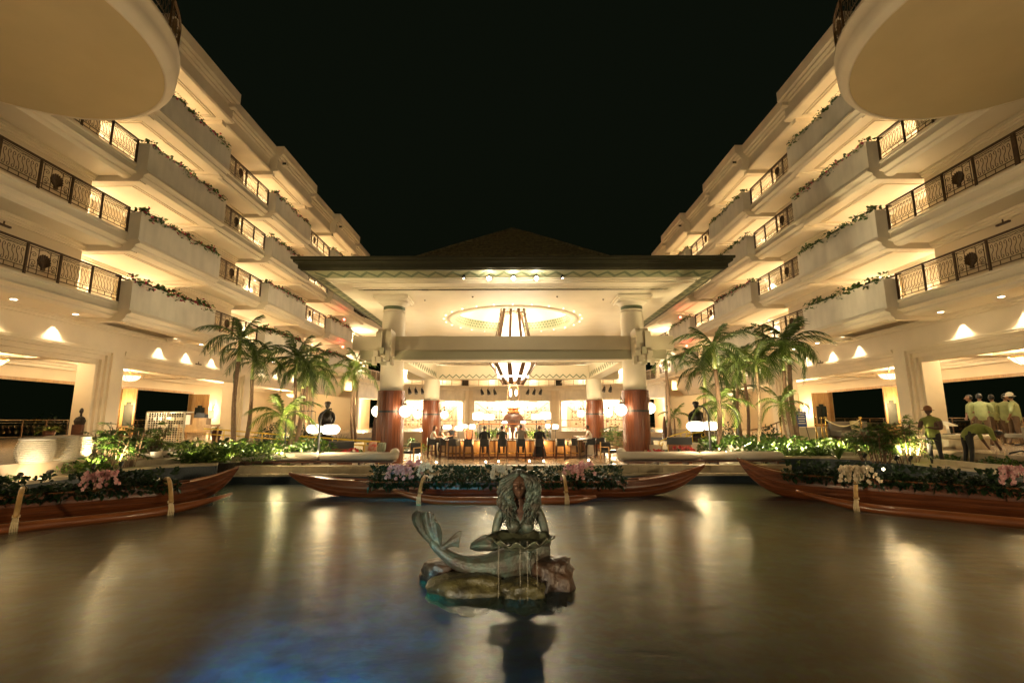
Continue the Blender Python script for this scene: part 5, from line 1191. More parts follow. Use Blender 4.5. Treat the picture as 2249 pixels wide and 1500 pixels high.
def mermaid():
    x0, y0 = .27, 6.35
    T = thing('mermaid_statue', 'bronze mermaid statue with long wavy hair holding a scalloped shell bowl', 'statue', (x0, y0, -2.0))
    # upper body: joints (x, y, z) in world
    V = [(x0+.02, y0+.10, -1.72), (x0+.01, y0+.10, -1.55), (x0, y0+.08, -1.40), (x0, y0+.02, -1.26), (x0, y0+.0, -1.13), (x0, y0-.01, -1.045), (x0-.005, y0-.03, -.95)]
    R_ = [.20, .175, .135, .165, .13, .062, .060]; E_ = [(i, i+1) for i in range(6)]
    for s in (-1, 1):
        b = len(V); V += [(x0+s*.10, y0, -1.11), (x0+s*.225, y0+.02, -1.13), (x0+s*.285, y0-.00, -1.27), (x0+s*.315, y0-.03, -1.40), (x0+s*.335, y0-.16, -1.435), (x0+s*.34, y0-.27, -1.435), (x0+s*.335, y0-.335, -1.44)]; R_ += [.09, .078, .062, .052, .043, .030, .026]
        E_ += [(4, b)]+[(b+i, b+i+1) for i in range(6)]
        h = b+6
        for k in range(4): q = len(V); V += [(x0+s*(.325-.022*k), y0-.375+.008*k, -1.45), (x0+s*(.315-.022*k), y0-.415+.012*k, -1.47)]; R_ += [.0125, .0105]; E_ += [(h, q), (q, q+1)]
        q = len(V); V += [(x0+s*.30, y0-.31, -1.405), (x0+s*.275, y0-.34, -1.39)]; R_ += [.014, .012]; E_ += [(h-1, q), (q, q+1)]
    # tail
    tl = [(.12, .06, -1.72, .25), (-.06, .02, -1.73, .23), (-.24, -.02, -1.77, .20), (-.44, -.03, -1.80, .17), (-.64, -.01, -1.78, .135), (-.82, .02, -1.72, .10), (-.98, .04, -1.62, .075), (-1.08, .05, -1.54, .068), (-1.14, .06, -1.47, .04)]
    p = 0
    for (dx, dy, z, r) in tl: V.append((x0+dx, y0+dy, z)); R_.append(r); E_.append((p, len(V)-1)); p = len(V)-1
    body = skin_mesh('b', V, E_, R_, 2)
    ex = []
    for s in (-1, 1):
        bm = bmesh.new(); bmesh.ops.create_uvsphere(bm, u_segments=20, v_segments=14, radius=.082); me = bpy.data.meshes.new('br'); bm.to_mesh(me); bm.free(); ex.append((me, Matrix.Translation((x0+s*.088, y0-.115, -1.285)) @ Matrix.Diagonal((1, .95, 1, 1))))
    for s in (0,):
        bm = bmesh.new(); bmesh.ops.create_uvsphere(bm, u_segments=24, v_segments=16, radius=1); me = bpy.data.meshes.new('hip'); bm.to_mesh(me); bm.free(); ex.append((me, Matrix.Translation((x0+.04, y0+.08, -1.74)) @ Matrix.Diagonal((.27, .23, .20, 1))))
    hd = head_mesh(1.36, True, 56); hm = Matrix.Translation((x0-.012, y0-.05, -.815)) @ Matrix.Rotation(radians(-7), 4, 'X')
    # fluke: two curled lobes as thick sheets
    def sheet(ctrl, name, th=.02):
        mb = MB(); nu = len(ctrl); nv = len(ctrl[0]); vs = []
        for sg in (0, 1):
            for i in range(nu):
                for j in range(nv): c = ctrl[i][j]; vs.append((c[0], c[1]+sg*th, c[2]))
        k = nu*nv; fs = []
        for sg in (0, 1):
            for i in range(nu-1):
                for j in range(nv-1): q = sg*k+i*nv+j; fs.append((q, q+1, q+nv+1, q+nv) if sg == 0 else (q, q+nv, q+nv+1, q+1))
        for i in range(nu-1):
            for j in (0, nv-1): q = i*nv+j; fs.append((q, q+nv, q+nv+k, q+k))
        for j in range(nv-1):
            for i in (0, nu-1): q = i*nv+j; fs.append((q, q+k, q+k+1, q+1))
        mb.add(vs, fs); return mb.mesh(name, PAT)
    C1 = []; nu, nv = 14, 22
    for i in range(nu):
        t = i/(nu-1); row = []; cx_ = x0-1.02-.32*t+.14*t*t; cz = -1.60+.46*t**.85; hw = (.06+.20*sin(min(1, t*1.15)*pi*.62))*(1 if t < .9 else 1-.3*(t-.9)*10)
        for j in range(nv):
            a = j/(nv-1)*2-1; curl = a*a*.14*(t+.2); row.append((cx_+a*hw*.70+.03*t, y0+.02-curl-.05*sin(a*9)*.4*t, cz+.05*abs(a)**3*t*(1 if a < 0 else .2)-(.10*t if a > .5 else 0)*(a-.5)*2+.012*sin(a*26)*t))
        C1.append(row)
    C2 = []
    for i in range(9):
        t = i/8; row = []
        for j in range(9): a = j/8*2-1; row.append((x0-1.04+.30*t+.02*a, y0+.0-.08*t+.03*a*a, -1.58+.16*t*sin(t*2.2)+a*(.03+.085*t)+.015*sin(a*11)*t))
        C2.append(row)
    me = merge_meshes('m', [(body, None), (hd, hm)]+ex+[(sheet(C1, 'f1', .026), None), (sheet(C2, 'f2', .026), None)])
    me = remesh(me, .0068, 0)
    me.materials.clear(); me.materials.append(PAT); me.materials.append(FACEB)
    for f in me.polygons:
        c = f.center; f.use_smooth = True
        if c.z > -1.13 and c.y < y0+.02 and abs(c.x-x0) < .13: f.material_index = 1
        if c.z > -1.24 and abs(c.x-x0) < .05*(c.z+1.24)/.1 and c.y < y0-.05: f.material_index = 1
    me.transform(Matrix.Translation((-x0, -y0, 2.0)))
    link('bronze_body', me, T)
    # second fluke lobe, turquoise, lying behind the tail
    C3 = []
    for i in range(10):
        t = i/9; row = []
        for j in range(11): a = j/10*2-1; row.append((x0-.18-.46*t, y0+.30, -1.60+.03*sin(t*3)-.02*t+a*(.10*sin((t*.85+.12)*pi)**.6)+.012*sin(a*12+t*4)))
        C3.append(row)
    C3 = [[(c[0], c[1]-.10*math.cos((j/10*2-1)*1.4), c[2]) for j, c in enumerate(r)] for r in C3]
    s3 = sheet(C3, 'fin', .05); s3.materials.clear(); s3.materials.append(mat('verdigris', (.08, .13, .10), .5, metal=.2, var=.5, vs=9, bump=.5, bs=30, col2=(.15,.12,.09))); s3.transform(Matrix.Translation((-x0, -y0, 2.0))); s3.polygons.foreach_set('use_smooth', [True]*len(s3.polygons)); link('side_fin', s3, T)
    # hair: many wavy locks over a cap
    rr = random.Random(5); mb = MB()
    hc = Vector((x0-.01, y0-.03, -.815))
    bm = bmesh.new(); bmesh.ops.create_icosphere(bm, subdivisions=4, radius=1)
    for v in bm.verts:
        d = v.co.copy(); k = 1+.06*mnoise.noise(d*7); v.co = Vector((d.x*.150*k, d.y*.155*k+.022, d.z*.185*k+.018))
    cap = bpy.data.meshes.new('cap'); bm.to_mesh(cap); bm.free(); fc = []
    for k in range(260):
        sd = -1 if k % 2 else 1; ph = rr.uniform(0, 6.28); a0 = rr.uniform(.02, 1.0)
        # start on parting line (top), go out and down
        th = rr.uniform(-1.0, 1.35)     # front..back angle
        p = hc+Vector((sd*.02, -.085+.16*(th+1.0)/2.35, .17-.02*abs(th))); pts = [p]; 
        ln = rr.uniform(.42, .64) if rr.random() < .8 else rr.uniform(.3, .45); wx = rr.uniform(.105, .225); yy = (th-.25)*.085
        n = 20
        front = th < -.2
        for i in range(1, n+1):
            q = i/n; z = hc.z+.165-ln*q*1.0; ang = min(1, q*3.0)
            spread = wx*sin(ang*pi/2)+(.035*q if not front else .01*q)
            if q > .62: spread -= (q-.62)*(.16 if front else .05)
            face = .012*0
            x = hc.x+sd*(max(spread, .088 if (q > .12 and z > -1.0) else 0))+.030*sin(q*21+ph)*min(1, q*4); y = hc.y+yy*(1 if q < .5 else 1+.2*q)-(.045*q if front else -.02*q)+.032*cos(q*19+ph)*min(1, q*3)
            if z < -1.08: y = min(y, y0-.05-(.08 if front else -.12)*1) if front else y
            pts.append(Vector((x, y, z)))
        r0 = rr.uniform(.013, .023); rs = [r0*(1.0 if i < n*.7 else 1-.75*(i-n*.7)/(n*.3)) for i in range(n+1)]
        mb.tube(pts, rs, 5)
    lock = mb.mesh('hair', PATH, (x0, y0, -2.0), smooth=True)
    fm = [f for f in cap.polygons]
    capm = MB()
    vs = [tuple(hc+v.co-Vector((x0, y0, -2.0))) for v in cap.vertices]; keep = [tuple(f.vertices) for f in cap.polygons if not (f.center.y < .01 and f.center.z < .155)]
    capm.add(vs, keep); hm2 = merge_meshes('hair', [(lock, None), (capm.mesh('c', PATH), None)]); hm2.materials.append(PATH); hm2.polygons.foreach_set('use_smooth', [True]*len(hm2.polygons)); link('wavy_hair', hm2, T)
    # scallop shell bowl
    bx, by, bz = x0+.0, y0-.29, -1.515; mb = MB(); nr, na = 10, 96
    for side in (0, 1):
        vs = []
        for i in range(nr+1):
            r = i/nr
            for j in range(na):
                a = 2*pi*j/na; fr_ = max(0, -sin(a)); rib = cos(a*11)*.018*r*(.4+fr_); R0 = .345*(1+.05*cos(a*11)*fr_*r); sx = 1.0
                z = bz+.155*r**2.2-.035*fr_*r**4+rib*1.3*r; wing = math.exp(-((abs(cos(a))-1)/.03)**2)
                x = bx+cos(a)*R0*r*(1+.19*wing*r**3); y = by+sin(a)*R0*.80*r; z += .0*wing
                if sin(a) > .2: z += .03*r*(sin(a)-.2)
                vs.append((x, y, z-side*.018))
        fs = []
        for i in range(nr):
            for j in range(na): j2 = (j+1) % na; q = (i*na+j, i*na+j2, (i+1)*na+j2, (i+1)*na+j); fs.append(q if side == 0 else q[::-1])
        mb.add(vs, fs)
    k = (nr+1)*na; mb.f += [(nr*na+j, nr*na+(j+1) % na, k+nr*na+(j+1) % na, k+nr*na+j) for j in range(na)]; mb.m += [0]*na
    mb.build('shell_bowl', mat('shell_patina', (.13, .15, .09), .35, metal=.3, var=.5, vs=7, col2=(.06,.05,.03), coat=.4), T, smooth=True)
    MB().lathe([(.27, -.02), (.24, -.0)], (bx, by+.02, bz+.085), 32).build('bowl_water', mat('bowl_water', (.03,.03,.02), .08, spec=.9), T)
    return T
mermaid()
STRM = mat('falling_water', (.55, .48, .36), .15, alpha=.13, spec=.6)
for u, lab in ((1095, 'leftmost thin water stream falling from the shell bowl'), (1142, 'second thin water stream from the left'), (1158, 'third thin water stream from the left'), (1179, 'rightmost thin water stream falling from the shell bowl')):
    Yq = 5.85 if u not in (1095, 1179) else 5.93; a = at(u, 1188, Y=Yq); b = at(u, 1186, Y=Yq); 
    pts = [(a.x+.003*sin(k*1.3), Yq-.012*k/8, a.z+(-2.0-a.z)*k/8) for k in range(9)]
    o = MB().tube(pts, [.008, .007, .0065, .006, .0055, .0055, .0055, .006, .008], 6).build('water_stream', STRM, smooth=True, off=(a.x, Yq, -2)); o.location = (a.x, Yq, -2); tag(o, lab, 'water stream', 'streams falling from the shell')
# low spotlight on a stake, also used for spotlights added as fill
def garden_spot(x, y, z, tx, ty, tz, pw, lab, ang=70, grp='small garden spotlights', col=WARMW):
    t = thing('garden_spotlight', lab, 'spotlight', (x, y, z), group=grp); d = (Vector((tx,ty,tz))-Vector((x,y,z))).normalized(); p = Vector((x,y,z))
    MB().tube([p-d*.10, p-d*.05, p+d*.06], [.03, .045, .055], 8).build('housing', BLACK, t); MB().tube([p+d*.061, p+d*.066], .048, 8).build('lens', E_TINY, t); MB().tube([p-d*.04, (x, y, z-.16)], .012, 4).build('stake', BLACK, t)
    spot(tuple(p+d*.09), (tx, ty, tz), pw, col, ang, .7, .04, t); return t
# ================================================================ people
SK1 = mat('skin', (.46, .25, .15), .55); SK2 = mat('tan_skin', (.30, .15, .085), .55); SK3 = mat('dark_skin', (.13, .065, .04), .55)
def cloth(n, c): return mat(n, c, .85, var=.15, vs=9, bump=.15, bs=60)
CL = {k: cloth(k+'_cloth', c) for k, c in dict(black=(.015,.015,.017), dkgreen=(.035,.045,.04), grey=(.22,.20,.17), white=(.62,.56,.48), navy=(.02,.025,.04), lime=(.25,.28,.06), olive=(.34,.38,.17), dark=(.03,.028,.025), brown=(.10,.06,.035), orange=(.36,.12,.05), khaki=(.15,.095,.055)).items()}
HAIRB = mat('black_hair', (.012,.009,.007), .5); HAIRBR = mat('brown_hair', (.07,.03,.015), .5)
SHOE = mat('dark_shoe', (.02,.015,.012), .5)
HEADM = {}
def person(lab, loc, rz, pose, shirt, pants, skin, hair=HAIRB, hairlen=0, sc=1.0, sleeve=.5, cap=None, dress=False, lean=0, headturn=0, reach=None, grp=None):
    T = thing('person', lab, 'person', (0,0,0), group=grp)
    V = []; R_ = []; E_ = []; tg = []
    def add(p, r, k, link_=None): V.append(Vector(p)); R_.append(r); tg.append(k); (E_.append((link_, len(V)-1)) if link_ is not None else None); return len(V)-1
    sit = pose == 'sit'; bend = pose == 'bend'
    pz = .84 if sit else .93
    if bend: tor = [(0, .0, .93), (0, -.12, 1.06), (0, -.30, 1.14), (0, -.46, 1.10), (0, -.58, 1.02), (0, -.66, .97)]
    else: l = lean; tor = [(0, 0, pz), (0, -.02-l*.3, pz+.18), (0, -.04-l*.7, pz+.36), (0, -.04-l, pz+.50), (0, -.05-l*1.1, pz+.575), (0, -.07-l*1.2, pz+.64)]
    rad = [.165, .155, .175, .150, .060, .054]; ks = ['p', 's', 's', 's', 'k', 'k']; pr = None; ids = []
    for p, r, k in zip(tor, rad, ks): pr = add(p, r, k, pr); ids.append(pr)
    chest = ids[3]; cpos = Vector(tor[3]); hp = Vector(tor[5])
    tdir = (Vector(tor[4])-Vector(tor[2])).normalized()
    for s in (-1, 1):
        a = add(cpos+Vector((s*.11, 0, 0))-tdir*.01, .075, 's', chest); sh = add(cpos+Vector((s*.20, 0, 0))-tdir*.03, .078, 's', a); sp = V[sh]
        if reach == 'counter' : el = sp+Vector((s*.02, -.14, -.25)); wr = el+Vector((-s*.06, -.24, .02)); 
        elif reach == 'hip': el = sp+Vector((s*.14, .02, -.24)); wr = el+Vector((-s*.12, -.10, -.18))
        elif reach == 'down': el = sp+Vector((s*.02, -.06, -.27)); wr = el+Vector((-s*.02, -.10, -.20))
        elif reach == 'fold': el = sp+Vector((s*.05, -.06, -.27)); wr = el+Vector((-s*.14, -.20, .04))
        else: el = sp+Vector((s*.045, .02, -.28)); wr = el+Vector((s*.01, -.06, -.25))
        e = add(el, .050, 's' if sleeve > .6 else 'k', None); E_.append((sh, e)); V_m = sp.lerp(el, .5)
        w_ = add(wr, .028, 's' if sleeve > .9 else 'k', e); hd = (wr-el).normalized(); hn = add(wr+hd*.05, .030, 'k', w_)
        side = hd.cross(Vector((0,0,1))); side = side.normalized() if side.length > .1 else Vector((1,0,0))
        for q in range(4): b = wr+hd*.085+side*(q-1.5)*.019; f1 = add(b, .0095, 'k', hn); add(b+hd*(.055-.008*abs(q-1.3))+Vector((0,0,-.018)), .008, 'k', f1)
        th = add(wr+hd*.04-side*.036*s, .011, 'k', hn); add(wr+hd*.075-side*.05*s+Vector((0,0,-.012)), .009, 'k', th)
        hj = add(V[0]+Vector((s*.09, 0, -.04)), .098, 'p', 0)
        if sit: kn = Vector((s*.11, -.42, pz+.0)); an = Vector((s*.10, -.36, .34)); toe = an+Vector((0, -.17, -.05))
        elif pose == 'walk': kn = Vector((s*.10, -.05-s*.12, .50)); an = Vector((s*.10, .05-s*.26, .09)); toe = an+Vector((0, -.17, -.05))
        else: kn = Vector((s*.11, -.01, .50)); an = Vector((s*.12, .05, .09)); toe = an+Vector((s*.02, -.18, -.05))
        k1 = add(kn, .060, 'p', hj); a1 = add(an, .040, 'p' if not dress else 'k', k1); add(toe, .034, 'f', a1)
    bm_ = skin_mesh('p', [tuple(v) for v in V], E_, R_, 1)
    for v in bm_.vertices: v.co.x *= 1.14
    if 'h' not in HEADM: HEADM['h'] = head_mesh(1.0, True, 18)
    hdir = Vector((0, -.02, .095)) if not bend else Vector((0, -.10, -.02))
    hc = hp+hdir; Mh = Matrix.Translation(hc) @ Matrix.Rotation(headturn, 4, 'Z') @ Matrix.Rotation(radians(70 if bend else 0), 4, 'X')
    me = merge_meshes('person_body', [(bm_, None), (HEADM['h'], Mh)])
    extra = []
    for m in (CL[shirt], CL[pants], skin, SHOE): me.materials.append(m)
    key = {'s': 0, 'p': 1, 'k': 2, 'f': 3}; segs = [(V[a], V[b], tg[b] if tg[b] != tg[a] and tg[a] == 's' and tg[b] == 'p' else tg[b], R_[b]) for a, b in E_]
    for f in me.polygons:
        c = f.center; f.use_smooth = True
        if (c-hc).length < .135: f.material_index = 2; continue
        best = 9; bk = 's'
        for a, b, k, r in segs:
            ab = b-a; t_ = max(0, min(1, (c-a).dot(ab)/max(1e-9, ab.length_squared))); d = (c-(a+ab*t_)).length-r*.6
            if d < best: best = d; bk = k; tt = t_
        f.material_index = key[bk]
    B_ = link('body', me, T)
    # hair, cap, dress skirt
    hm = MB(); bmh = bmesh.new(); bmesh.ops.create_icosphere(bmh, subdivisions=3, radius=1); vs = []; 
    for v in bmh.verts: d = v.co; k = 1+.07*mnoise.noise(d*4+Vector((loc[0], 0, 0))); vs.append(Mh @ Vector((d.x*.088*k, d.y*.105*k+.012, d.z*.122*k+.014)))
    fs = [tuple(v.index for v in f.verts) for f in bmh.faces if not (f.calc_center_median().y < -.25 and f.calc_center_median().z < .45) and f.calc_center_median().z > -.55]; bmh.free(); hm.add(vs, fs)
    if hairlen:
        for k in range(16):
            a = pi*(k/15)*1.15-.23; x = .085*cos(a); y = .085*sin(a)*.9+.01; p0 = Mh @ Vector((x, y, .03)); hm.tube([p0, p0+Vector((x*.15, .012, -.12)), p0+Vector((x*.25, .03, -.12-hairlen*.5)), p0+Vector((x*.1, .02, -.12-hairlen))], [.026, .028, .026, .010], 5)
    o = hm.build('hair', hair, T, smooth=True)
    if cap: 
        cm = MB(); cm.lathe([(.103, .0), (.108, .03), (.098, .085), (.06, .125), (.01, .14)], (0,0,.03), 16); cm.lathe([(.10, .0), (.165, -.012), (.168, -.005), (.10, .012)], (0,-.01,.03), 16, cap=False); cm.v = [tuple(Mh @ Vector((a, b, c))) for a, b, c in cm.v]; cm.build('hat', cap, T, smooth=True)
    if dress:
        dm = MB(); 
        if sit:
            n = 18; vs = []; rings = [(pz+.05, .16, .0), (pz-.12, .24, -.04), (pz-.4, .30, -.05), (.16, .36, -.04)]
            for z, r, yo in rings:
                for j in range(n): a = 2*pi*j/n; rr_ = r*(1+.08*cos(a*5+z*4)); vs.append((rr_*cos(a), yo+rr_*.85*sin(a), z))
            dm.add(vs, [(i*n+j, i*n+(j+1) % n, (i+1)*n+(j+1) % n, (i+1)*n+j) for i in range(3) for j in range(n)])
        dm.build('dress_skirt', CL[shirt], T, smooth=True)
    T.scale = (sc, sc, sc); T.location = loc; T.rotation_euler.z = rz; return T
def P_bar(u, Y, lab, rz, shirt, pants, skin, **k): return person(lab, (atx(u, Y, -.7), Y, BARZ), rz, 'sit', shirt, pants, skin, grp='guests seated round the bar', **k)
P_bar(1064, 25.5, 'guest in black seen from behind, leftmost of four in the front row', pi, 'black', 'navy', SK2, lean=.06, reach='counter', sleeve=1)
P_bar(1103, 25.5, 'guest in dark green top seen from behind, second of four', pi+.1, 'dkgreen', 'dark', SK2, lean=.05, reach='counter')
P_bar(1144, 25.5, 'man in a grey shirt seen from behind, beside the bottle tower', pi, 'grey', 'navy', SK2, lean=.05, reach='counter', sc=1.04)
P_bar(1184, 25.5, 'guest in a long black dress, rightmost of four, face turned left', pi-.2, 'black', 'black', SK1, hair=HAIRBR, dress=True, headturn=.9, reach='counter', sleeve=1)
P_bar(949, 27.3, 'woman in a white top with long brown hair at the left end of the bar', pi/2+.1, 'white', 'dark', SK1, hair=HAIRBR, hairlen=.22, reach='counter', lean=.06)
P_bar(965, 28.3, 'long-haired woman behind the woman in white at the left end', pi/2+.2, 'brown', 'dark', SK1, hair=HAIRBR, hairlen=.22, reach='counter', lean=.08)
P_bar(990, 29.5, 'man in a black shirt facing the camera across the left corner of the bar', .5, 'black', 'dark', SK1, reach='fold', lean=.08)
P_bar(1297, 26.9, 'woman in a white dress leaning on the right end of the bar', -pi/2-.1, 'white', 'white', SK2, reach='counter', dress=True, lean=.08)
person('standing bartender in an orange-brown top behind the left of the counter', (atx(1030, 28.3, -.6), 28.3, BARZ), .3, 'stand', 'orange', 'dark', SK2, reach='down', grp='bar staff')
# gardeners and the group in green shirts
STRAW = mat('brown_straw_hat', (.28, .12, .05), .8)
person('gardener in a lime green shirt and brown hat standing in the right garden bed', (at(2049, 980, Y=14.6).x+.05, 14.6, -1.40), -1.2, 'stand', 'lime', 'dark', SK3, reach='fold', cap=STRAW, sleeve=.5, sc=.98)
person('gardener in a lime green shirt bending far forward with a hose', (12.95, 13.9, -1.36), 1.35, 'bend', 'lime', 'dark', SK3, reach='down', sleeve=.7, sc=.98)
t = MB().tube([(13.25, 13.55, -1.3), (13.55, 13.5, -1.1), (13.7, 13.5, -.92), (13.95, 13.45, -.86), (14.15, 13.4, -.92)], .025, 6).build('garden_hose', BLACK, smooth=True, off=(13.25, 13.5, -1.36)); t.location = (13.25, 13.5, -1.36); tag(t, 'black garden hose looping up beside the bending gardener', 'hose')
t = MB().tube([(14.13, 13.4, -.91), (14.28, 13.36, -.97), (14.42, 13.3, -1.04)], [.02, .022, .03], 8).build('hose_nozzle', mat('steel_blue', (.35,.45,.55), .3, metal=.7), off=(14.13, 13.4, -1)); t.location = (14.13, 13.4, -1); tag(t, 'steel nozzle at the end of the black hose', 'nozzle')
for u, Y, rz, pose, shirt, capm, lab in [(2158, 17.4, 2.4, 'stand', 'olive', None, 'man in a pale green shirt with bare dark head, leftmost standing figure of the group'), (2141, 18.3, -1.9, 'stand', 'olive', None, 'person in pale green half hidden at the left end of the group'), (2188, 18.2, 2.9, 'stand', 'olive', None, 'person in pale green, third from the left in the group'), (2212, 17.6, 1.9, 'walk', 'olive', None, 'person in pale green, walking, right of the middle of the group'), (2234, 17.2, -2.6, 'stand', 'olive', STUCCO2, 'person in pale green wearing a pale cap, at the picture edge')]:
    person(lab, (atx(u, Y, 0), Y, LOBZ), rz, pose, shirt, 'khaki', SK2, cap=capm, sleeve=.8, reach='fold' if rz > 0 else 'hip', grp='group of people in pale green shirts', sc=1.03)
# bronze figures either side of the bar (statues) -----------------------------
def statue(u, Y, lab, rz, flower=False):
    x = atx(u, Y, 0); T = thing('bronze_figure', lab, 'statue', (0,0,0), group='bronze figures on pedestals')
    V = [(0,0,.55),(0,-.02,.8),(0,-.02,1.05),(0,-.02,1.25),(0,-.03,1.38),(0,-.04,1.45)]; R_ = [.30,.29,.31,.24,.12,.11]; E_ = [(i, i+1) for i in range(5)]
    for s in (-1, 1):
        b = len(V); V += [(s*.18,0,1.22),(s*.29,0,1.17),(s*.37,-.04,.93),(s*.34,-.18,.74),(s*.26,-.28,.66)]; R_ += [.13,.11,.085,.065,.05]; E_ += [(3,b),(b,b+1),(b+1,b+2),(b+2,b+3),(b+3,b+4)]
        b = len(V); V += [(s*.14,-.05,.45),(s*.22,-.40,.42),(s*.20,-.38,.05)]; R_ += [.15,.11,.08]; E_ += [(0,b),(b,b+1),(b+1,b+2)]
    body = skin_mesh('s', V, E_, R_, 2); me = merge_meshes('statue_body', [(body, None), (head_mesh(1.65, False, 24), Matrix.Translation((0,-.05,1.62)))]); me.materials.append(BRONZE); me.polygons.foreach_set('use_smooth', [True]*len(me.polygons)); link('figure', me, T)
    hb = MB().lathe([(.165, .0), (.17, .06), (.14, .13), (.02, .16)], (0, .0, 1.68), 14); hb.build('headdress', BRONZE, T, smooth=True)
    MB().cbox((0, .0, .15), (.62, .55, .34)).build('seat_block', BRONZE, T); MB().cbox((0, -.05, -.28), (.8, .8, .5)).cbox((0, -.05, -.01), (.86, .86, .05)).build('pedestal', DKWOOD, T)
    T.location = (x, Y, at(u, 950, Y=Y).z-.22); T.rotation_euler.z = rz; T.scale = (1.05,)*3; return T
BRONZE = mat('black_bronze', (.022, .016, .012), .35, metal=.5, coat=.2)
statue(718, 27.0, 'dark bronze seated figure with headdress seen from behind, left of the bar', .2)
statue(1530, 27.0, 'dark bronze seated figure seen from behind, right of the bar', -.2)
# ================================================================ palms
def frond_mesh(L_, droop, m, seed, wid=.36, n=26):
    """pinnate frond along +x from the origin, arching over"""
    rr = random.Random(seed); mb = MB(); pts = []
    for i in range(13): q = i/12; pts.append(Vector((L_*(q-.16*q*q*droop), .04*sin(q*3+seed), L_*(.52*q-.62*droop*q*q))))
    mb.tube(pts, [.018-.013*i/12 for i in range(13)], 4, cap=False)
    for i in range(n):
        q = .10+.88*i/(n-1); k = q*12; a = int(min(11, k)); p = pts[a].lerp(pts[a+1], k-a); t = (pts[min(12, a+1)]-pts[max(0, a-1)]).normalized()
        ll = wid*(sin(min(1, q*1.25)*pi*.55)**.7)*(1-.55*max(0, q-.6)/.4)*rr.uniform(.85, 1.12)
        for s in (-1, 1):
            side = Vector((-t.y, t.x, 0)).normalized()*s; d = (side*.95+t*(.55+.5*q+rr.uniform(-.15,.15))+Vector((0,0,rr.uniform(-.25,.40)))).normalized(); w_ = .021*rr.uniform(.7,1.3)
            vs = []; st = 3; nn = t
            for j in range(st+1):
                u = j/st; c = p+d*ll*u-Vector((0,0,1))*ll*(.62*u*u+.05*u); ww = w_*(1-u)**.6*(.7+.6*u)+.002; vs += [c-nn*ww, c+nn*ww]
            mb.add(vs, [(2*j, 2*j+1, 2*j+3, 2*j+2) for j in range(st)])
    return mb.mesh('frond', m)
FR = {}
for key, m in (('d', PALM1), ('b', PALM2)):
    FR[key] = [frond_mesh(1.8, 1.15, m, 1, .42, 34), frond_mesh(1.7, 1.4, m, 2, .44, 34), frond_mesh(1.35, 1.6, m, 3, .40, 32), frond_mesh(1.2, .6, m, 4, .34, 30)]
def palm(lab, ub, uc, vc, Y, key='d', s=1.0, nf=14, zb=-1.36, r=.11, trunk=None, grp='royal palms in the garden beds', shaft=.85, Yc=None):
    top = at(uc, vc, Y=Yc or Y); bx = atx(ub, Y, -1.0); t = thing('palm_tree', lab, 'palm tree', (bx, Y, zb), group=grp); b = Vector((bx, Y, zb))
    pts = []; rs = []; H = top.z-b.z; n = 26; zs = max(.3, H-shaft*s)
    for i in range(n+1):
        q = i/n; p = b.lerp(Vector((top.x, top.y, zb+zs)), q); p.x += .10*sin(q*pi)*(1 if top.x > bx else -1)*min(1, H/4); pts.append(p); rs.append(.72*r*(1.30-.42*q**.6)*(1+.05*(i % 2)))
    MB().tube(pts, rs, 10).build('trunk', trunk or TRUNKM, t, smooth=True)
    MB().tube([pts[-1]-Vector((0,0,.02)), pts[-1].lerp(top, .5), top+Vector((0,0,.05))], [r*.72, r*.66, r*.4], 10).build('crownshaft', CROWNS, t, smooth=True)
    off = WLOC[t.name]; rr = random.Random(int(ub*7+vc))
    for k in range(nf):
        az = 2.4*k+rr.uniform(-.25,.25); lvl = k/nf; tilt = (.80-1.30*lvl)+rr.uniform(-.15,.15); me = FR[key][3 if lvl < .18 else (0 if lvl < .5 else 1 if lvl < .8 else 2)]
        o = link('frond', me, t, (top.x-off[0], top.y-off[1], top.z-off[2]-.12*lvl)); o.rotation_mode = 'XYZ'; o.rotation_euler = (rr.uniform(-.2,.2), -tilt, az); q = s*rr.uniform(.88,1.1); o.scale = (q, q, q)
    return t
PALE = mat('pale_ringed_trunk', (.42, .30, .18), .8, var=.3, vs=10, bump=.5, bs=30, stretch=(1,1,5), col2=(.20,.13,.08))
palm('tall palm, left one of the leaning pair nearest the left wing', 516, 528, 746, 19.0, s=1.02)
palm('tall palm leaning right, beside the tallest left palm', 536, 557, 789, 19.6, s=.95, r=.10)
palm('palm with a dense dark crown, left one of the middle pair on the left', 634, 652, 785, 20.6, s=1.05, r=.10)
palm('palm with a dense dark crown, right one of the middle pair on the left', 646, 669, 806, 20.9, s=1.08, r=.12)
palm('slim bright green palm behind the middle pair on the left', 675, 677, 812, 24.5, 'b', .95, 11, r=.085)
palm('slim palm with low bright crown behind the left lantern', 684, 688, 826, 25.5, 'b', 1.0, 11, r=.08)
palm('slender palm left of the front left pavilion column, left stem', 776, 778, 816, 26.5, 'b', 1.0, 11, r=.085)
palm('slender palm left of the front left pavilion column, right stem', 783, 783, 792, 27.2, 'd', .95, 8, r=.085)
palm('short bright palm in front of the middle pair on the left', 622, 620, 912, 19.3, 'b', .95, 12, r=.07, shaft=.3)
palm('slim palm just right of the front right pavilion column', 1467, 1461, 784, 25.5, 'd', .85, 9, r=.10)
palm('tallest palm of the right garden with a full dark crown', 1577, 1567, 760, 19.5, s=1.08, r=.115)
palm('dark palm just left of and behind the tallest right palm', 1557, 1545, 808, 22.5, s=1.12, r=.10)
palm('dark palm in the middle of the right group, its left one', 1632, 1616, 803, 23.2, s=1.0, r=.095)
palm('dark palm in the middle of the right group, its right one', 1641, 1633, 803, 22.6, s=.95, r=.095)
palm('palm with a pale ringed trunk in the right garden', 1664, 1660, 796, 20.0, 'b', .95, 12, r=.085, trunk=PALE, shaft=.4)
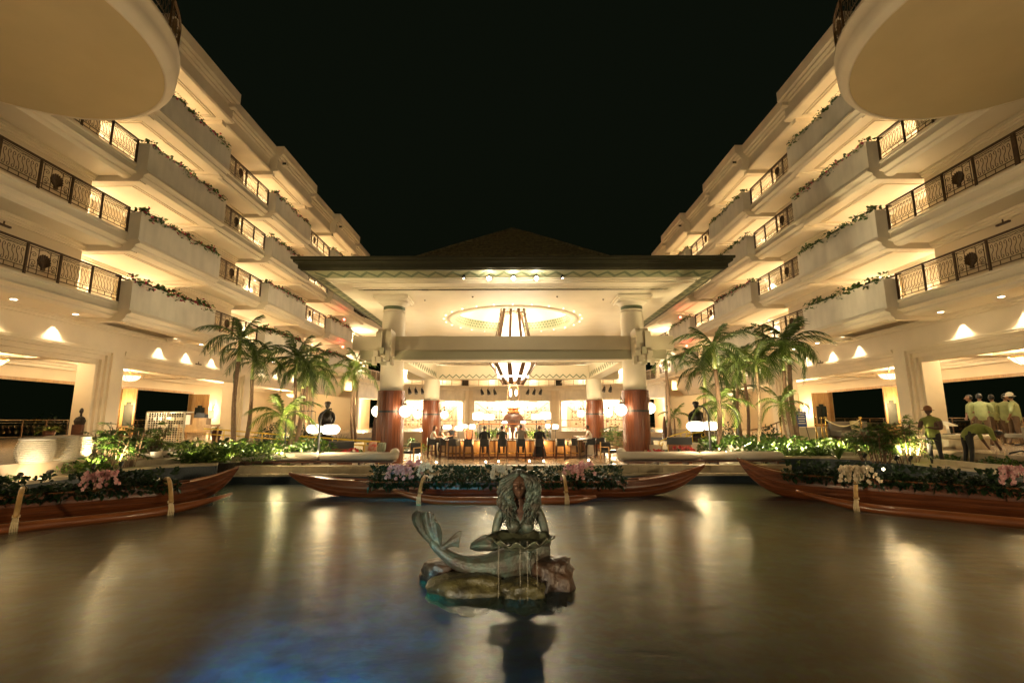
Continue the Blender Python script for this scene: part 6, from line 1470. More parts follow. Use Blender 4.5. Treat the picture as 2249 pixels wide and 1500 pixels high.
palm('tall palm leaning left, left one of the pair nearest the right wing', 1748, 1717, 765, 19.8, s=1.08, r=.10)
palm('tall palm leaning left, right one of the pair nearest the right wing', 1757, 1729, 752, 20.2, s=1.1, r=.125)
palm('short palm on a thin leaning stem in the right garden', 1738, 1715, 886, 19.7, 'b', .72, 12, r=.055, shaft=.3)
palm('short bright palm below the tallest right palm', 1581, 1578, 886, 20.3, 'b', .9, 13, r=.06, shaft=.3)
palm('half hidden dark palm low behind the right group', 1618, 1612, 858, 25.0, 'd', .95, 12, r=.08, shaft=.4)
palm('small bright palm between the right column and the statue', 1482, 1480, 912, 27.5, 'b', .7, 10, r=.05, zb=-.95, shaft=.2)

# ================================================================ understorey
def fan_leaf(mb, p, d, L_, n=6, w=.044):
    d = Vector(d).normalized(); s = d.cross(Vector((0,0,1))); s = s.normalized() if s.length > .1 else Vector((1,0,0)); u = s.cross(d)
    for i in range(n):
        a = (i/(n-1)-.5)*2.5; q = d*cos(a)+s*sin(a)+u*random.uniform(-.05,.12); leaf(mb, p, q, u, L_*(1-.25*abs(a)/1.2), w/L_*L_, .45, .2)
def lady_palm(name_loc, h, r, nst, lab, m=BUSH, grp='lady palms in the garden beds', L_=.24, per=6):
    x, y, z = name_loc; t = thing('lady_palm', lab, 'shrub', (x, y, z), group=grp); st = MB(); lf = MB()
    for k in range(nst):
        a = random.uniform(0, 6.28); q = random.random()**.5*r; hh = h*random.uniform(.55, 1.05); bx, by = x+q*cos(a)*.6, y+q*sin(a)*.6; tx, ty = x+q*cos(a)*1.3, y+q*sin(a)*1.3
        st.tube([(bx, by, z), ((bx+tx)/2, (by+ty)/2, z+hh*.5), (tx, ty, z+hh)], .014, 4, cap=False)
        for j in range(per):
            f = random.uniform(.35, 1); b = Vector((bx+(tx-bx)*f, by+(ty-by)*f, z+hh*f)); d = rnd_dir(-.05); e = b+d*.20; st.tube([b, e], .006, 3, cap=False); fan_leaf(lf, e, d+Vector((0,0,-.15)), L_*random.uniform(.75,1.15))
    st.build('stem', TRUNKM, t, kind='stuff'); lf.build('fan_leaves', m, t, kind='stuff'); return t
def strap_mesh(n, L_, w, m, arch=.8, up_=1.2, seed=0):
    random.seed(900+seed); mb = MB()
    for k in range(n):
        a = 2.4*k; lv = k/n; d = Vector((cos(a), sin(a), up_*(1.3-1.1*lv))); p = Vector((0,0,.02)); q = d.normalized(); pr = []
        s = Vector((-sin(a), cos(a), 0)); ll = L_*random.uniform(.75,1.1); st = 5; vs = []
        for i in range(st+1):
            u = i/st; c = p+q*ll*u-Vector((0,0,1))*arch*ll*u*u*.7; ww = w*(.35+1.6*u*(1-u)+.02*(1-u))*(1 if u < 1 else .02)*.9; vs += [c-s*ww, c+Vector((0,0,-ww*.3)), c+s*ww]
        fs = []
        for i in range(st): b = i*3; fs += [(b, b+1, b+4, b+3), (b+1, b+2, b+5, b+4)]
        mb.add(vs, fs)
    return mb
def bushmesh(n, r, h, sz, m, seed, w=.4):
    random.seed(seed); mb = MB()
    def reg():
        d = rnd_dir(.0); q = random.random()**.4; return (d.x*r*q, d.y*r*q, h*(.15+.85*abs(d.z)*q+.1*random.random())), d
    leafy(mb, n, reg, sz, (0,0,.35), w, .35); return mb
KM = {
 'nest': strap_mesh(16, .62, .055, PALM2, .8, 1.1, 1).mesh('leaves', PALM2),
 'ti': strap_mesh(26, .55, .028, PALM1, .5, 1.3, 2).mesh('leaves', PALM1),
 'low': bushmesh(150, .42, .42, .17, BUSH, 3).mesh('foliage', BUSH),
 'low2': bushmesh(170, .46, .36, .13, BUSH, 4, .3).mesh('foliage', PALM2),
 'ever': bushmesh(330, .55, .95, .14, BUSH, 5, .5).mesh('foliage', BUSHD),
 'agave': strap_mesh(44, .95, .022, BUSHD, .15, 1.2, 6).mesh('leaves', BUSHD),
 'banana': strap_mesh(7, 1.15, .10, BUSHD, .45, 2.0, 7).mesh('leaves', PALM1)}
CN = dict(nest='shrub', ti='shrub', low='shrub', low2='shrub', ever='shrub', agave='shrub', banana='plant')
def plant(kind, x, y, z, lab, s=1.0, grp=None, nm=None):
    t = link(nm or {'nest': 'birdnest_fern', 'ti': 'ti_plant', 'low': 'leafy_shrub', 'low2': 'leafy_shrub', 'ever': 'evergreen_shrub', 'agave': 'spiky_yucca', 'banana': 'banana_plant'}[kind], KM[kind], None, (x, y, z), random.uniform(0, 6), s)
    tag(t, lab, CN[kind], grp); return t
random.seed(42)
def lp(u, v, Y, h, r, n, lab, m=BUSH, z=-1.36, **k): x = atx(u, Y, -1.2); k.setdefault('L_', .30); k['per'] = 8; return lady_palm((x, Y, z), h, r, int(n*1.3), lab, m, **k)
lp(238, 1000, 13.6, 1.15, .42, 14, 'large lady palm in front of the first left colonnade column')
lp(285, 1000, 14.3, 1.05, .35, 9, 'dark lady palm right of the large one by the first left column', BUSH)
lp(328, 1000, 16.2, 1.15, .35, 10, 'lady palm with yellowing leaves left of the wicker screen', PALM2)
lp(1935, 1000, 15.5, 1.15, .42, 15, 'dark lady palm left of the first right colonnade column', BUSH)
lp(1992, 1000, 15.2, 1.25, .42, 15, 'bright lady palm directly in front of the first right colonnade column', PALM2)
lp(1905, 1000, 16.3, .9, .3, 7, 'smaller lady palm at the left of the dark one in the right bed', BUSH)
lp(1350, 960, 30.5, 1.5, .55, 14, 'bushy potted palm between the right columns', BUSH, z=-1.9, L_=.3)
for (u, v, Y, k, s, lab) in [(1690, 955, 21.0, 'ever', 1.1, 'dense evergreen shrub right of the pale ringed trunk'), (1600, 950, 23.5, 'ever', 1.2, 'dense evergreen shrub between the right palm trunks'), (1568, 955, 24.5, 'ever', .9, 'dark shrub behind the right lantern'), (660, 950, 23.5, 'ever', 1.2, 'dark shrub between the left palm trunks'), (600, 950, 24.5, 'ever', 1.2, 'dark shrub right of the second left colonnade column'), (578, 950, 25.5, 'ever', 1.0, 'dark shrub against the second left colonnade column'), (745, 950, 25.5, 'agave', 1.0, 'spiky yucca right of the left bronze figure'), (768, 948, 27.5, 'agave', .6, 'small spiky yucca near the left windows'), (803, 965, 25.0, 'banana', 1.0, 'dark broad-leaved plant left of the front left column'), (1440, 965, 24.5, 'banana', .95, 'dark broad-leaved plant right of the front right column'), (1840, 985, 16.9, 'banana', .8, 'tall bent stem plant with one pale leaf before the right dark doorway'), (745, 970, 23.8, 'ti', 1.1, 'red-tinged ti plant by the left ramp'),
                            (905, 965, 28.8, 'ever', .9, 'green shrub behind the front left column'), (925, 960, 29.5, 'low2', 1.5, 'bright uplit shrub between the left columns'), (1065, 955, 30.3, 'low2', 1.7, 'bright uplit shrub left of the bottle tower'), (1095, 958, 30.2, 'low', 1.5, 'green shrub touching the bottle tower on its left'), (1163, 957, 30.2, 'low2', 1.7, 'bright uplit shrub right of the bottle tower'), (1185, 957, 30.3, 'low', 1.4, 'green shrub between the bottle tower and the right rack post')]:
    x = atx(u, Y, -1.0); zb = -1.36 if abs(x) > 8.5 else (-1.15 if 30 < Y < 31 else BARZ+.05); plant(k, x, Y, zb, lab, s)
# mixed groundcover shrubs in the beds (nothing tells them apart within a bed)
def bed(side, n, fx, lab, kinds, grp):
    for i in range(n):
        x, y = fx(i); k = random.choice(kinds); plant(k, x, y, -1.38, lab[k], random.uniform(1.2, 1.8), grp+' '+{'nest': 'ferns', 'ti': 'ti plants', 'low': 'leafy shrubs', 'low2': 'bright shrubs'}[k])
def L1(i): t = random.random(); y = 15.95+random.random()*3.0; u = random.uniform(345, 600); return atx(u, y, -1.2), y
LB = {'nest': 'strap-leaved fern in the left garden bed', 'ti': 'spiky ti plant in the left garden bed', 'low': 'leafy green shrub in the left garden bed', 'low2': 'bright leafy shrub in the left garden bed'}
bed(-1, 46, L1, LB, ['nest', 'ti', 'low', 'low2', 'low2'], 'left bed')
def L2(i): y = random.uniform(17.5, 22); u = random.uniform(590, 705); return atx(u, y, -1.2), y
LB2 = {k: v.replace('left garden bed', 'bed behind the left sofa') for k, v in LB.items()}
bed(-1, 26, L2, LB2, ['nest', 'ti', 'low', 'low2'], 'sofa bed')
def R1(i): y = random.uniform(18.1, 20.6); u = random.uniform(1650, 1895); return atx(u, y, -1.2), y
RB = {k: v.replace('left garden bed', 'right garden bed') for k, v in LB.items()}
bed(1, 58, R1, RB, ['nest', 'ti', 'low', 'low2', 'nest'], 'right bed')
def R2(i): y = random.uniform(19.5, 23.5); u = random.uniform(1560, 1660); return atx(u, y, -1.2), y
RB2 = {k: v.replace('left garden bed', 'bed behind the right sofa') for k, v in LB.items()}
bed(1, 22, R2, RB2, ['ti', 'low', 'low2'], 'right sofa bed')
for i, (u, Y, k, s, lab) in enumerate([(150, 12.4, 'low2', .9, 'bright green shrub against the left planter wall, nearest the baskets'), (172, 12.8, 'low2', 1.0, 'bright green shrub second from the baskets on the left'), (195, 13.0, 'low', 1.0, 'leafy shrub in front of the large lady palm'), (215, 13.2, 'low2', .9, 'bright uplit shrub just below the large lady palm'), (10, 11.0, 'low', .5, 'sparse small shrub at the left picture edge'), (30, 11.2, 'low', .4, 'tiny shrub on the yellow-lit planter wall at far left'), (2205, 13.1, 'low', .9, 'green shrub below the right lobby edge, nearest the picture edge'), (2180, 13.3, 'low', .8, 'green shrub right of the bending gardener'), (2232, 12.9, 'low2', .8, 'green shrub at the right picture edge behind the orchids'), (2070, 14.8, 'low2', .9, 'bright shrub right of the standing gardener legs'), (2085, 14.6, 'low', .8, 'shrub between the two gardeners'), (1965, 16.0, 'low2', .9, 'bright uplit shrub at the foot of the bright lady palm'), (1940, 16.2, 'nest', .9, 'strap-leaved fern at the foot of the dark lady palm')]):
    x = atx(u, Y, -1.2); x = (max(x, 12.75) if x > 0 else min(x, -10.72)); plant(k, x, Y, -1.38, lab, s)
# peace lilies with pale spathes
def lily(u, v, Y, lab):
    p = at(u, v, Y=Y); t = thing('white_lily', lab, 'flower', (p.x, Y, -1.36), group='tall white lilies in the left bed'); MB().tube([(p.x, Y, -1.36), (p.x+.03, Y, (p.z-1.36)/2), (p.x, Y, p.z)], .010, 4).build('stem', BUSH, t)
    mb = MB(); 
    for s in (-1, 1): leaf(mb, (p.x, Y, p.z-.03), (s*.12, 0, 1), (s, -1, 0), .17, .10, 0, .6)
    mb.build('spathe', ORCHIDW, t)
    mb = MB()
    for k in range(5): leaf(mb, (p.x, Y, -1.2), rnd_dir(.3)+Vector((0,0,.6)), (0,0,1), .5, .14, .4)
    mb.build('leaf', BUSH, t)
lily(428, 968, 16.6, 'tall white lily leftmost of the three near the reception desk'); lily(460, 972, 16.4, 'tall white lily in the middle of the three'); lily(433, 980, 16.2, 'lower white lily beside the leftmost one')
# anthurium pots
def redpot(u, v, Y, lab, n=16):
    p = at(u, v, Y=Y); t = thing('red_anthurium', lab, 'flowers', (p.x, Y, p.z-.25), group='red anthurium arrangements'); mb = MB(); lf = MB(); x, y, z = p
    for k in range(n): d = rnd_dir(.1); leaf(mb, (x+d.x*.16, y+d.y*.16, z+d.z*.12), (d.x, d.y-.6, .3), (0, -1, .3), .12, .11, .2)
    for k in range(10): d = rnd_dir(.0); leaf(lf, (x, y, z-.1), d, (0,0,1), .24, .08, .3)
    MB().lathe([(.10, -.25), (.15, -.05), (.14, -.05)], (x, y, z), 10).build('pot', BLACK, t); mb.build('blossoms', REDF, t); lf.build('leaf', BUSHD, t)
for u, v, Y, lab in ((762, 998, 18.6, 'red anthuriums in front of the left service station'), (775, 994, 18.9, 'red anthuriums right of the left service station'), (1434, 996, 18.6, 'red anthuriums at the foot of the front right column'), (1448, 997, 18.8, 'red anthuriums second from the front right column'), (1490, 988, 19.0, 'red anthuriums in front of the right service station'), (1512, 990, 18.8, 'red anthuriums at the right corner of the right service station')): redpot(u, v, Y, lab)
# garden spotlights that light the palms and shrubs from below
gs = [(505, 985, 17.2, (-10.2, 19.2, 3.2), 150, 'leftmost bright spotlight aimed up at the left palms'), (540, 985, 17.3, (-10.1, 19.4, 2.6), 130, 'spotlight aimed up at the leaning left palm'), (631, 985, 18.4, (-8.3, 20.8, 3), 190, 'very bright spotlight under the middle left palms'), (655, 975, 21.5, (-9.8, 24.5, 3), 130, 'spotlight behind the middle left palms'), (690, 965, 24.0, (-10, 26, 3), 120, 'spotlight far behind the left lantern'), (770, 960, 24.6, (-8, 26.8, 3), 110, 'spotlight at the foot of the slender left palm'),
      (1560, 980, 18.2, (8, 19.6, 3.3), 150, 'spotlight under the tallest right palm'), (1600, 978, 20.5, (9.2, 22.6, 3), 150, 'spotlight between the right palm trunks'), (1650, 985, 18.5, (9.8, 20, 3), 150, 'spotlight under the pale ringed palm'), (1735, 990, 18.2, (11.2, 20, 3.5), 170, 'spotlight under the leaning right pair of palms'), (1470, 965, 24.0, (8, 25.6, 3), 100, 'spotlight under the slim palm right of the pavilion'),
      (205, 1005, 12.6, (-11.2, 13.8, -.1), 45, 'bright spotlight under the large left lady palm'), (265, 1020, 13.3, (-11, 14.4, -.2), 40, 'spotlight below the dark left lady palm'), (110, 1012, 11.3, (-11.02, 11.6, -1.3), 9, 'spotlight grazing the yellow planter wall at left'), (1970, 1000, 14.9, (12.9, 15.3, -.1), 60, 'bright spotlight under the bright right lady palm'), (2000, 1000, 14.7, (13.2, 15.4, -.1), 55, 'second bright spotlight under the bright right lady palm'), (1900, 990, 15.8, (12.7, 16.4, 0), 40, 'spotlight under the dark right lady palm')]
for u, v, Y, tg_, pw, lab in gs:
    x = atx(u, Y, -1.2); garden_spot(x, Y, -1.14, tg_[0], tg_[1], tg_[2], pw*1.1, lab, 80, col=(1,.80,.45))
k = 0
random.seed(11)
for side, (u0, u1), n in ((-1, (355, 600), 13), (-1, (595, 700), 6), (1, (1655, 1895), 15), (1, (1565, 1650), 5)):
    for i in range(n):
        u = u0+(u1-u0)*(i+random.uniform(.1,.9))/n; Y = random.uniform(16.1, 18.5) if side < 0 else random.uniform(18.1, 19.8); x = atx(u, Y, -1.2); z = random.uniform(-1.22, -1.02)
        t = MB().ball((x, Y, z), .030, 8).build('garden_bulb', E_TINY, off=(x, Y, z)); t.location = (x, Y, z); tag(t, 'small glowing bulb among low plants, '+('left' if side < 0 else 'right')+' garden', 'bulb', ('left' if side < 0 else 'right')+' garden glow bulbs'); lamp((x, Y-.05, z+.10), 2.6, (1,.82,.45), .04, None, 'garden_light')
for x, Y in ((PCX-1.6, 30.0), (PCX+1.4, 30.0), (-5.6, 29), (6.1, 29.5)): lamp((x, Y-.5, -1.0), 22, (1,.85,.5), .08, None, 'planter_light')
# bougainvillea in the balcony planters
BG = []
for s in range(3):
    random.seed(300+s); lf = MB(); fl = MB()
    def reg(): y = random.uniform(.1, 5.3); b = .5+.5*sin(y*2.1+s*2)*sin(y*5+s); q = random.random(); return (random.uniform(-.06, .30) if q < .7 else random.uniform(-.16, -.05), y, .0+(.10+.34*b*random.random() if q < .7 else .05-random.random()*.26*b)), (-.3 if q > .7 else 0, 0, .3)
    leafy(lf, 560, reg, .17, (0,0,.2), .6); leafy(fl, 230, reg, .13, (0,0,.2), .9)
    for k in range(7):
        y = random.uniform(.4, 5); pts = [(0, y, .05), (-.08, y+.1, .25), (-.14, y+.25, .30), (-.22, y+.35, .18)]; lf.tube(pts, .006, 3, cap=False)
        for j in range(9): q = j/8*2.9; a = int(min(2, q)); pp = Vector(pts[a]).lerp(Vector(pts[a+1]), q-a); leaf(lf, pp, rnd_dir(-.5), (0,0,1), .09, .055)
    BG.append((lf.mesh('foliage', BUSH), fl.mesh('blossoms', PINK), lf.mesh('foliage', BUSHD)))
ORD = {0: 'nearest', 1: 'second', 2: 'third', 3: 'farthest'}
for side, sd in ((-1, 'left'), (1, 'right')):
    for k, h in enumerate(HL):
        for i in range(4):
            if i == 0 and True and k < 5: 
                if k != 0: pass
            y0 = Y0+10.45*i
            if i == 0: continue
            red = (side < 0)
            lab = f'trailing {"red-flowered vine" if red else "green vine"} on the {["first","second","third","top"][k]}-tier balcony planter of the {sd} wing, {["nearest","nearest","middle","farthest"][i]} bay'
            t = thing('planter_vine', lab, 'vine', (side*(AP+.14), y0, h+.80), group=f'vines in the {sd} wing planters'); j = (i+k) % 3
            o = link('foliage', BG[j][0], t); 
            if side < 0 or (i+k) % 3 == 0: link('blossoms', BG[j][1], t, kind='stuff')
            o['kind'] = 'stuff'; t.scale = (-side*-1 if False else (1 if side > 0 else -1), 1, 1)
# ================================================================ lobby furniture, left
def wicker_stool(u, v, Y, lab, r=.30, h=.52):
    x = atx(u, Y, LOBZ); t = thing('wicker_drum_stool', lab, 'stool', (x, Y, LOBZ), group='white wicker drum stools'); z = LOBZ
    MB().lathe([(r*.80, 0), (r*.95, h*.2), (r*1.02, h*.55), (r*.98, h*.85), (r*.9, h)], (x, Y, z), 24).build('drum', WICK, t, smooth=True)
    for i in range(11): q = (i+.5)/11; rr_ = r*(.81+.22*sin(q*pi*.9+.1)+.08*q); MB().lathe([(rr_+.004, z*0+h*q-.014), (rr_+.016, h*q), (rr_+.004, h*q+.014)], (x, Y, z), 24, cap=False).build('wicker_band', WICK, t)
    MB().lathe([(r*.9, h), (r*.98, h+.01), (r*.98, h+.05), (r*.7, h+.075), (.01, h+.08)], (x, Y, z), 24).build('seat_pad', CUSH, t, smooth=True)
WICK = mat('white_wicker', (.80, .70, .52), .6, var=.2, vs=26, bump=.5, bs=60)
wicker_stool(75, 1010, 11.55, 'white wicker drum stool nearest the left picture edge', .33, .50); wicker_stool(128, 1000, 12.3, 'white wicker drum stool, middle one of three', .34, .52); wicker_stool(163, 998, 12.9, 'white wicker drum stool half hidden by the lady palm', .32, .5)
def rail_fence(x0, y0, x1, y1, lab, m=IRON2, h=1.0, z=LOBZ):
    t = thing('terrace_railing', lab, 'railing', (x0, y0, z)); a, b = Vector((x0, y0, z)), Vector((x1, y1, z)); L_ = (b-a).length; d = (b-a)/L_
    MB().bar(a+Vector((0,0,h)), b+Vector((0,0,h)), .07, .05).build('handrail', m, t); MB().bar(a+Vector((0,0,.12)), b+Vector((0,0,.12)), .03, .03).bar(a+Vector((0,0,h-.14)), b+Vector((0,0,h-.14)), .02, .02).build('lower_rail', m, t)
    n = int(L_/1.4)+1
    for i in range(n+1): p = a+d*L_*i/n; MB().cbox((p.x, p.y, z+h/2), (.05, .05, h)).build('post', m, t)
    sc_ = MB(); k = int(L_/.32)
    for i in range(k):
        c = a+d*(L_*(i+.5)/k)
        for s, zz in ((1, .62), (-1, .36)): sc_.tube([c+d*(.12*(1-q/14)*cos(q*.55)*s)+Vector((0,0,zz+.12*(1-q/14)*sin(q*.55))) for q in range(14)], .010, 3, cap=False)
    sc_.build('scrollwork', m, t, kind='stuff'); return t
rail_fence(-26.3, 9, -26.3, 44, 'ornate bronze terrace railing beyond the left lobby'); rail_fence(26.3, 9, 26.3, 44, 'ornate bronze terrace railing beyond the right lobby, behind the people')
MB().box(-27, -24.6, 3, 45, -1.2, LOBZ-.02).build('terrace_floor', MARBLE, kind='structure'); MB().box(24.6, 27, 3, 45, -1.2, LOBZ-.02).build('terrace_floor', MARBLE, kind='structure')
# wicker lattice screen
def lattice():
    xa, xb = atx(322, 19.5, 0), atx(405, 19.5, 0); y = 19.5; zt = at(322, 905, Y=y).z; t = thing('wicker_lattice_screen', 'tall pale wicker lattice cabinet with glassware, left of the reception desk', 'screen', ((xa+xb)/2, y, LOBZ))
    f = MB()
    for z in (LOBZ, zt): f.bar((xa, y, z), (xb, y, z), .05, .05)
    for x in (xa, (xa+xb)/2, xb): f.bar((x, y, LOBZ), (x, y, zt), .05, .05)
    f.bar((xa, y, zt), (xa, y+.5, zt), .05, .05).bar((xb, y, zt), (xb, y+.5, zt), .05, .05).bar((xa, y+.5, zt), (xb, y+.5, zt), .05, .05); f.build('frame', WICK, t)
    n = 17
    for i in range(n): z = LOBZ+.06+(zt-LOBZ-.1)*i/n; MB().bar((xa, y-.01, z), (xb, y-.01, z), .018, .022).build('cross_cane', WICK, t)
    for i in range(15): x = xa+(xb-xa)*(i+.5)/15; MB().bar((x, y+.02, LOBZ), (x, y+.02, zt), .014, .014).build('upright_cane', WICK, t)
    gm_ = MB(); rr = random.Random(3)
    for i in range(26): gm_.lathe([(.03, 0), (.045, .08), (.03, .13)], (rr.uniform(xa+.1, xb-.1), y+.25, zt-.62+.0+rr.choice((0, .28))), 6)
    gm_.build('glassware', mat('clear_glassware', (.75,.72,.6), .08, spec=.8), t, kind='stuff'); lamp(((xa+xb)/2, y+.3, zt-.15), 14, WARMW, .1, t)
lattice()
def desk():
    x, y = atx(437, 21.5, 0), 21.5; t = thing('reception_desk', 'pale wooden reception desk with boxes and papers near the left ramp', 'desk', (x, y, LOBZ))
    MB().box(x-.75, x+.75, y-.3, y+.35, LOBZ+.70, LOBZ+.78).build('desk_top', PINE, t)
    for sx in (-1, 1):
        for sy in (-.25, .3): MB().bar((x+sx*.68, y+sy, LOBZ), (x+sx*.68, y+sy, LOBZ+.7), .06, .06).build('leg', PINE, t)
    MB().box(x-.7, x+.7, y-.27, y-.24, LOBZ+.45, LOBZ+.7).build('modesty_panel', PINE, t)
    return x, y
dx, dy = desk()
def solo(nm, mb, m, loc, lab, cat, grp=None): o = mb.build(nm, m, off=loc); o.location = loc; return tag(o, lab, cat, grp)
solo('oak_box', MB().box(dx-.15, dx+.45, dy-.2, dy+.15, -.17, .12), PINE, (dx+.15, dy, -.17), 'oak box with drawers on the reception desk', 'box')
solo('black_printer', MB().box(dx-.12, dx+.34, dy-.18, dy+.15, .125, .27).box(dx-.05, dx+.2, dy-.16, dy+.1, .271, .34), BLACK, (dx+.1, dy, .125), 'black printer on top of the oak box', 'printer')
solo('white_card_stand', MB().box(dx-.55, dx-.32, dy-.1, dy-.07, -.17, .25), WHITEP, (dx-.43, dy-.1, -.17), 'white card stand at the left end of the reception desk', 'sign'); solo('red_logo_spot', MB().lathe([(.045, 0), (.045, .004)], (0,0,0), 14), REDP, (dx-.43, dy-.112, .03), 'round red mark on the white card stand', 'logo').rotation_euler = (pi/2, 0, 0)
solo('white_paper_board', MB().box(dx+.42, dx+.66, dy-.05, dy-.03, .1, .45), WHITEP, (dx+.54, dy, .1), 'white board standing behind the black printer', 'board')
for (u, Y, lab, s) in ((478, 24, 'potted fern on a stand left of the second left colonnade column', .9), (112, 22.8, 'yellow-green potted fern on the left terrace railing', 1.2)):
    x = atx(u, Y, 0); t = thing('potted_fern', lab, 'potted plant', (x, Y, LOBZ), group='potted ferns in the left lobby'); MB().lathe([(.16, 0), (.24, .45), (.26, .5), (.22, .5)], (x, Y, LOBZ), 14).build('pot', DKWOOD, t); o = link('leaf_rosette', KM['nest'], t, (0, 0, .48), sc=s)
x = atx(170, 20.2, 0); T_ = thing('bronze_bust', 'dark bronze bust seen just left of the first left colonnade column', 'statue', (x, 20.4, LOBZ)); MB().cbox((x, 20.4, LOBZ+.4), (.4, .4, .8)).build('pedestal', DKWOOD, T_); b_ = merge_meshes('bust', [(head_mesh(1.3, False, 20), Matrix.Translation((0,0,1.35)))]); b_.materials.append(BRONZE); link('bust', b_, T_); MB().lathe([(.22, .80), (.26, .95), (.20, 1.08), (.08, 1.15), (.08, 1.25)], (x, 20.4, LOBZ), 12).build('shoulders', BRONZE, T_)
# ---------------------------------------------------------------- right lobby
def round_bench():
    x, y = at(2100, 965, Y=16.4).x, 16.6; t = thing('round_stone_bench', 'low round cream stone bench beside the group in green', 'bench', (x, y, LOBZ))
    MB().lathe([(.92, 0), (.95, .30), (1.02, .33), (1.02, .41), (.98, .44), (.01, .44)], (x, y, LOBZ), 40).build('seat_drum', TILECREAM, t, smooth=False)
    return x, y
rx, ry = round_bench()
t = thing('tablet_stand', 'white tilted tablet display on a small stand on the round bench', 'display', (rx-.12, ry-.1, LOBZ+.44)); x, y = rx-.12, ry-.1
MB().cbox((x, y, LOBZ+.45), (.26, .2, .02)).build('base', BLACK, t); MB().bar((x, y, LOBZ+.45), (x-.05, y-.02, LOBZ+.74), .08, .03).build('neck', WHITEP, t)
mb = MB(); mb.bar((x-.26, y-.05, LOBZ+.86), (x+.20, y+.05, LOBZ+.72), .34, .025); mb.build('tablet', WHITEP, t); mb = MB(); mb.bar((x-.23, y-.055, LOBZ+.867), (x+.17, y+.04, LOBZ+.745), .28, .012); mb.build('screen', mat('lit_screen', (.6,.65,.75), .3, emit=(.8,.88,1), es=.5), t)
def stanchion(u, Y, lab):
    x = atx(u, Y, -.5); t = thing('rope_stanchion', lab, 'stanchion', (x, Y, LOBZ), group='brass rope stanchions by the right doorway'); MB().lathe([(.16, 0), (.16, .03), (.03, .06), (.022, .95), (.05, .97), (.05, 1.02), (.02, 1.05)], (x, Y, LOBZ), 12).build('post', BRASS, t, smooth=True); return Vector((x, Y, LOBZ+.95))
S = [stanchion(u, Y, lab) for u, Y, lab in ((1716, 21.5, 'lone brass stanchion left of the leaning palms'), (1793, 20.4, 'brass stanchion, leftmost of three by the right doorway'), (1806, 20.8, 'brass stanchion, middle of three by the right doorway'), (1815, 19.9, 'brass stanchion, right of three by the right doorway'), (1893, 19.6, 'brass stanchion beside the grey sofa'))]
a, b = S[3], S[4]; o = MB().tube([a.lerp(b, k/10)-Vector((0,0,.28*sin(pi*k/10))) for k in range(11)], .022, 6).build('velvet_rope', CORD, off=tuple(a)); o.location = a; tag(o, 'pale rope hanging between two brass stanchions before the grey sofa', 'rope')
x = atx(1876, 21.5, -.6); t = thing('lobby_sofa', 'low grey sofa with wooden frame near the right doorway', 'sofa', (x, 21.5, LOBZ)); GREYF = mat('grey_upholstery', (.25,.22,.18), .85); MB().box(x-.8, x+.8, 21.1, 21.9, LOBZ+.22, LOBZ+.46).build('seat', GREYF, t); MB().box(x-.8, x+.8, 21.75, 21.95, LOBZ+.46, LOBZ+.85).build('backrest', GREYF, t); MB().box(x-.86, x+.86, 21.05, 21.95, LOBZ+.14, LOBZ+.215).build('frame', DKWOOD, t)
for sx in (-1, 1):
    for yy in (21.1, 21.9): MB().box(x+sx*.8-.03, x+sx*.8+.03, yy-.03, yy+.03, LOBZ, LOBZ+.14).build('leg', DKWOOD, t)
pillow(x+.15, 21.6, LOBZ+.66, .1, SAND, 'pale yellow pillow on the grey lobby sofa', .46)
x = atx(1760, 20.6, 0); t = thing('notice_easel', 'easel with a blue and white notice board by the right doorway', 'sign', (x, 20.6, LOBZ)); BLUES = mat('blue_sign', (.03,.06,.22), .5); MB().cbox((x, 20.6, LOBZ+.95), (.42, .03, .62)).build('board', BLUES, t); 
for k in range(5): MB().cbox((x, 20.575, LOBZ+1.18-.10*k), (.30-.05*(k % 2), .01, .035)).build('printed_line', WHITEP, t)
for sx in (-1, 1): MB().bar((x+sx*.05, 20.64, LOBZ+1.4), (x+sx*.26, 20.55, LOBZ), .025, .025).build('leg', BLACK, t)
MB().bar((x, 20.64, LOBZ+1.4), (x, 21.0, LOBZ), .025, .025).build('leg', BLACK, t)
x = atx(1775, 21.3, 0); t = thing('welcome_counter', 'low white counter with small lamp by the right doorway', 'counter', (x+.7, 22.2, LOBZ)); MB().box(x-.3, x+1.7, 22.0, 22.5, LOBZ, LOBZ+.55).build('counter_body', STUCCO, t); MB().box(x-.34, x+1.74, 21.96, 22.54, LOBZ+.55, LOBZ+.60).build('counter_top', TRIM, t)
x = atx(2246, 15.0, -.5); t = thing('slanted_chair', 'grey lounge chair with wooden arm cut by the right picture edge', 'chair', (x, 15.0, LOBZ)); MB().prism([(x-.25, 14.7), (x+.5, 14.7), (x+.5, 15.3), (x-.25, 15.3)], LOBZ+.38, LOBZ+.5).build('seat', GREYF, t); MB().bar((x-.28, 14.7, LOBZ+.72), (x+.5, 14.7, LOBZ+.72), .07, .04).build('armrest', PINE, t)
for sx in (-.25, .45): MB().bar((x+sx, 14.72, LOBZ+.7), (x+sx+.08, 14.74, LOBZ), .06, .06).build('leg', GREYF, t)
MB().bar((x+.5, 15.0, LOBZ+.5), (x+.62, 15.0, LOBZ+1.1), .6, .08).build('backrest', GREYF, t)
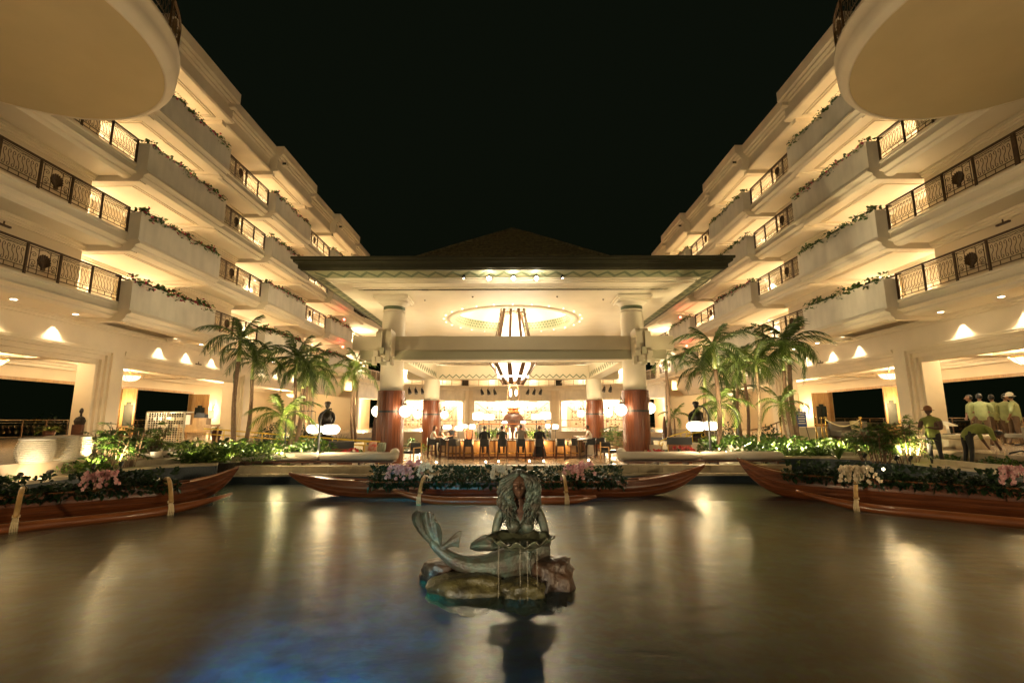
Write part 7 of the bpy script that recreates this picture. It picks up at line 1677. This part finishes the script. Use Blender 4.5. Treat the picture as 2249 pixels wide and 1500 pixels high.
# red beacon lights high on the far balconies
for side, u, v, lab in ((-1, 756, 702, 'red glowing lamp on the far end of the left wing balcony'), (1, 1494, 697, 'red glowing lamp on the far end of the right wing balcony'), (1, 1508, 760, 'red light glowing behind the right palm crowns'), (-1, 753, 762, 'red light glowing low behind the slender left palm')):
    p = at(u, v, Y=42.5); o = MB().ball(p, .11, 10).build('red_lamp', E_RED, off=tuple(p)); o.location = p; tag(o, lab, 'lamp', 'red lamps on the far balconies'); lamp((p.x, p.y-.25, p.z+.1), 4, (1,.06,.05), .1, None, 'red_glow')
# wall cameras / small brackets under the balconies
for (u, v, X, lab) in ((8, 495, -15.9, 'small dark ceiling heater under the left second-tier balcony'), (442, 670, -16.2, 'small dark fixture behind the vines of the left first tier'), (2203, 491, 15.9, 'small dark ceiling heater under the right second-tier balcony'), (1795, 656, 16.2, 'small dark fixture under the right first tier balcony'), (436, 800, -17.0, 'small camera on the left ground-floor wall'), (1802, 797, 17.0, 'small camera on the right ground-floor wall')):
    p = at(u, v, X=X); t = thing('wall_fixture', lab, 'fixture', tuple(p), group='small wall and ceiling fixtures'); MB().cbox(p, (.08, .42, .06)).build('body', IRON, t); MB().bar((p.x, p.y, p.z), (p.x+(.0), p.y, p.z+.14), .03, .03).build('bracket', IRON, t)
# parasols / folded umbrellas behind the bar edges
for u, Y, lab in ((822, 27.5, 'dark closed parasol left of the front left column'), (1461, 27.5, 'dark closed parasol right of the front right column'), (1471, 28.5, 'second dark closed parasol beside it on the right')):
    x = atx(u, Y, -1); t = thing('closed_parasol', lab, 'parasol', (x, Y, -1.2), group='closed parasols'); MB().lathe([(.04, 0), (.16, .05), (.15, .5), (.10, 1.0), (.04, 1.35), (.01, 1.4)], (x, Y, -1.2), 10).build('canopy', DKWOOD, t); MB().tube([(x, Y, BARZ), (x, Y, -1.1)], .025, 6).build('pole', BLACK, t)
# hanging lamps under lobby corners in view are the bowl lamps; two out-of-view spotlights added as front fill for the statue
garden_spot(-3.2, -.6, -1.55, .27, 6.3, -1.1, 200, 'added unseen fill spotlight aimed at the mermaid from the near left', 24, 'added pool edge fill spotlights')
garden_spot(3.4, -.8, -1.55, .27, 6.3, -1.3, 45, 'added unseen fill spotlight aimed at the mermaid from the near right', 24, 'added pool edge fill spotlights')

# fill lanterns added out of view behind the viewer, lighting pool and canoes
def near_fill_lantern(x, lab):
    t = thing('arched_lantern', lab, 'lantern', (x, -3.2, -1.3), group='added fill lanterns on the near pool edge'); y = -3.2
    MB().tube([(x, y, -1.3), (x, y, .6), (x, y+.1, 1.0), (x, y+.4, 1.15), (x, y+.6, 1.1)], [.05, .04, .03, .02, .015], 8).build('pole', BLACK, t)
    MB().lathe([(.09, -.15), (.26, -.06), (.29, 0), (.26, .06), (.09, .15)], (x, y+.6, .8), 20).build('lantern_shade', E_GLOBE, t, smooth=True)
    lamp((x, y+.95, .8), 210, WARM, .3, t)
near_fill_lantern(-7.5, 'added unseen fill lantern on an arched pole, near pool edge, left'); near_fill_lantern(7.5, 'added unseen fill lantern on an arched pole, near pool edge, right')
# unseen lamps added under water to give the pool its blue glow
for x, y, tx, ty, pw, lab in ((-2.7, 2.2, -1.9, 6.8, 520, 'added unseen blue fill lamp on the pool floor, the left one of three'), (-1.3, 2.2, -2.0, 6.4, 420, 'added unseen blue fill lamp on the pool floor, the middle one of three'), (.3, 2.4, .25, 5.6, 50, 'added unseen blue fill lamp on the pool floor, the right one of three')):
    t = thing('underwater_fill_lamp', lab, 'pool lamp', (x, y, -2.55), group='added blue pool floor fill lamps'); MB().lathe([(.12, 0), (.12, .04), (.09, .05)], (x, y, -2.55), 14).build('housing', BLACK, t); spot((x, y+.05, -2.15), (tx, ty, -2.72 if x < 0 else -2.8), pw, (.05,.60,.72), 50 if x < 0 else 34, 1, .08, t)
garden_spot(-10.3, 10.6, -1.14, -11.2, 11.9, -.7, 9, 'added fill spotlight aimed up at the wicker drum stools', 90, col=(1,.84,.58))  # extra lamp added to brighten the drum stools

for i, (x, y, s_, lab) in enumerate([(-33, 21, 3.2, 'dim night shrub beyond the left terrace, nearest'), (-35, 27, 4.0, 'dim night shrub beyond the left terrace, second'), (-34, 36, 3.6, 'dim night shrub beyond the left terrace, third'), (-36, 45, 4.5, 'dim night shrub beyond the left terrace, farthest'), (33, 22, 3.4, 'dim night shrub beyond the right terrace, nearest'), (35, 30, 4.2, 'dim night shrub beyond the right terrace, second'), (34, 40, 4.0, 'dim night shrub beyond the right terrace, farthest')]):
    tag(link('night_tree', KM['ever'], None, (x, y, -3.2), i, s_), lab, 'shrub')
# relabel: shrubs and bulbs of one bed get their order from the left of the photograph
def ucol(o): v = o.location-Vector((CX,0,0)); return 1124.5+F_PX*v.dot(rt)/v.dot(fw)
groups = {}
for o in bpy.data.objects:
    if o.parent is None and o.get('category') and o.get('group'): groups.setdefault(o['group'], []).append(o)
ON = lambda i: {1: '1st', 2: '2nd', 3: '3rd', 21: '21st', 22: '22nd', 23: '23rd'}.get(i, f'{i}th')
for g, L_ in groups.items():
    labs = [o['label'] for o in L_]
    if len(set(labs)) < len(labs):
        by = {}
        for o in L_: by.setdefault(o['label'], []).append(o)
        for lab, M_ in by.items():
            if len(M_) < 2: continue
            M_.sort(key=ucol)
            for i, o in enumerate(M_): o['label'] = lab+', '+ON(i+1)+' from left'
